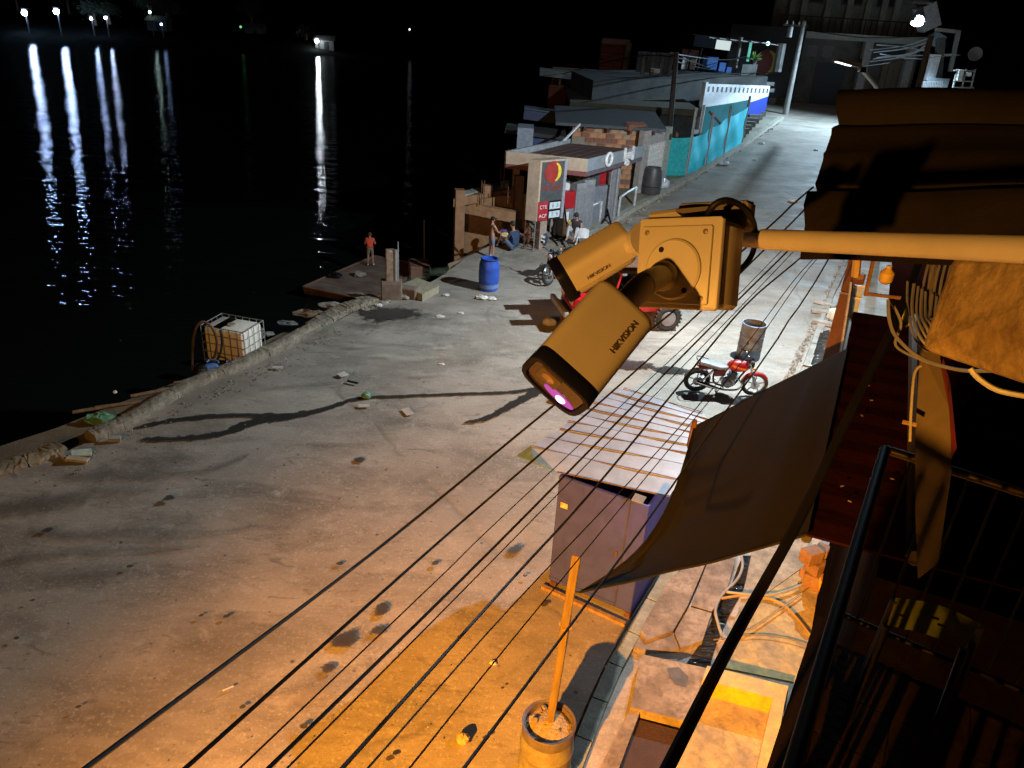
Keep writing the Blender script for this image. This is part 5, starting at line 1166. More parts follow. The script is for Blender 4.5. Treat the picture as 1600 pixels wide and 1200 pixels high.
    for y in (-1, 1):
        B('grip', MB().tube([(.33, y * .29, .995), (.285, y * .39, .975)], .018, 8), black_p, **K)
        mr = B('mirror', MB().ball((.38, y * .34, 1.16), .055, 10, (.4, 1, .7)), black_p, **K); B('mirror_stalk', MB().tube([(.36, y * .26, 1.0), (.38, y * .34, 1.15)], .006, 6), chrome, mr, local=True)
        B('indicator', MB().ball((.50, y * .16, .80), .030, 8), orangem, **K); B('indicator', MB().ball((-.66, y * .13, .68), .028, 8), orangem, **K)
        B('foot_peg', MB().tube([(-.08, y * .12, .26), (-.08, y * .24, .26)], .014, 6), black_r, **K)
    hl = B('headlight', MB().lathe((.46, 0, .82), [(.03, -.06), (.085, 0), (.09, .05), (.085, .06)], 20, (1, 0, -.15)), black_p, **K)
    B('headlight_lens', MB().ball((.515, 0, .812), .078, 14, (.35, 1, 1)), mat('headlight_glass', (.7, .7, .7), .1, bump=0), hl, local=True, smooth=True)
    B('gauge', MB().lathe((.42, 0, .93), [(.06, 0), (.06, .05)], 16, (-.5, 0, 1)), black_p, **K)
    B('tail_light', MB().box((-.70, 0, .72), (.04, .12, .06), None, .01), mat('red_lens', (.5, .02, .02), .3), **K)
    B('side_stand', MB().tube([(-.05, .10, .25), (-.12, .30, .035)], .012, 6), chrome, **K)
    B('carrier', MB().tube(smoothpath([(-.45, -.12, .80), (-.72, -.12, .86), (-.72, .12, .86), (-.45, .12, .80)], 3), .01, 6), chrome, **K)
    return t
m0, m1 = g(1085, 611), g(1174, 618); d = m1 - m0
motorcycle('red motorcycle with a pale seat parked side on by the open drum', (m0 + m1) / 2 + V((0, 0, .005)), math.degrees(math.atan2(d.y, d.x)), d.length / 1.30, redm, seatm, redm, lean=7)
m0, m1 = g(905, 425), g(845, 452); d = m1 - m0
motorcycle('black motorcycle parked nose towards the river behind the red jeep', (m0 + m1) / 2 + V((0, 0, .005)), math.degrees(math.atan2(d.y, d.x)), 1.12, black_p, black_r, mat('black_fender', (.03, .03, .035), .3), lean=8)

# open top jeep, mostly behind the surveillance cameras
j0, j1 = g(866, 512), g(1035, 512); d = j0 - j1; jr = math.degrees(math.atan2(d.y, d.x)); jc_ = g(872, 515) - d.normalized() * 1.75 + V((0, .55, 0))
jeep = thing('jeep', 'red open off road jeep parked behind the surveillance cameras', 'jeep', tuple(jc_), R(jr + 4)); K = dict(par=jeep, local=True, smooth=True)
B('body_tub', MB().box((-.55, 0, .80), (2.0, 1.35, .52), None, .06), redp, **K)
B('tub_floor_liner', MB().box((-.45, 0, 1.065), (1.6, 1.15, .02), None, .005), black_p, **K)
hd_ = MB().hexa([V((.40, -.60, .72)), V((1.52, -.52, .70)), V((1.52, .52, .70)), V((.40, .60, .72))], [V((.40, -.58, 1.12)), V((1.52, -.50, 1.04)), V((1.52, .50, 1.04)), V((.40, .58, 1.12))])
B('bonnet', hd_, redp, **K)
B('grille_panel', MB().box((1.55, 0, .83), (.06, 1.10, .44), None, .02), redp, **K)
for k in range(7): B('grille_slot', MB().box((1.582, -.21 + .07 * k, .84), (.01, .035, .26)), black_p, **K)
for y in (-.41, .41):
    h_ = B('headlight', MB().lathe((1.56, y, .88), [(.125, 0), (.125, .05), (.10, .06)], 24, (1, 0, 0)), mat('cream_headlight_ring', (.72, .5, .25), .4), **K)
    B('headlight_glass', MB().ball((1.61, y, .88), .095, 14, (.25, 1, 1)), mat('headlight_glass', (.7, .7, .7), .1), h_, local=True, smooth=True)
    B('mounting_square', MB().box((1.585, y, .88), (.025, .30, .28), None, .01), mat('cream_headlight_ring', (.72, .5, .25)), **K)
    B('front_fender', MB().box((1.12, y * 1.62, .98), (.95, .34, .07), rot('Y', -3), .03), redp, **K)
    B('rear_fender', MB().box((-1.15, y * 1.75, .98), (.85, .22, .08), None, .03), redp, **K)
B('front_bumper', MB().box((1.78, 0, .55), (.14, 1.5, .16), None, .03), mat('grey_bumper', (.35, .35, .34), .6), **K)
for (x, y) in ((1.12, -.72), (1.12, .72), (-1.15, -.72), (-1.15, .72)):
    wh = B('wheel', MB().lathe((x, y - .11, .38), [(.10, 0), (.20, .01), (.22, .04), (.22, .18), (.20, .21), (.10, .22)], 24, (0, 1, 0)), mat('white_rim', (.22, .22, .22), .5), **K)
    tm = MB().torus((x, y, .38), .285, .10, (0, 1, 0), 32, 12); B('tyre', tm, black_r, wh, local=True, smooth=True)
    for k in range(22):
        a = 2 * math.pi * k / 22
        B('tread_block', MB().box((x + .385 * math.cos(a), y, .38 + .385 * math.sin(a)), (.025, .17, .06), rot('Y', -math.degrees(a)) ), mat('dusty_tread', (.09, .095, .10), .8), wh, local=True)
wf = B('windscreen_frame', MB().tube([(.42, -.62, 1.1), (.30, -.60, 1.62), (.30, .60, 1.62), (.42, .62, 1.1), (.42, -.62, 1.1)], .03, 8), redp, **K)
gl = mat('windscreen_glass', (.05, .06, .06), .05, bump=0)
B('windscreen', MB().hexa([V((.415, -.58, 1.13)), V((.415, .58, 1.13)), V((.425, .58, 1.13)), V((.425, -.58, 1.13))], [V((.30, -.57, 1.59)), V((.30, .57, 1.59)), V((.31, .57, 1.59)), V((.31, -.57, 1.59))]), gl, **K)
for x, y in ((-.12, -.32), (-.12, .32)):
    B('seat', MB().box((x, y, 1.14), (.45, .44, .14), None, .05), black_p, **K); B('seat_back', MB().box((x - .26, y, 1.38), (.12, .44, .5), rot('Y', -10), .05), black_p, **K)
B('steering_wheel', MB().torus((.20, .32, 1.28), .17, .014, (-.8, 0, .5), 24, 6), black_p, **K)
B('roll_bar', MB().tube(smoothpath([(-.62, -.62, 1.0), (-.60, -.60, 1.62), (-.60, .60, 1.62), (-.62, .62, 1.0)], 4), .035, 8), black_p, **K)
B('roll_bar', MB().tube([(-1.45, -.60, 1.0), (-1.40, -.58, 1.55), (-1.40, .58, 1.55), (-1.45, .60, 1.0)], .03, 8), black_p, **K)
B('canvas_roof', MB().hexa([V((-1.5, -.66, 1.62)), V((.34, -.64, 1.66)), V((.34, .64, 1.66)), V((-1.5, .66, 1.62))], [V((-1.48, -.60, 1.68)), V((.32, -.58, 1.72)), V((.32, .58, 1.72)), V((-1.48, .60, 1.68))]), mat('black_canvas', (.03, .03, .03), .9), **K)
for k in range(5): B('added_shade_sheet', MB().hexa([V((-1.7 + .05 * k, -.75 + .3 * k, 1.76 + .02 * k)), V((.80 + .30 * ((k * 2) % 3), -.75 + .3 * k, 1.80 + .02 * k)), V((.80 + .30 * ((k * 2) % 3), -.45 + .3 * k, 1.80 + .02 * k)), V((-1.7 + .05 * k, -.45 + .3 * k, 1.76 + .02 * k))], [V((-1.7 + .05 * k, -.75 + .3 * k, 1.775 + .02 * k)), V((.80 + .30 * ((k * 2) % 3), -.75 + .3 * k, 1.815 + .02 * k)), V((.80 + .30 * ((k * 2) % 3), -.45 + .3 * k, 1.815 + .02 * k)), V((-1.7 + .05 * k, -.45 + .3 * k, 1.775 + .02 * k))]), rust, **K)  # hidden stepped sheets, added to cast jagged shade left of the jeep
sw = B('spare_wheel', MB().torus((-1.68, .0, .95), .27, .10, (1, 0, 0), 28, 10), black_r, **K); B('spare_rim', MB().lathe((-1.72, 0, .95), [(.18, 0), (.18, .08)], 20, (1, 0, 0)), mat('white_rim', (.55, .55, .55)), sw, local=True)
for y in (-.5, .5): B('tail_light', MB().box((-1.57, y, .85), (.04, .1, .14), None, .01), mat('red_lens', (.5, .02, .02)), **K)
crumple('wheel_chock', g(858, 508), .13, mat('grey_stone', (.4, .4, .38), .9), 'grey stone block lying in front of the jeep bumper', 'stone', 61, (1.6, 1, .9))
# stepped sheets added on the jeep roof cast the ragged brown shade

# ================================================================ fuel station
stn = thing('station_canopy', 'fuel station canopy with tan fascia and white letters', 'canopy', tuple(g(905, 370)))
ZB = 2.6; TH = .60
cL, cC, cR = gz(790, 263, ZB), gz(916, 276, ZB), gz(1003, 251, ZB)
cBk = cL + (cR - cC)
def up(p, z): return V((p.x, p.y, z))
def wallq(name, a, b_, z0, z1, th, mt, par, **k):
    d = (b_ - a); d.z = 0; d.normalize(); nn = V((-d.y, d.x, 0)) * th
    return B(name, MB().hexa([up(a, z0), up(b_, z0), up(b_, z0) + nn, up(a, z0) + nn], [up(a, z1), up(b_, z1), up(b_, z1) + nn, up(a, z1) + nn]), mt, par, **k)
greyf = mat('blue_grey_fascia', (.24, .28, .31), .6, col2=(.19, .22, .25)); mar = mat('maroon_band', (.22, .07, .06), .7, col2=(.16, .05, .045), scale=5)
wallq('front_fascia', cL, cC, ZB + .16, ZB + TH, .06, tan, stn); wallq('front_band', cL, cC, ZB, ZB + .157, .05, mar, stn)
wallq('side_fascia', cC, cR, ZB + .16, ZB + TH, .06, greyf, stn); wallq('side_band', cC, cR, ZB, ZB + .157, .05, mat('violet_band', (.12, .09, .11), .7), stn)
wallq('back_parapet', cL + V((.05, .1, 0)), cBk, ZB, ZB + TH - .02, .12, mat('grey_parapet', (.30, .32, .34), .8), stn)
wallq('ceiling', cL, cC, ZB - .03, ZB - .001, .01, black_p, stn) if False else None
rf_m = mat('brown_sheet_roof', (.13, .06, .045), .6, .1, col2=(.08, .04, .03), scale=4)
for k in range(14):
    a0 = (k + .06) / 14; a1 = (k + .94) / 14
    pa, pb2 = cL.lerp(cC, a0), cL.lerp(cC, a1); qa, qb = pa + (cR - cC) * .97, pb2 + (cR - cC) * .97
    o_ = V((0, .10, 0))
    B('roof_sheet', MB().hexa([up(p_ + o_, ZB + .30) for p_ in (pa, pb2)] + [up(qb, ZB + .38), up(qa, ZB + .38)], [up(p_ + o_, ZB + .34 + .02 * (k % 2)) for p_ in (pa, pb2)] + [up(qb, ZB + .42), up(qa, ZB + .42)]), rf_m, stn)
for p_, nm in ((cL.lerp(cC, .66) + V((0, .9, 0)), 1), (cL.lerp(cC, .12) + V((0, 2.6, 0)), 3), (cL.lerp(cC, .9) + V((.3, 2.2, 0)), 2)):
    B('column', MB().box(up(p_ + V((0, .25, 0)), (ZB + zg(p_.y)) / 2), (.26, .26, ZB - zg(p_.y) + .3), rot('Z', 10)), mat('weathered_column', (.34, .26, .22), .8), stn)
fd = (cR - cC).normalized(); fn = V((fd.y, -fd.x, 0)); lt = mat('white_sign_letter', (.8, .8, .8), .5)
B('ring_letter', MB().torus(up(cC + fd * 1.55, ZB + .42) + fn * .05, .22, .055, fn, 24, 8), lt, stn)
text_on('lgd', .75, .04, lt, stn, up(cC + fd * 3.2, ZB + .40) + fn * .06, fd, V((0, 0, 1)), 'sign_letters')
for k in range(3): B('pipe_drain', MB().tube([cC + fd * (2.4 + .0 * k) + fn * .08 + V((0, 0, -.0)), up(cC + fd * 2.4 + fn * .08, .5)], .05, 8), galv, stn) if k == 0 else None
B('loose_tube', MB().tube([up(cBk, ZB + TH) + V((-.3, -1.2, .1)), up(cBk, ZB + TH + .35) + V((.4, 1.5, 0))], .05, 6), white_p, stn)

# price sign
sg0 = gy(838, 346, 26.6); sg1 = sg0 + V((.95, .75, 0)); sgl = sg0 + V((-.40, .16, 0)); ZS0 = sg0.z; ZS1 = gy(843, 251, 26.6).z
sgn = thing('price_sign', 'tall grey fuel price sign with a red disc and yellow crescent', 'sign', (sg0.x, sg0.y, zg(27)))
ps = [sgl, sg0, sg1, sg1 + (sgl - sg0)]
B('sign_box', MB().hexa([up(p_, ZS0) for p_ in ps], [up(p_, ZS1) for p_ in ps]), tan, sgn)
sd_ = (sg1 - sg0).normalized(); sn = V((sd_.y, -sd_.x, 0)); wd = (sg1 - sg0).length; hs = ZS1 - ZS0
Qs = frame(sd_, V((0, 0, 1)))   # x along, y up, z outwards
def sp_(u, v_, o_=.012): return up(sg0, ZS0) + sd_ * (wd * u) + V((0, 0, hs * v_)) + sn * o_
B('dark_face', MB().box(sp_(.47, .62), (wd * .80, hs * .70, .02), Qs), mat('dark_grey_face', (.07, .08, .085), .5), sgn)
B('side_strip', MB().box(sp_(.94, .5), (wd * .10, hs, .02), Qs), mat('lilac_strip', (.3, .31, .38), .6), sgn)
B('red_disc', MB().lathe(sp_(.47, .80, .024), [(wd * .31, 0), (wd * .31, .012), (.0001, .012)], 28, sn), mat('logo_red', (.35, .03, .025), .5), sgn)
vs = []; n = 16
for i in range(n + 1):
    a = R(-75 + 150 * i / n)
    for r_o, cx_ in ((wd * .27, .0), (wd * .27 * (1 - .42 * math.cos(a * .95)), 0)): vs.append(sp_(.50, .80, .040) + sd_ * (r_o * math.cos(a) + cx_) + V((0, 0, r_o * math.sin(a))))
B('yellow_crescent', MB().add(vs, [(i * 2, i * 2 + 2, i * 2 + 3, i * 2 + 1) for i in range(n)]), mat('logo_yellow', (.75, .62, .05), .5), sgn)
text_on('terpel', wd * .28, .004, mat('logo_red', (.35, .03, .025)), sgn, sp_(.46, .555, .03), sd_, V((0, 0, 1)))
B('red_panel', MB().box(sp_(.20, .165), (wd * .36, hs * .32, .025), Qs), mat('price_red', (.42, .015, .03), .5), sgn)
B('black_panel', MB().box(sp_(.63, .165), (wd * .48, hs * .32, .022), Qs), black_p, sgn)
for v_, w_ in ((.24, 'CTE'), (.09, 'ACPM')):
    B('price_window', MB().box(sp_(.63, v_, .03), (wd * .40, hs * .11, .02), Qs), mat('price_white', (.62, .72, .78), .5), sgn)
    for u in (.55, .72): text_on('8', hs * .10, .003, mat('digit_grey', (.22, .3, .36), .5), sgn, sp_(u, v_, .042), sd_, V((0, 0, 1)))
    text_on({'CTE': 'CTE', 'ACPM': 'ACP'}[w_], wd * .15, .003, lt, sgn, sp_(.20, v_ - .01, .03), sd_, V((0, 0, 1)))
B('support_post', MB().box(up(sg0 + sd_ * .42 + sn * -.22, (ZS0 + zg(27)) / 2), (.30, .26, ZS0 - zg(27) + .05), Qs if False else rot('Z', 38)), mat('weathered_column', (.34, .26, .22)), sgn)
sg_g = up(sg0, zg(27)); lad = thing('steel_ladder_stand', 'thin rusty steel ladder stand under the tan end of the price sign', 'stand', tuple(sg_g + V((-.25, .05, 0))))
lp = [sgl + V((.02, 0, 0)), sg0 + V((-.03, 0, 0)), sg0 + V((.14, .30, 0)), sgl + V((.16, .32, 0))]
for p_ in lp: B('leg', MB().tube([up(p_, zg(27)), up(p_, ZS0)], .018, 6), galv if p_ is lp[1] else rust, lad)
for k in range(3):
    z = zg(27) + .12 + .3 * k
    for a, b_ in zip(lp, lp[1:] + lp[:1]): B('rung', MB().tube([up(a, z), up(b_, z)], .014, 5), rust, lad)
# fuel pumps and cabinets
def box_at(name, px, py, w_, d_, h_, rz, mt, par, z0=0, off=(0, 0)):
    p = g(px, py); q = rot('Z', rz); c = p + q @ V((off[0], off[1], 0)) + V((0, 0, z0 + h_ / 2)); return B(name, MB().box(c, (w_, d_, h_), q, .02), mt, par)
pm = mat('pump_red', (.42, .012, .02), .35); pg = mat('pump_grey', (.20, .22, .26), .5)
AZ = 38
pu = thing('fuel_pump', 'red and grey fuel pump with a white display and coiled black hose', 'fuel pump', tuple(g(878, 368)))
box_at('pump_body', 884, 366, .75, .5, 1.05, AZ, pg, pu); box_at('red_head', 884, 366, .95, .56, .62, AZ, pm, pu, 1.05)
box_at('display_box', 872, 366, .52, .34, .36, AZ - 30, mat('pump_white', (.75, .75, .72), .5), pu, 1.69)
dpos = g(872, 366) + rot('Z', AZ - 30) @ V((0, -.175, 0)) + V((0, 0, 1.88)); B('display_screen', MB().box(dpos, (.16, .012, .16), rot('Z', AZ - 30)), black_p, pu)
box_at('white_column', 882, 372, .16, .12, 1.0, AZ, white_p, pu); box_at('nozzle_bay', 873, 370, .22, .18, .55, AZ, mat('brown_bay', (.12, .06, .04), .6), pu, 1.0)
B('yellow_decal', MB().lathe(g(888, 372) + V((0, -.05, .62)), [(.09, 0), (.09, .02), (.0001, .02)], 16, rot('Z', AZ) @ V((0, -1, 0))), mat('logo_yellow', (.75, .62, .05)), pu)
hb = g(872, 374)
B('pump_hose', MB().tube(smoothpath([hb + V((0, 0, 1.4)), hb + V((-.12, -.05, .9)), hb + V((-.2, -.1, .35)), hb + V((-.05, -.2, .06)), hb + V((.25, -.15, .05)), hb + V((.35, .05, .06)), hb + V((.1, .15, .05)), hb + V((-.22, .05, .07)), hb + V((-.18, -.2, .10)), hb + V((.15, -.25, .12)), hb + V((.32, -.05, .3)), hb + V((.22, .0, .8)), hb + V((.1, 0, 1.35))], 6), .032, 8), black_p, pu, smooth=True)
B('nozzle', MB().tube([hb + V((-.02, -.08, 1.5)), hb + V((-.02, -.12, 1.15)), hb + V((.05, -.16, 1.0))], .045, 8), rust, pu)
pu2 = thing('fuel_pump', 'red topped dark fuel pump between grey cabinets under the canopy', 'fuel pump', tuple(g(925, 350)))
box_at('pump_body', 926, 348, .95, .5, 1.5, AZ, pg, pu2); box_at('red_top', 926, 348, 1.05, .56, .30, AZ, pm, pu2, 2.02)
box_at('dark_panel', 922, 350, .45, .1, 1.5, AZ, mat('dark_grey_face', (.07, .08, .085)), pu2, .5); box_at('red_side', 931, 347, .50, .12, 1.15, AZ, pm, pu2, .9)
box_at('white_badge', 915, 352, .24, .05, .2, AZ, white_p, pu2, 1.95)
for k, (px, py, h_, w_, lab) in enumerate(((896, 365, 1.95, .5, 'tall plain grey cabinet just right of the white column'), (908, 361, 2.0, .55, 'grey steel cabinet directly left of the second pump'), (948, 343, 2.4, .5, 'tall pale scratched cabinet right of the second pump'))):
    cb2 = thing('steel_cabinet', lab, 'cabinet', tuple(g(px, py))); box_at('cabinet_body', px, py, w_, .5, h_, AZ, mat('cabinet_grey', (.27, .28, .30), .6), cb2)
    box_at('cabinet_door', px, py, w_ * .8, .02, h_ * .85, AZ, mat('cabinet_door', (.22, .23, .25), .6), cb2, .1, (0, -.262))
for k, pts in enumerate(([(912, 364), (936, 350)], [(965, 343), (990, 326)])):
    a, b_ = g(*pts[0]), g(*pts[1]); hr = thing('guard_rail', ('near white hoop guard rail beside the seated person', 'far white hoop guard rail before the brick wall')[k], 'guard rail', tuple(a))
    B('hoop', MB().tube(smoothpath([a, a + V((0, 0, .75)), a.lerp(b_, .08) + V((0, 0, .9)), a.lerp(b_, .92) + V((0, 0, .9)), b_ + V((0, 0, .75)), b_], 4), .055, 10), mat('white_steel_hoop', (.6, .62, .64), .4, .2), hr, smooth=True)
a, b_ = g(948, 352), g(964, 345)
for k, (q0_, q1_) in enumerate((((936, 358), (965, 333)), ((958, 366), (942, 340)))):
    B('leaning_pipe', MB().tube([g(*q0_) + V((0, 0, .05)), g(*q1_) + V((0, 0, .7))], .04, 8), black_p, label=('dark pipe leaning between the two hoop guard rails', 'dark pipe lying low behind the near hoop')[k], cat='pipe')

# brick store behind the canopy: bricks one by one
bs = thing('brick_store', 'orange hollow brick store with a grey sheet roof behind the canopy', 'building', tuple(g(985, 318)))
wy = 35.2; wl_ = gy(893, 222, wy); wr_ = gy(1000, 300, wy); zb = zg(wy); zt = gy(960, 200, wy).z
mort = mat('mortar_wall', (.36, .30, .24), .9, col2=(.28, .23, .18))
B('wall', MB().hexa([V((wl_.x, wy, zb)), V((wr_.x, wy, zb)), V((wr_.x, wy + 3, zb)), V((wl_.x, wy + 3, zb))], [V((wl_.x, wy, zt)), V((wr_.x, wy, zt)), V((wr_.x, wy + 3, zt)), V((wl_.x, wy + 3, zt))]), mort, bs)
bms = [mat('brick_orange', (.62, .30, .15), .9, col2=(.48, .21, .10)), mat('brick_tan', (.46, .31, .20), .9), mat('brick_dark', (.32, .13, .08), .9)]
bme = []
for m_ in bms:
    me = MB().box((0, 0, 0), (.335, .05, .185), None, .008).mesh('brick'); me.materials.append(m_); bme.append(me)
random.seed(8); cols = int((wr_.x - wl_.x) / .365); rws = int((zt - zb) / .215)
for r0 in range(rws):
    for c0_ in range(cols):
        x = wl_.x + .2 + .365 * c0_ + (.18 if r0 % 2 else 0)
        if x > wr_.x - .1: continue
        z = zb + .12 + .215 * r0
        if x < wr_.x - 2.6 and z < ZB + .2 : continue
        o = bpy.data.objects.new('brick', random.choice([bme[0], bme[0], bme[1], bme[2]])); COL.objects.link(o); o.parent = bs
        o.location = V((x, wy - .018 + random.uniform(-.006, .006), z)) - V(bs.location)
rl_, rr_ = gy(868, 196, wy - .4), gy(1042, 196, wy - .4); zr = zt + .03
B('roof', MB().hexa([V((rl_.x, wy - .5, zr)), V((rr_.x, wy - .5, zr)), V((rr_.x, wy + 3.4, zr + .25)), V((rl_.x, wy + 3.4, zr + .25))], [V((rl_.x, wy - .5, zr + .12)), V((rr_.x, wy - .5, zr + .12)), V((rr_.x, wy + 3.4, zr + .37)), V((rl_.x, wy + 3.4, zr + .37))]), mat('blue_grey_sheet', (.09, .105, .12), .8), bs)
for k in range(5): B('roof_beam', MB().box(V((wl_.x + .5 + 1.0 * k, wy - .25, zr - .09)), (.12, .4, .16)), rust, bs)
# pale corner pier and lattice wall running up the street
la, lb_ = g(996, 303), g(1032, 290)
lv = thing('lattice_wall', 'white open lattice block wall beside the dark barrel', 'wall', tuple(la))
ld_ = (lb_ - la).normalized(); Ll = (lb_ - la).length; ztop = gy(1002, 203, la.y).z
B('corner_pier', MB().box(up(la, (la.z + ztop) / 2), (.42, .3, ztop - la.z), rot('Z', 40)), mat('pale_pier', (.42, .40, .38), .8), lv)
B('end_post', MB().box(up(lb_, (lb_.z + ztop) / 2), (.35, .2, ztop - lb_.z), rot('Z', 40)), mat('pale_green_post', (.36, .42, .38), .8), lv)
bm_l = MB(); cw, chh, fr_ = Ll / 9.0, (ztop - la.z - .7) / 8.0, .075
nl = V((-ld_.y, ld_.x, 0)); Ql = Matrix((ld_, nl, V((0, 0, 1)))).transposed()
blk = MB()
for dx, dz, sx, sz in ((0, chh / 2 - fr_ / 2, cw * .99, fr_), (0, -chh / 2 + fr_ / 2, cw * .99, fr_), (-cw / 2 + fr_ / 2, 0, fr_, chh - 2 * fr_), (cw / 2 - fr_ / 2, 0, fr_, chh - 2 * fr_)): blk.box((dx, 0, dz), (sx, .12, sz))
bme_ = blk.mesh('lattice_block'); bme_.materials.append(mat('white_lattice', (.75, .72, .68), .8))
for i in range(8):
    for j in range(8):
        o = bpy.data.objects.new('lattice_block', bme_); COL.objects.link(o); o.parent = lv; p_ = la + ld_ * (cw * (i + 1)) + V((0, 0, chh * (j + .5) + .02))
        o.matrix_local = Matrix.Translation(p_ - V(lv.location)) @ Ql.to_4x4()
B('top_panel', MB().box(up(la.lerp(lb_, .5), ztop - .32), (Ll * .9, .12, .6), Ql), mat('pale_pier', (.42, .40, .38)), lv)
B('fallen_brick_edge', MB().box(up(la, ztop + .1) + V((-.4, .3, 0)), (.9, .3, .25), rot('Z', 25) @ rot('X', 18)), bms[2], lv)
B('dark_backing', MB().box(up(la.lerp(lb_, .55), (la.z + ztop) / 2) + nl * .35, (Ll, .1, ztop - la.z), Ql), mat('dark_interior', (.08, .04, .03), .9), lv)

# brown frame structure over the water
bf = thing('river_frame', 'half built brown post and beam frame over the water beside the station', 'frame', tuple(gz(716, 395, -.3)))
f1, f2 = gz(716, 393, -.4), gz(757, 383, -.4)
def beam(name, a, b_, s, mt=None): B(name, MB().tube([a, b_], s, 4), mt or brownbeam, bf)
fz = gy(716, 322, f1.y).z
B('post', MB().box(up(f1, (fz - .6) / 2), (.34, .34, fz + 1.8), rot('Z', 15)), brownbeam, bf)
B('post', MB().box(up(f2, (fz - .6) / 2), (.34, .34, fz + 1.8), rot('Z', 15)), brownbeam, bf)
fu = (f2 - f1).normalized(); fr3 = gz(806, 348, .3)
B('front_beam', MB().hexa([up(f1, fz) + V((-.2, -.2, 0)), up(f1 + fu * 3.4, fz) + V((0, -.2, 0)), up(f1 + fu * 3.4, fz) + V((0, .2, 0)), up(f1, fz) + V((-.2, .2, 0))], [up(f1, fz + .3) + V((-.2, -.2, 0)), up(f1 + fu * 3.4, fz + .3) + V((0, -.2, 0)), up(f1 + fu * 3.4, fz + .3) + V((0, .2, 0)), up(f1, fz + .3) + V((-.2, .2, 0))]), brownbeam, bf)
t0 = gy(716, 322, f1.y); t1 = gy(795, 300, f1.y + 3.4)
B('top_ledge', MB().hexa([t0 + V((0, -.15, 0)), t1 + V((0, -.15, 0)), t1 + V((0, .6, 0)), t0 + V((0, .6, 0))], [t0 + V((0, -.15, .38)), t1 + V((0, -.15, .38)), t1 + V((0, .6, .38)), t0 + V((0, .6, .38))]), mat('pale_ledge', (.34, .34, .31), .9), bf)
t2 = gy(752, 322, 27.0); t3 = gy(806, 332, 27.0)
B('cross_beam', MB().hexa([t2 + V((0, 0, -.38)), t3 + V((0, 0, -.38)), t3 + V((0, .3, -.38)), t2 + V((0, .3, -.38))], [t2, t3, t3 + V((0, .3, 0)), t2 + V((0, .3, 0))]), brownbeam, bf)
t2 = gy(782, 305, 28.6); t3 = gy(826, 310, 28.6)
B('cross_beam', MB().hexa([t2 + V((0, 0, -.38)), t3 + V((0, 0, -.38)), t3 + V((0, .3, -.38)), t2 + V((0, .3, -.38))], [t2, t3, t3 + V((0, .3, 0)), t2 + V((0, .3, 0))]), brownbeam, bf)
p_ = gy(808, 330, 28.0); B('thick_column', MB().box(V((p_.x, p_.y, .7)), (.30, .30, 3.4), rot('Z', 15)), mat('dark_brown_column', (.16, .08, .04), .8), bf)
B('back_wall', MB().hexa([V((fr3.x - 2.3, 28.2, -1.2)), V((fr3.x + .5, 28.2, -1.2)), V((fr3.x + .5, 28.4, -1.2)), V((fr3.x - 2.3, 28.4, -1.2))], [V((fr3.x - 1.9, 28.2, 1.35)), V((fr3.x + .5, 28.2, 1.7)), V((fr3.x + .5, 28.4, 1.7)), V((fr3.x - 1.9, 28.4, 1.35))]), mat('ochre_wall', (.30, .17, .08), .9, col2=(.22, .12, .055)), bf)
for k, (x, y0, y1, yy) in enumerate(((752, 320, 282, 28), (756, 318, 282, 28), (782, 300, 262, 29.5), (787, 298, 260, 29.5), (793, 318, 292, 27.5), (799, 318, 292, 27.5), (805, 318, 292, 27.5))):
    B('rebar', MB().tube([gy(x, y0, yy), gy(x + 1, y1, yy)], .018, 5), rust, bf)
B('thick_column', MB().box(gy(722, 360, 27) * 1 + V((0, 0, -3)), (.01, .01, .01)), rust, bf) if False else None
# walkway under the frame
B('planked_walk', MB().slab([g(700, 412), g(760, 392), g(806, 378), g(790, 366), gz(735, 396, -.3)], .25), mat('damp_planks', (.2, .14, .09), .9), label='damp planked walkway at the foot of the brown frame', cat='walkway')
# river side sheds behind the canopy
sh = thing('river_shed', 'pale blue shed with a flat slab roof on the river side of the canopy', 'shed', tuple(gy(825, 240, 33)))
p_ = gy(820, 224, 32.5); B('shed_wall', MB().box(p_ + V((0, .6, -.2)), (.65, 1.2, 1.6)), mat('pale_blue_wall', (.26, .31, .38), .8), sh)
p_ = gy(837, 212, 34); B('roof_slab', MB().box(p_ + V((0, .5, .10)), (2.6, 2.0, .14), rot('Y', 3)), concd, sh); B('blue_wall', MB().box(p_ + V((.5, .4, -.45)), (1.2, 1.0, .8)), mat('deep_blue_wall', (.05, .08, .18), .8), sh)
p_ = gy(856, 188, 38); sh2 = thing('blue_awning', 'dark blue boarded awning high behind the brick store', 'awning', tuple(p_))
B('awning_board', MB().box(p_ + V((0, 0, .12)), (2.3, .15, .42), rot('Y', 4)), mat('navy_board', (.04, .06, .13), .7), sh2); B('awning_top', MB().box(p_ + V((0, .5, .38)), (2.3, 1.0, .06), rot('Y', 4)), mat('slate_board', (.07, .10, .13), .7), sh2)
B('white_mark', MB().box(p_ + V((.75, -.09, .10)), (.25, .02, .12)), white_p, sh2); B('prop', MB().box(p_ + V((0, .2, -1.2)), (.15, .15, 2.4)), concd, sh2)
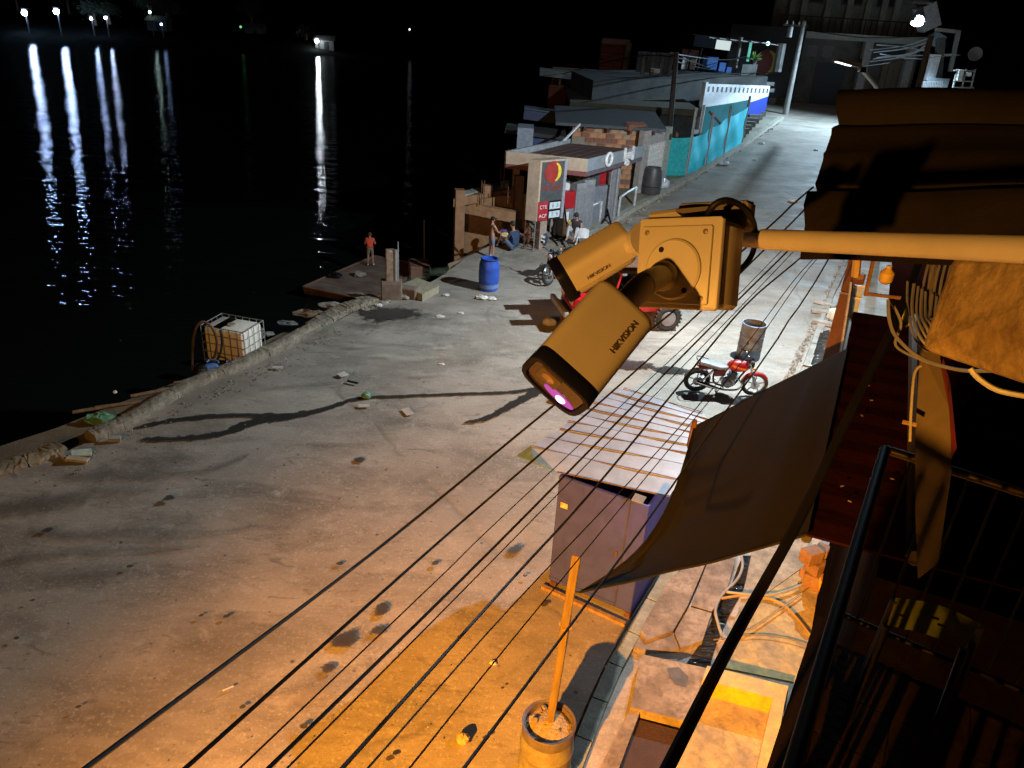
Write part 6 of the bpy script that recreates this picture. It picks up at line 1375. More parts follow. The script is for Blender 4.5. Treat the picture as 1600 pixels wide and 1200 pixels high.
# ================================================================ teal fence, blue wall, far street
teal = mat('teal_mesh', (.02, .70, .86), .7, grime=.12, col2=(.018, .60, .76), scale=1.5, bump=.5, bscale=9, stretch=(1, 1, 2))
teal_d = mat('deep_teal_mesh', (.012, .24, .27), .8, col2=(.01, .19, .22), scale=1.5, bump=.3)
fence = thing('teal_mesh_fence', 'bright teal mesh fence on grey posts along the kerb', 'fence', tuple(g(1075, 282)))
posts = [((1071, 278), (1085, 168)), ((1101, 262), (1118, 175)), ((1129, 244), (1142, 165)), ((1158, 227), (1172, 150))]
tops = [(1078, 214), (1108, 199), (1137, 182), (1166, 166)]
gp = [g(*a) for a, _ in posts]
for (a, t_), p_ in zip(posts, gp):
    z = gy(t_[0], t_[1], p_.y).z; B('post', MB().tube([p_, up(p_, z)], .07, 8), galv, fence, smooth=True)
def drape(name, a, b_, za, zb_, mt, par, bot=.05, sag=.25, amp=.05, sd=0):
    n, m_ = 16, 8; vs = []; d = (b_ - a); nn = V((-d.y, d.x, 0)).normalized()
    for i in range(n + 1):
        t = i / n; p_ = a.lerp(b_, t); z1 = za + (zb_ - za) * t - sag * math.sin(math.pi * t)
        for j in range(m_ + 1):
            s = j / m_; off = amp * math.sin(t * 9 + s * 5 + sd) * math.sin(math.pi * t) + amp * .6 * math.sin(t * 3 - s * 9 + sd)
            vs.append(V((p_.x, p_.y, p_.z + bot + (z1 - p_.z - bot) * s)) + nn * off)
    fs = [(i * (m_ + 1) + j, (i + 1) * (m_ + 1) + j, (i + 1) * (m_ + 1) + j + 1, i * (m_ + 1) + j + 1) for i in range(n) for j in range(m_)]
    nv = len(vs); vs += [v + nn * .015 for v in vs]; fs += [tuple(nv + k for k in f[::-1]) for f in fs]
    return B(name, MB().add(vs, fs), mt, par, smooth=True)
tz = [gy(t_[0], t_[1], p_.y).z for t_, p_ in zip(tops, gp)]
for k in range(3): drape('mesh_panel', gp[k], gp[k + 1], tz[k], tz[k + 1], teal, fence, sag=.12, sd=k * 2)
e0 = g(1036, 277); B('post', MB().tube([e0, up(e0, gy(1042, 208, e0.y).z)], .09, 8), white_p, fence)
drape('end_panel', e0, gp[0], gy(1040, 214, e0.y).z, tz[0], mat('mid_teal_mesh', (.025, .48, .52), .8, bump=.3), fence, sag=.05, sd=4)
b0_ = g(1097, 222) + V((0, .5, 0)); b1_ = g(1166, 215)
inn = thing('inner_teal_screen', 'darker teal screen with a grey brace inside the fenced yard', 'screen', tuple(b0_))
zt_ = gy(1101, 167, b0_.y).z
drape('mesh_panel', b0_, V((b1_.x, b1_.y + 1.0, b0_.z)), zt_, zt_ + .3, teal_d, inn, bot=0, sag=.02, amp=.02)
B('post', MB().tube([b0_ + V((-.1, 0, 0)), up(b0_, zt_ + .1) + V((-.1, 0, 0))], .08, 8), white_p, inn)
B('brace', MB().tube([up(b0_, zt_ - .2) + V((.2, -.2, 0)), up(b0_, zt_ - 2.2) + V((2.6, -.2, 0))], .08, 6), concm, inn)
# white and blue yard wall with a row of square openings
wa = g(1100, 210) + V((0, 1.4, 0)); wb_ = g(1194, 183); zt0 = gy(1105, 131, wa.y).z; zt1 = gy(1195, 134, wb_.y).z
yw2 = thing('yard_wall', 'white yard wall with square openings and a royal blue lower half', 'wall', tuple(wa))
wd_ = (wb_ - wa); wd_.z = 0; nw = V((wd_.y, -wd_.x, 0)).normalized()
def wq(name, t0, t1, z00, z01, z10, z11, th, mt, off=0):
    a, b_ = wa.lerp(wb_, t0), wa.lerp(wb_, t1); a, b_ = up(a, 0) - nw * off * -1, up(b_, 0) - nw * off * -1
    return B(name, MB().hexa([up(a, z00), up(b_, z10), up(b_, z10) - nw * th, up(a, z00) - nw * th], [up(a, z01), up(b_, z11), up(b_, z11) - nw * th, up(a, z01) - nw * th]), mt, yw2)
wht = mat('blueish_white_wall', (.70, .72, .75), .7, col2=(.60, .62, .66), scale=1.5); blu = mat('royal_blue_wall', (.015, .05, .42), .6, col2=(.01, .04, .34))
zm0, zm1 = zt0 - 2.0, gy(1195, 150, wb_.y).z
wq('white_upper', 0, 1, zm0, zt0 - .45, zm1, zt1 - .45, .2, wht); wq('blue_lower', 0, 1, wa.z - .5, zm0 - .002, wb_.z - .3, zm1 - .002, .2, blu)
wq('top_course', 0, 1, zt0 - .15, zt0, zt1 - .15, zt1, .22, wht)
for k in range(16):
    t = k / 15; wq('opening_pier', max(0, t - .018), min(1, t + .018), zt0 + (zt1 - zt0) * t - .449, zt0 + (zt1 - zt0) * t - .151, zt0 + (zt1 - zt0) * t - .449, zt0 + (zt1 - zt0) * t - .151, .2, wht)
wq('dark_back', 0, 1, zt0 - .449, zt0 - .151, zt1 - .449, zt1 - .151, .02, black_p, -.19)
wq('end_pilaster', -.02, .01, wa.z, zt0 + .1, wa.z, zt0 + .1, .26, wht, .03)
# long dim house behind
dk = thing('dim_house', 'long unlit grey concrete house with a roof terrace behind the fence', 'house', tuple(gy(1000, 200, 46)))
yh = 46.0; xl = gy(905, 180, yh).x; zl = gy(892, 157, yh).z
B('wall', MB().hexa([V((xl, yh, -1)), V((gy(1085, 180, yh).x, yh, -1)), V((gy(1085, 180, yh).x, yh + 9, -1)), V((xl, yh + 9, -1))], [V((xl, yh, zl - .35)), V((gy(1085, 180, yh).x, yh, zl - .35)), V((gy(1085, 180, yh).x, yh + 9, zl - .35)), V((xl, yh + 9, zl - .35))]), concd, dk)
B('roof_slab', MB().hexa([V((xl - .6, yh - .6, zl - .35)), V((gy(1090, 180, yh).x, yh - .6, zl - .35)), V((gy(1090, 180, yh).x, yh + 10, zl - .35)), V((xl - .6, yh + 10, zl - .35))], [V((xl - .6, yh - .6, zl)), V((gy(1090, 180, yh).x, yh - .6, zl)), V((gy(1090, 180, yh).x, yh + 10, zl)), V((xl - .6, yh + 10, zl))]), mat('olive_slab', (.10, .088, .06), .9), dk)
for px in (962, 1010): p_ = gy(px, 190, yh); B('pilaster', MB().box(V((p_.x, yh - .06, zl / 2 - .2)), (.5, .12, zl + .3)), mat('olive_slab', (.16, .14, .10)), dk)
xr0, xr1 = gy(1085, 140, 48).x, gy(1196, 140, 54).x; zr1 = gy(1195, 122, 52).z
a, b_ = V((xr0 - 6, 46.8, 0)), V((gy(1198, 130, 56).x, 56, 0)); zw = gy(1192, 119, 56).z
B('upper_wall', MB().hexa([up(a, zl), up(b_, zl - 1.5), up(b_, zl - 1.5) + V((-1, 6, 0)), up(a, zl) + V((-1, 6, 0))], [up(a, zw - .2), up(b_, zw), up(b_, zw) + V((-1, 6, 0)), up(a, zw - .2) + V((-1, 6, 0))]), concd, dk)
# terrace things
ter = thing('lit_terrace', 'lit roof terrace with blue partitions and white boards above the dim house', 'terrace', tuple(gy(1120, 100, 57)))
YT = 58.0
def tb(name, x0, y0, x1, y1, mt, yy=YT, th=.3): 
    p0, p1 = gy(x0, y1, yy), gy(x1, y0, yy); return B(name, MB().box(((p0.x + p1.x) / 2, yy, (p0.z + p1.z) / 2), (abs(p1.x - p0.x), th, abs(p1.z - p0.z)), rot('Y', 3)), mt, ter)
blb = mat('blue_partition', (.08, .22, .62), .6); pnk = mat('pinkish_board', (.32, .22, .24), .7)
tb('white_board', 1044, 82, 1056, 100, white_p); tb('white_board', 1064, 90, 1074, 108, white_p); tb('white_board', 1077, 90, 1088, 108, white_p)
tb('pink_board', 1064, 78, 1092, 90, pnk); tb('blue_partition', 1096, 89, 1122, 108, blb); tb('blue_partition', 1122, 98, 1134, 111, blb); tb('blue_partition', 1134, 105, 1143, 114, blb)
tb('post', 1091, 76, 1096, 110, white_p, YT - .4); tb('post', 1074, 76, 1077, 108, concd, YT - .5); tb('blue_canopy', 1083, 58, 1118, 73, mat('dusk_blue_sheet', (.06, .14, .26), .7)); tb('lit_panel', 1118, 64, 1142, 77, glow('lit_white_panel', (.8, .95, .95), .75), YT + .2)
tb('white_board', 1016, 108, 1031, 113, white_p, 50)
for k in range(6): p_ = gy(1108 + 16 * k, 58 + 1.6 * k, YT - 1); B('roof_strip', MB().box(p_, (1.3, 2.4, .05), rot('Y', 5) @ rot('Z', 18)), mat('pinkish_tin', (.32, .28, .30), .6), ter)
for k, (x0, y0, x1, y1, m_, r_) in enumerate(((1158, 58, 1148, 113, concm, .13), (1174, 64, 1168, 96, glow('mint_tube', (.2, .9, .75), .55), .09), (1222, 68, 1214, 112, concm, .3))):
    B('post', MB().tube([gy(x0, y0, YT - 1.5), gy(x1, y1, YT - 1.5)], r_, 8), m_, ter)
B('hanging_bulb', MB().ball(gy(1200, 68, YT - 1), .14, 10), glow('mint_bulb', (.6, 1, .9), 2.0), ter)
for k in range(9): B('baluster', MB().box(gy(1160 + 2.6 * k, 110, YT - 2), (.10, .1, .75)), concm, ter)
pl = thing('potted_plant', 'bright green potted plant under the mint post on the terrace', 'plant', tuple(gy(1178, 96, YT - 1.8)))
random.seed(4); p_ = gy(1178, 94, YT - 1.8); mb = MB()
for k in range(40):
    a = random.uniform(0, 6.28); e = random.uniform(.1, 1.2); q = V((math.cos(a) * math.cos(e), math.sin(a) * math.cos(e), math.sin(e))); l_ = random.uniform(.35, .8); sdw = q.cross(V((0, 0, 1))).normalized() * .07
    mb.add([p_, p_ + q * l_ * .6 + sdw, p_ + q * l_ - V((0, 0, .1)), p_ + q * l_ * .6 - sdw], [(0, 1, 2, 3)])
B('leaves', mb, mat('lit_leaf_green', (.20, .34, .08), .6), pl); B('pot', MB().lathe(p_ - V((0, 0, .4)), [(.15, 0), (.22, .4)], 12), concd, pl)
# wall with the crescent mark
p_ = gy(1206, 98, YT + 1); cs_ = thing('crescent_sign', 'dim red disc sign with a yellow crescent on the far terrace wall', 'sign', tuple(p_))
B('board', MB().box(p_ + V((-.6, .1, 0)), (5.2, .1, 4.6)), mat('black_board', (.02, .02, .022), .9), cs_)
B('red_disc', MB().lathe(p_ + V((-.5, .0, 0)), [(.85, 0), (.85, .04), (.0001, .04)], 24, (0, -1, 0)), mat('dim_logo_red', (.12, .012, .012), .7), cs_)
vs = []
for i in range(17):
    a = R(-80 + 160 * i / 16)
    for r_ in (.8, .8 * (1 - .42 * math.cos(a * .95))): vs.append(p_ + V((-.45 + r_ * math.cos(a), -.08, r_ * math.sin(a))))
B('yellow_crescent', MB().add(vs, [(i * 2, i * 2 + 2, i * 2 + 3, i * 2 + 1) for i in range(16)]), mat('dim_logo_yellow', (.3, .24, .02), .7), cs_)
# darker shapes on the left: brick stub tower, columns, roof slab over the river
p_ = gy(958, 95, 62); bt2 = thing('brick_tower', 'dim red brick tower stub standing among dark river houses', 'tower', tuple(p_))
for k in range(7): B('brick_course', MB().box(p_ + V((0, 0, -1.6 + .48 * k)), (2.0 + .02 * (k % 2), 1.4, .45)), mat('dim_brick', (.16, .05, .03), .9), bt2)
p_ = gy(977, 100, 60); B('concrete_column', MB().tube([gy(974, 130, 60), gy(983, 66, 60)], .22, 6), concm, label='lone grey concrete column beside the red brick tower', cat='column')
rh = thing('river_house', 'unlit river house with a flat slab roof on thin columns', 'house', tuple(gy(900, 130, 58)))
p_ = gy(905, 119, 58); B('roof_slab', MB().box(p_, (5.6, 3, .32), rot('Y', 3)), concm, rh); 
for px in (876, 905, 935): q = gy(px, 124, 57); B('column', MB().tube([q, q + V((0, 0, -2.2))], .14, 6), concm, rh)
B('wall', MB().box(gy(920, 138, 60), (5.5, .3, 2.6)), mat('brown_dim_wall', (.10, .06, .04), .9), rh); B('brick_wall', MB().box(gy(870, 155, 55), (1.2, .3, 1.8)), mat('dim_brick', (.16, .05, .03)), rh)
for k in range(4): B('column', MB().box(gy(1003 + 14 * k, 118, 52), (.22, .2, 2.6)), concm, label='short grey column on the dim roof, one of a row of four', cat='column', group='short columns on the dim roof')
B('block_screen', MB().box(gy(1022, 98, 53), (2.2, .2, 1.2)), concd, label='grey block screen above the row of short roof columns', cat='screen')

# ------------------------------------------------ far building across the end of the street
YF = 60.0
fbld = thing('corner_building', 'two storey grey building with tall columns closing the end of the street', 'building', tuple(gy(1330, 168, YF)))
base_z = zg(YF) - .2
xa, xb = gy(1200, 100, YF).x, gy(1452, 60, YF).x; z1 = gy(1330, 62, YF).z; z2 = z1 + 5.5
B('lower_wall', MB().box(((xa + xb) / 2, YF + 1.0, (base_z + z1) / 2), (xb - xa, .3, z1 - base_z)), mat('street_end_wall', (.115, .12, .12), .9, grime=.8, col2=(.07, .072, .07), scale=.5), fbld)
B('floor_band', MB().box(((xa + xb) / 2, YF + .3, z1 + .15), (xb - xa + .4, 1.6, .42)), mat('pale_band', (.28, .29, .29), .8), fbld)
B('upper_wall', MB().box(((xa + xb) / 2, YF + 1.2, z1 + 3.2), (xb - xa, .3, 5.7)), mat('dim_green_wall', (.12, .14, .13), .9), fbld)
for px in (1214, 1347, 1416):
    x = gy(px, 110, YF).x; B('column', MB().box((x, YF, (base_z + z1) / 2), (.55, .5, z1 - base_z)), mat('pale_column', (.28, .29, .30), .8), fbld)
for px in (1240, 1258, 1296, 1330, 1360, 1385, 1405):
    x = gy(px, 30, YF).x; B('pilaster', MB().box((x, YF + .9, z1 + 3.1), (.4, .3, 5.4)), concm, fbld)
for k, (px0, px1) in enumerate(((1266, 1290), (1318, 1352), (1374, 1408))):
    x0, x1 = gy(px0, 25, YF).x, gy(px1, 25, YF).x
    wn_ = B('window', MB().box(((x0 + x1) / 2, YF + 1.03, z1 + 3.4), (x1 - x0, .06, 2.5)), concd, fbld); B('window_pane', MB().box(((x0 + x1) / 2, YF + .99, z1 + 3.4), (x1 - x0 - .2, .03, 2.3)), black_p, wn_)
for k in range(26): x = xa + (xb - xa) * (k + .5) / 26; B('railing_bar', MB().box((x, YF - .35, z1 + .8), (.05, .05, .9)), black_p, fbld)
B('railing_top', MB().box(((xa + xb) / 2, YF - .35, z1 + 1.3), (xb - xa, .07, .07)), black_p, fbld)
for k, px in enumerate((1232, 1252, 1276, 1300)):
    x = gy(px, 76, YF).x; B('transom_window', MB().box((x, YF + .82, z1 - .9), (.75, .06, .75)), glow('warm_lit_pane', (1.0, .9, .75), .6 if k < 1 else .3) if k < 2 else mat('dull_glass', (.12, .12, .13), .3), fbld)
B('service_door', MB().box((gy(1300, 130, YF).x, YF + .84, base_z + 1.6), (2.2, .05, 3.0)), mat('dark_blue_door', (.03, .04, .06), .7), fbld)
for k in range(10): x = gy(1385 + 5 * k, 110, YF).x; B('curtain_fold', MB().box((x, YF + .55 + .1 * (k % 2), (base_z + z1) / 2 - .3), (.22, .1, z1 - base_z - 1)), mat('olive_curtain', (.14, .13, .10), .9), fbld)
# small sign boards on the column
sb = thing('notice_boards', 'pair of dark notice boards with white panels at the end of the yard wall', 'sign', tuple(gy(1202, 138, 58)))
for y_ in (131, 141): B('board', MB().box(gy(1202, y_, 58), (.9, .06, .45)), black_p, sb); B('white_panel', MB().box(gy(1203, y_, 57.95), (.6, .04, .24)), mat('board_white', (.5, .5, .52), .6), sb)
# right hand building with lamp and tower frame
tw = thing('corner_house', 'narrow lit house frame with pale cladding right of the corner building', 'house', tuple(gy(1460, 120, 54)))
def tw_b(name, pa, pb_, w_, mt, yy=54): a, b_ = gy(*pa, yy), gy(*pb_, yy); return B(name, MB().tube([a, b_], w_, 4), mt, tw)
tw_b('white_jamb', (1462, 85), (1452, 125), .35, mat('jamb_white', (.6, .62, .66), .6)); tw_b('frame_post', (1498, 48), (1484, 112), .16, concm); tw_b('frame_top', (1462, 46), (1498, 50), .14, concm); tw_b('lit_rail', (1468, 86), (1492, 86), .10, mat('mint_white', (.4, .45, .42), .6))
tw_b('diagonal_brace', (1462, 84), (1482, 68), .10, black_p); tw_b('cladding', (1444, 8), (1452, 44), .8, mat('pale_cladding', (.30, .31, .33), .8), 57); tw_b('dark_pillar', (1470, 60), (1464, 130), .3, concd)
tw_b('corrugated_panel', (1444, 134), (1474, 136), .75, mat('pale_corrugated', (.28, .31, .34), .6)); tw_b('blue_panel', (1458, 58), (1470, 66), .5, mat('pale_blue_panel', (.22, .30, .38), .6), 55)
for k in range(12): B('panel_rib', MB().tube([gy(1444 + 2.6 * k, 127, 53.2), gy(1442 + 2.6 * k, 143, 53.2)], .05, 5), galv, tw)
p_ = gy(1523, 85, 56); ds = thing('satellite_dish', 'grey satellite dish on the dark right hand skyline', 'satellite dish', tuple(p_)); B('dish', MB().lathe(p_, [(.0001, 0), (.22, .03), (.42, .12), (.44, .13), (.43, .16), (.2, .07), (.0001, .04)], 20, (-.3, -1, .3)), concm, ds, smooth=True); B('feed_arm', MB().tube([p_, p_ + V((-.2, -.5, .05))], .03, 5), concm, ds)
sr = thing('metal_shelf', 'open metal shelf with white boxes below the satellite dish', 'shelf', tuple(gy(1505, 125, 52)))
for px in (1492, 1506, 1520): B('upright', MB().tube([gy(px + 4, 108, 52), gy(px - 3, 138, 52)], .06, 5), concm, sr)
for y_ in (110, 126, 136): B('shelf_board', MB().tube([gy(1490, y_, 52), gy(1522, y_ + 1, 52)], .05, 5), concm, sr)
for k, (x, y_) in enumerate(((1501, 112), (1500, 118), (1499, 123), (1513, 116))): B('white_box', MB().box(gy(x, y_, 52), (.3, .2, .22)), white_p, sr)

# utility poles, lamps and lit service wires
def pole(label, base, top, r0, r1, mt): t = thing('utility_pole', label, 'utility pole', tuple(base)); B('shaft', MB().tube([base - V((0, 0, .1)), top], r0, 12, r2=r1), mt, t, smooth=True); return t
bp1 = g(1227, 178); pl1 = pole('grey concrete utility pole at the end of the kerb', bp1, up(bp1, gy(1243, 32, bp1.y).z), .20, .12, mat('pole_concrete', (.36, .36, .35), .8))
tpz = gy(1243, 40, bp1.y); B('cross_arm', MB().box(tpz, (1.6, .12, .12)), concd, pl1)
for k in range(4): B('insulator', MB().lathe(tpz + V((-.6 + .4 * k, 0, .06)), [(.05, 0), (.07, .08), (.03, .2)], 8), white_p, pl1)
B('transformer_can', MB().lathe(gy(1241, 48, bp1.y) + V((-.3, -.1, -.4)), [(.18, 0), (.18, .6), (.1, .7)], 12), galv, pl1)
b2 = gy(1040, 240, 41); pl2 = pole('dark timber utility pole behind the lattice wall', V((gy(1037, 290, 41).x, 41, zg(41))), V((gy(1057, 82, 41).x, 41, gy(1057, 82, 41).z)), .16, .12, mat('dark_pole', (.05, .045, .04), .9))
b3 = gy(1433, 143, 30); pl3 = pole('dark utility pole at the right carrying the bright service wires', V((gy(1420, 210, 30).x + 0, 30, zg(30))), V((gy(1455, 55, 30).x, 30, gy(1455, 55, 30).z)), .13, .10, mat('dark_pole', (.05, .045, .04)))
lw = mat('pale_service_wire', (.62, .66, .72), .5, .2, bump=0)
for k, (a, m_, b_) in enumerate((((1450, 60), (1410, 72), (1360, 78)), ((1450, 66), (1415, 76), (1365, 82)), ((1448, 70), (1420, 84), (1370, 90)), ((1448, 80), (1405, 72), (1370, 70)), ((1446, 86), (1400, 88), (1365, 92)), ((1446, 92), (1410, 90), (1375, 84)), ((1445, 76), (1405, 90), (1360, 96)))):
    B('service_wire', MB().tube(smoothpath([gy(*a, 30.2), gy(*m_, 38), gy(*b_, 50)], 6), .024, 5), lw, label='bright service wire fanning left from the dark right hand pole', cat='service wire', group='service wires at the right hand pole')
B('service_wire', MB().tube(smoothpath([gy(1335, 106, 19), gy(1380, 100, 24), gy(1450, 90, 30), gy(1500, 86, 50)], 6), .014, 5), black_p, label='black wire from the street lamp arm to the dark pole', cat='service wire')
for k, (pts) in enumerate(([(870, 118, 57), (980, 90, 52), (1057, 90, 41), (1110, 108, 60)], [(1057, 96, 41), (1085, 104, 50), (1145, 116, 70)], [(1057, 85, 41), (1150, 92, 55), (1241, 60, 62)], [(1241, 44, 60), (1340, 58, 55), (1450, 58, 30)], [(1236, 113, 60), (1100, 116, 50), (1054, 118, 41)])):
    B('distribution_wire', MB().tube(smoothpath([gy(*q) for q in pts], 6), .03, 5), black_p, label=('dark wire sagging from the river house to the timber pole', 'short dark wire dipping across the terrace from the timber pole', 'upper dark wire from the timber pole to the concrete pole', 'dark wire between the concrete pole and the right hand pole', 'lower dark wire between the timber and concrete poles')[k], cat='power wire')
# street lamp: post stands behind the tin awning on our pavement, arm reaches over the road
armm = mat('lamp_arm_steel', (.28, .29, .30), .5, .5); sl = thing('street_lamp', 'street lamp on a long bent arm reaching over the road', 'street lamp', tuple(up(gy(1400, 170, 18.5), 0)))
h0, h1, h2, h3 = gy(1304, 95, 16.9), gy(1342, 106, 17.3), gy(1378, 146, 17.9), gy(1400, 172, 18.3)
B('arm', MB().tube(smoothpath([h1, gy(1350, 112, 17.4), h2, h3], 4), .045, 10), armm, sl, smooth=True); B('post', MB().tube([up(h3, 0), up(h3, h3.z + .15)], .09, 12), armm, sl)
hd0, hd1 = h0, h1; dv = (hd1 - hd0).normalized(); sv = dv.cross(V((0, 0, 1))).normalized()
B('lamp_head', MB().hexa([hd0 - sv * .08 + V((0, 0, .0)), hd1 - sv * .07, hd1 + sv * .07, hd0 + sv * .08], [hd0 - sv * .05 + V((0, 0, .06)), hd1 - sv * .05 + V((0, 0, .09)), hd1 + sv * .05 + V((0, 0, .09)), hd0 + sv * .05 + V((0, 0, .06))]), mat('lamp_head_grey', (.10, .10, .11), .5), sl)
B('photocell', MB().lathe(hd1 + V((0, 0, .08)), [(.035, 0), (.035, .08), (.02, .10)], 10), black_p, sl); B('clamp', MB().box(hd1 + V((.08, 0, -.03)), (.12, .1, .1)), chrome, sl)
B('lamp_lens', MB().hexa([hd0.lerp(hd1, .1) - sv * .05 + V((0, 0, -.02)), hd0.lerp(hd1, .6) - sv * .05 + V((0, 0, -.02)), hd0.lerp(hd1, .6) + sv * .05 + V((0, 0, -.02)), hd0.lerp(hd1, .1) + sv * .05 + V((0, 0, -.02))], [hd0.lerp(hd1, .1) - sv * .06 + V((0, 0, -.004)), hd0.lerp(hd1, .6) - sv * .06 + V((0, 0, -.004)), hd0.lerp(hd1, .6) + sv * .06 + V((0, 0, -.004)), hd0.lerp(hd1, .1) + sv * .06 + V((0, 0, -.004))]), glow('cool_lens', (.85, .95, 1), 3), sl)
# wall lamp on the far building
wlp = gy(1433, 36, 52.5); wl2 = thing('wall_lamp', 'bright white lamp head high on the corner building', 'lamp', tuple(wlp)); B('lamp_hood', MB().lathe(wlp + V((0, 0, .1)), [(.42, 0), (.35, .3), (.18, .6), (.1, .8)], 16), concm, wl2, smooth=True)
B('bulb', MB().ball(wlp, .36, 14, (1, 1, .55)), glow('white_bulb', (.9, .96, 1), 16), wl2, smooth=True); B('bracket', MB().tube([wlp + V((0, 0, .8)), wlp + V((.1, 3, 1.6))], .06, 6), concd, wl2); B('bracket_plate', MB().box(wlp + V((0, .1, 1.1)), (1.1, .3, .12)), concm, wl2)

# sodium street lamp behind the photographer, whose light falls on everything near
s3 = thing('street_lamp', 'sodium street lamp standing behind the photographer', 'street lamp', (L3.x - .8, L3.y - .5, 0))
B('post', MB().tube([(L3.x - .8, L3.y - .5, 0), (L3.x - .8, L3.y - .5, L3.z + .3), (L3.x, L3.y, L3.z + .25)], .07, 10), armm, s3); B('lamp_head', MB().box((L3.x, L3.y, L3.z + .22), (.5, .25, .12)), armm, s3)

# gutter side of the road at right: leaning rusty post, framed glass, fittings, puddle
rp = thing('rusty_post', 'rusty brown steel post leaning beside the framed glass at the right kerb', 'post', tuple(gy(1285, 575, 11)))
B('post_shaft', MB().hexa([gy(1278, 590, 11), gy(1303, 590, 11), gy(1303, 590, 11.2), gy(1278, 590, 11.2)], [gy(1328, 398, 11), gy(1345, 398, 11), gy(1345, 398, 11.2), gy(1328, 398, 11.2)]), mat('peeling_brown_paint', (.05, .03, .018), .8, .0, col2=(.10, .045, .025), scale=5, bump=.4, lo=.55, hi=.7), rp)
B('side_rod', MB().tube([gy(1312, 560, 10.9), gy(1326, 470, 10.9), gy(1330, 440, 10.9)], .022, 6), galv, rp); B('clip', MB().tube([gy(1312, 457, 10.9), gy(1325, 459, 10.9)], .015, 5), galv, rp)
fg = thing('framed_glass', 'pale framed glass panel between the rusty post and the dark roof', 'glass panel', tuple(gy(1320, 500, 11.3)))
B('pane', MB().slab([gy(1306, 556, 11.4), gy(1326, 545, 11.4), gy(1350, 448, 11.4), gy(1327, 446, 11.4)], .03), mat('pale_pane', (.42, .50, .52), .3, col2=(.34, .42, .44), scale=2), fg)
for a, b_ in (((1308, 556), (1328, 446)), ((1328, 446), (1351, 449)), ((1328, 464), (1345, 467)), ((1322, 496), (1338, 498))): B('frame_bar', MB().tube([gy(*a, 11.35), gy(*b_, 11.35)], .02, 5), white_p if a != (1308, 556) else galv, fg)
sbx = thing('switch_box', 'brown junction bracket with an orange lit fitting above the framed glass', 'bracket', tuple(gy(1340, 432, 11)))
B('box', MB().box(gy(1340, 435, 11), (.18, .1, .16)), rust, sbx); B('fitting', MB().box(gy(1343, 432, 10.9), (.10, .06, .07)), om, sbx)
fl_ = thing('pipe_frame', 'orange lit angle frame with a pale bottle on it below the pipe', 'frame', tuple(gy(1365, 440, 8)))
B('upright', MB().tube([gy(1366, 400, 8), gy(1352, 462, 8)], .022, 4), mat('orange_angle_iron', (.2, .11, .05), .7), fl_); B('shelf_bar', MB().tube([gy(1352, 459, 8), gy(1412, 466, 8)], .022, 4), mat('orange_angle_iron', (.45, .22, .07)), fl_)
B('pale_bottle', MB().lathe(gy(1382, 443, 8), [(.04, 0), (.07, .03), (.075, .12), (.03, .17), (.03, .2)], 14), mat('cream_bottle', (.6, .45, .2), .5), label='cream plastic bottle standing on the angle frame below the pipe', cat='bottle', smooth=True)
B('timber_prop', MB().tube([gy(1340, 400, 9), gy(1337, 432, 9)], .05, 6), tan, label='short tan prop between the pipe and the junction bracket', cat='prop')
B('cement_lump', MB().box(g(1300, 505) + V((0, 0, .28)), (.38, .3, .36), rot('Z', 20), .08), mat('greenish_white_cement', (.45, .47, .38), .9), label='greenish white cement lump at the foot of the rusty post', cat='block')
for k, (x, y_, d_, a_, lab) in enumerate(((1288, 478, (.7, .16, .1), -35, 'grey plank lying by the right hand kerb, uppermost'), (1285, 508, (.6, .2, .12), -30, 'broken concrete strip lying beside the cement lump'), (1280, 490, (.5, .2, .1), -5, 'flat grey slab between the plank and the cement lump'))):
    B('kerb_debris', MB().box(g(x, y_) + V((0, 0, .08)), d_, rot('Z', a_), .02), conc, label=lab, cat='debris')
pts = [gz(x, y_, .035) for x, y_ in ((1275, 520), (1296, 515), (1300, 560), (1285, 600), (1262, 590))]; B('gutter_water', MB().hexa([q - V((0, 0, .02)) for q in pts], pts), wm, kind='structure')
# foreground right kerb strip continues beside the road
rk = thing('right_kerb', 'crumbling kerb along the right edge of the road', 'kerb', tuple(g(1262, 540)))
kp2 = smoothpath([g(1225, 625), g(1252, 575), g(1272, 520), g(1290, 470), g(1312, 420), g(1330, 380)], 3)
for a, b_ in zip(kp2, kp2[1:]):
    d = (b_ - a).normalized(); nn = V((d.y, -d.x, 0)); h = random.uniform(.05, .11); w_ = random.uniform(.14, .24)
    ring = lambda p_: [p_, p_ + nn * w_, p_ + nn * w_ + V((0, 0, h)), p_ + nn * .03 + V((0, 0, h))]
    B('kerb_stone', MB().hexa(ring(a), ring(b_ - d * .02)), conc, rk)

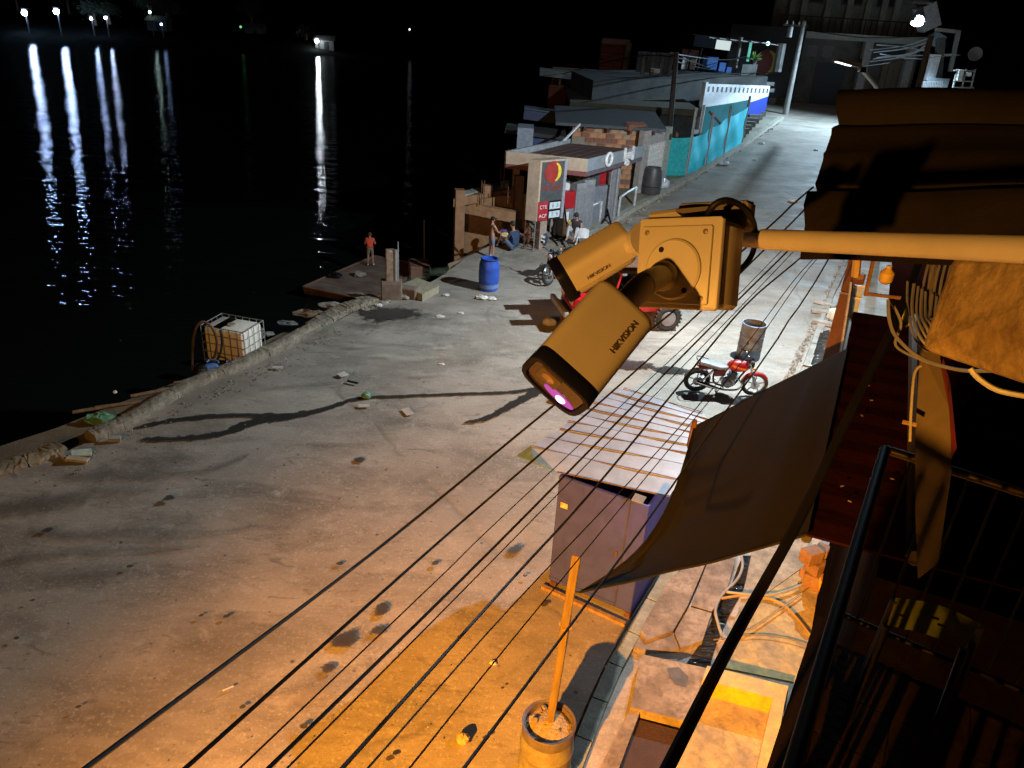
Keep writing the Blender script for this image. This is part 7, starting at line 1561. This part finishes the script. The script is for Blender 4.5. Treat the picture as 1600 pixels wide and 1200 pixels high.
# ================================================================ opposite bank
fbk = mat('far_bank_soil', (.008, .009, .008), 1.0, spec=0, grime=.8, col2=(.004, .005, .004), scale=.15, bump=.5)
def shp(px): return 62 + (px) * .05 if px < 500 else 87 + (px - 500) * .03
mb = MB(); pts_ = [gz(px, shp(px) , -2.2) for px in range(-400, 900, 50)]
prof = [(0, -2.3), (3, -1.4), (8, -.6), (20, .3), (60, 2), (260, 14)]
vs = []; random.seed(2)
for p_ in pts_:
    for dx, z in prof: vs.append((p_.x * (1 + dx / 130), p_.y + dx, z + random.uniform(-.3, .3) * (dx > 0)))
n = len(prof); mb.add(vs, [(i * n + j, (i + 1) * n + j, (i + 1) * n + j + 1, i * n + j + 1) for i in range(len(pts_) - 1) for j in range(n - 1)])
struct('far_bank', mb, fbk, True)
def sky_lamp(px, py, yy, r_, st, col, label, pole_h=None):
    p_ = gy(px, py, yy); t = thing('bank_lamp', label, 'lamp', (p_.x, p_.y, p_.z)); B('bulb', MB().ball(p_, r_, 12), glow('bank_bulb_%s' % 'abcdefghijkl'[len([o for o in bpy.data.objects if o.name.startswith('bank_lamp')])], col, st), t, smooth=True)
    B('lamp_post', MB().tube([p_ + V((0, .3, .3)), V((p_.x, p_.y + .3, -1.5))], .12, 6), concd, t); B('lamp_hood', MB().box(p_ + V((0, .25, r_ + .15)), (r_ * 2, r_ * 1.5, .12)), concd, t); return p_
cool = (.40, .58, 1.0)
yb = [gz(px, shp(px), -2.2).y for px in (38, 88, 145, 168, 250, 497, 640)]
LP = [(38, 20, yb[0] + 3, .42, 190, cool, 'brightest bank lamp at the far left'), (88, 18, yb[1] + 3, .42, 190, cool, 'second bright bank lamp from the left'),
      (142, 29, yb[2] + 4, .20, 160, cool, 'small white bank lamp left of the lit tree'), (165, 28, yb[3] + 4, .20, 140, (.5, .65, 1.0), 'small blue white bank lamp under the lit tree'), (234, 19, yb[4] + 5, .20, 25, (.6, .9, .8), 'pale lamp beside the middle bank trees'), (252, 38, yb[4] + 4, .18, 18, cool, 'low lamp below the middle bank trees'),
      (376, 42, yb[4] + 20, .22, .8, (.3, 1, .3), 'tiny green lamp far along the bank'), (495, 64, yb[5] + 3, .30, 220, (.8, .9, 1), 'lone bright lamp right of centre on the bank'), (640, 46, yb[6] + 8, .16, 3, (.9, .9, 1), 'faint lamp at the right end of the bank')]
for a in LP: sky_lamp(*a)
def tree(px, py, yy, h_, r_, seed, label):
    random.seed(seed); b_ = gy(px, py, yy); t = thing('bank_tree', label, 'tree', tuple(b_)); tr = MB(); top_ = b_ + V((0, 0, h_ * .5)); tr.tube([b_, top_], .25, 7, r2=.14)
    ends = []
    for k in range(7):
        a = random.uniform(0, 6.28); e = top_ + V((math.cos(a) * r_ * .6, math.sin(a) * r_ * .6, random.uniform(.1, .45) * h_)); tr.tube([top_ - V((0, 0, random.uniform(0, h_ * .15))), (top_ + e) / 2 + V((0, 0, .3)), e], .08, 5, r2=.03); ends.append(e)
    B('trunk', tr, wood, t); cr = MB()
    for e in ends + [top_ + V((0, 0, h_ * .35))]:
        for k in range(170):
            d = V((random.gauss(0, 1), random.gauss(0, 1), random.gauss(0, .7))) * r_ * .32; q = e + d; u_ = V((random.gauss(0, 1), random.gauss(0, 1), random.gauss(0, 1))).normalized(); v_ = u_.orthogonal().normalized(); s = random.uniform(.10, .22)
            cr.add([q - u_ * s, q + v_ * s * .5, q + u_ * s, q - v_ * s * .5], [(0, 1, 2, 3)])
    me = bpy.data.meshes.new('crown'); me.from_pydata(cr.v, [], cr.f); off = root_off(t)
    for v in me.vertices: v.co -= off
    B('crown', me, mat('bank_leaves', (.045, .065, .03), .8, col2=(.03, .045, .02)), t)
for k, (px, py, yy, h_, r_, lab) in enumerate(((150, 40, yb[2] + 10, 3.6, 2.0, 'lit leafy tree above the two small left lamps'), (172, 38, yb[3] + 8, 3.2, 1.5, 'small tree right of the lit leafy one'), (238, 38, yb[4] + 9, 4.4, 2.0, 'tall tree beside the pale middle lamp'), (262, 40, yb[4] + 14, 3.8, 2.2, 'darker tree right of the middle lamps'), (110, 30, yb[1] + 30, 7, 4, 'large dim tree behind the second bright lamp'), (30, 25, yb[0] + 30, 7, 4, 'large dim tree behind the far left lamp'), (395, 50, yb[4] + 26, 5, 3, 'dim tree beside the green lamp'), (480, 66, yb[5] + 10, 2.5, 1.6, 'low shrub like tree beside the lone bright lamp'))): tree(px, py, yy, h_, r_, 100 + k, lab)
for k, (px, py, yy, lab) in enumerate(((250, 46, yb[4] + 6, 'low white hut below the middle bank trees'), (400, 56, yb[4] + 18, 'dim hut near the green lamp'), (510, 76, yb[5] + 5, 'dim hut right of the lone bright lamp'))):
    p_ = gy(px, py, yy); ht = thing('bank_hut', lab, 'hut', tuple(p_)); B('wall', MB().box(p_ + V((0, 0, .6)), (3.2, 2.4, 1.6)), mat('hut_board', (.05, .05, .045), .9), ht)
    B('roof', MB().hexa([p_ + V((-1.9, -1.5, 1.35)), p_ + V((1.9, -1.5, 1.35)), p_ + V((1.9, 1.5, 1.35)), p_ + V((-1.9, 1.5, 1.35))], [p_ + V((-1.7, -.2, 2.1)), p_ + V((1.7, -.2, 2.1)), p_ + V((1.7, .2, 2.1)), p_ + V((-1.7, .2, 2.1))]), concd, ht); B('door', MB().box(p_ + V((.3, -1.22, .5)), (.7, .05, 1.3)), black_p, ht)
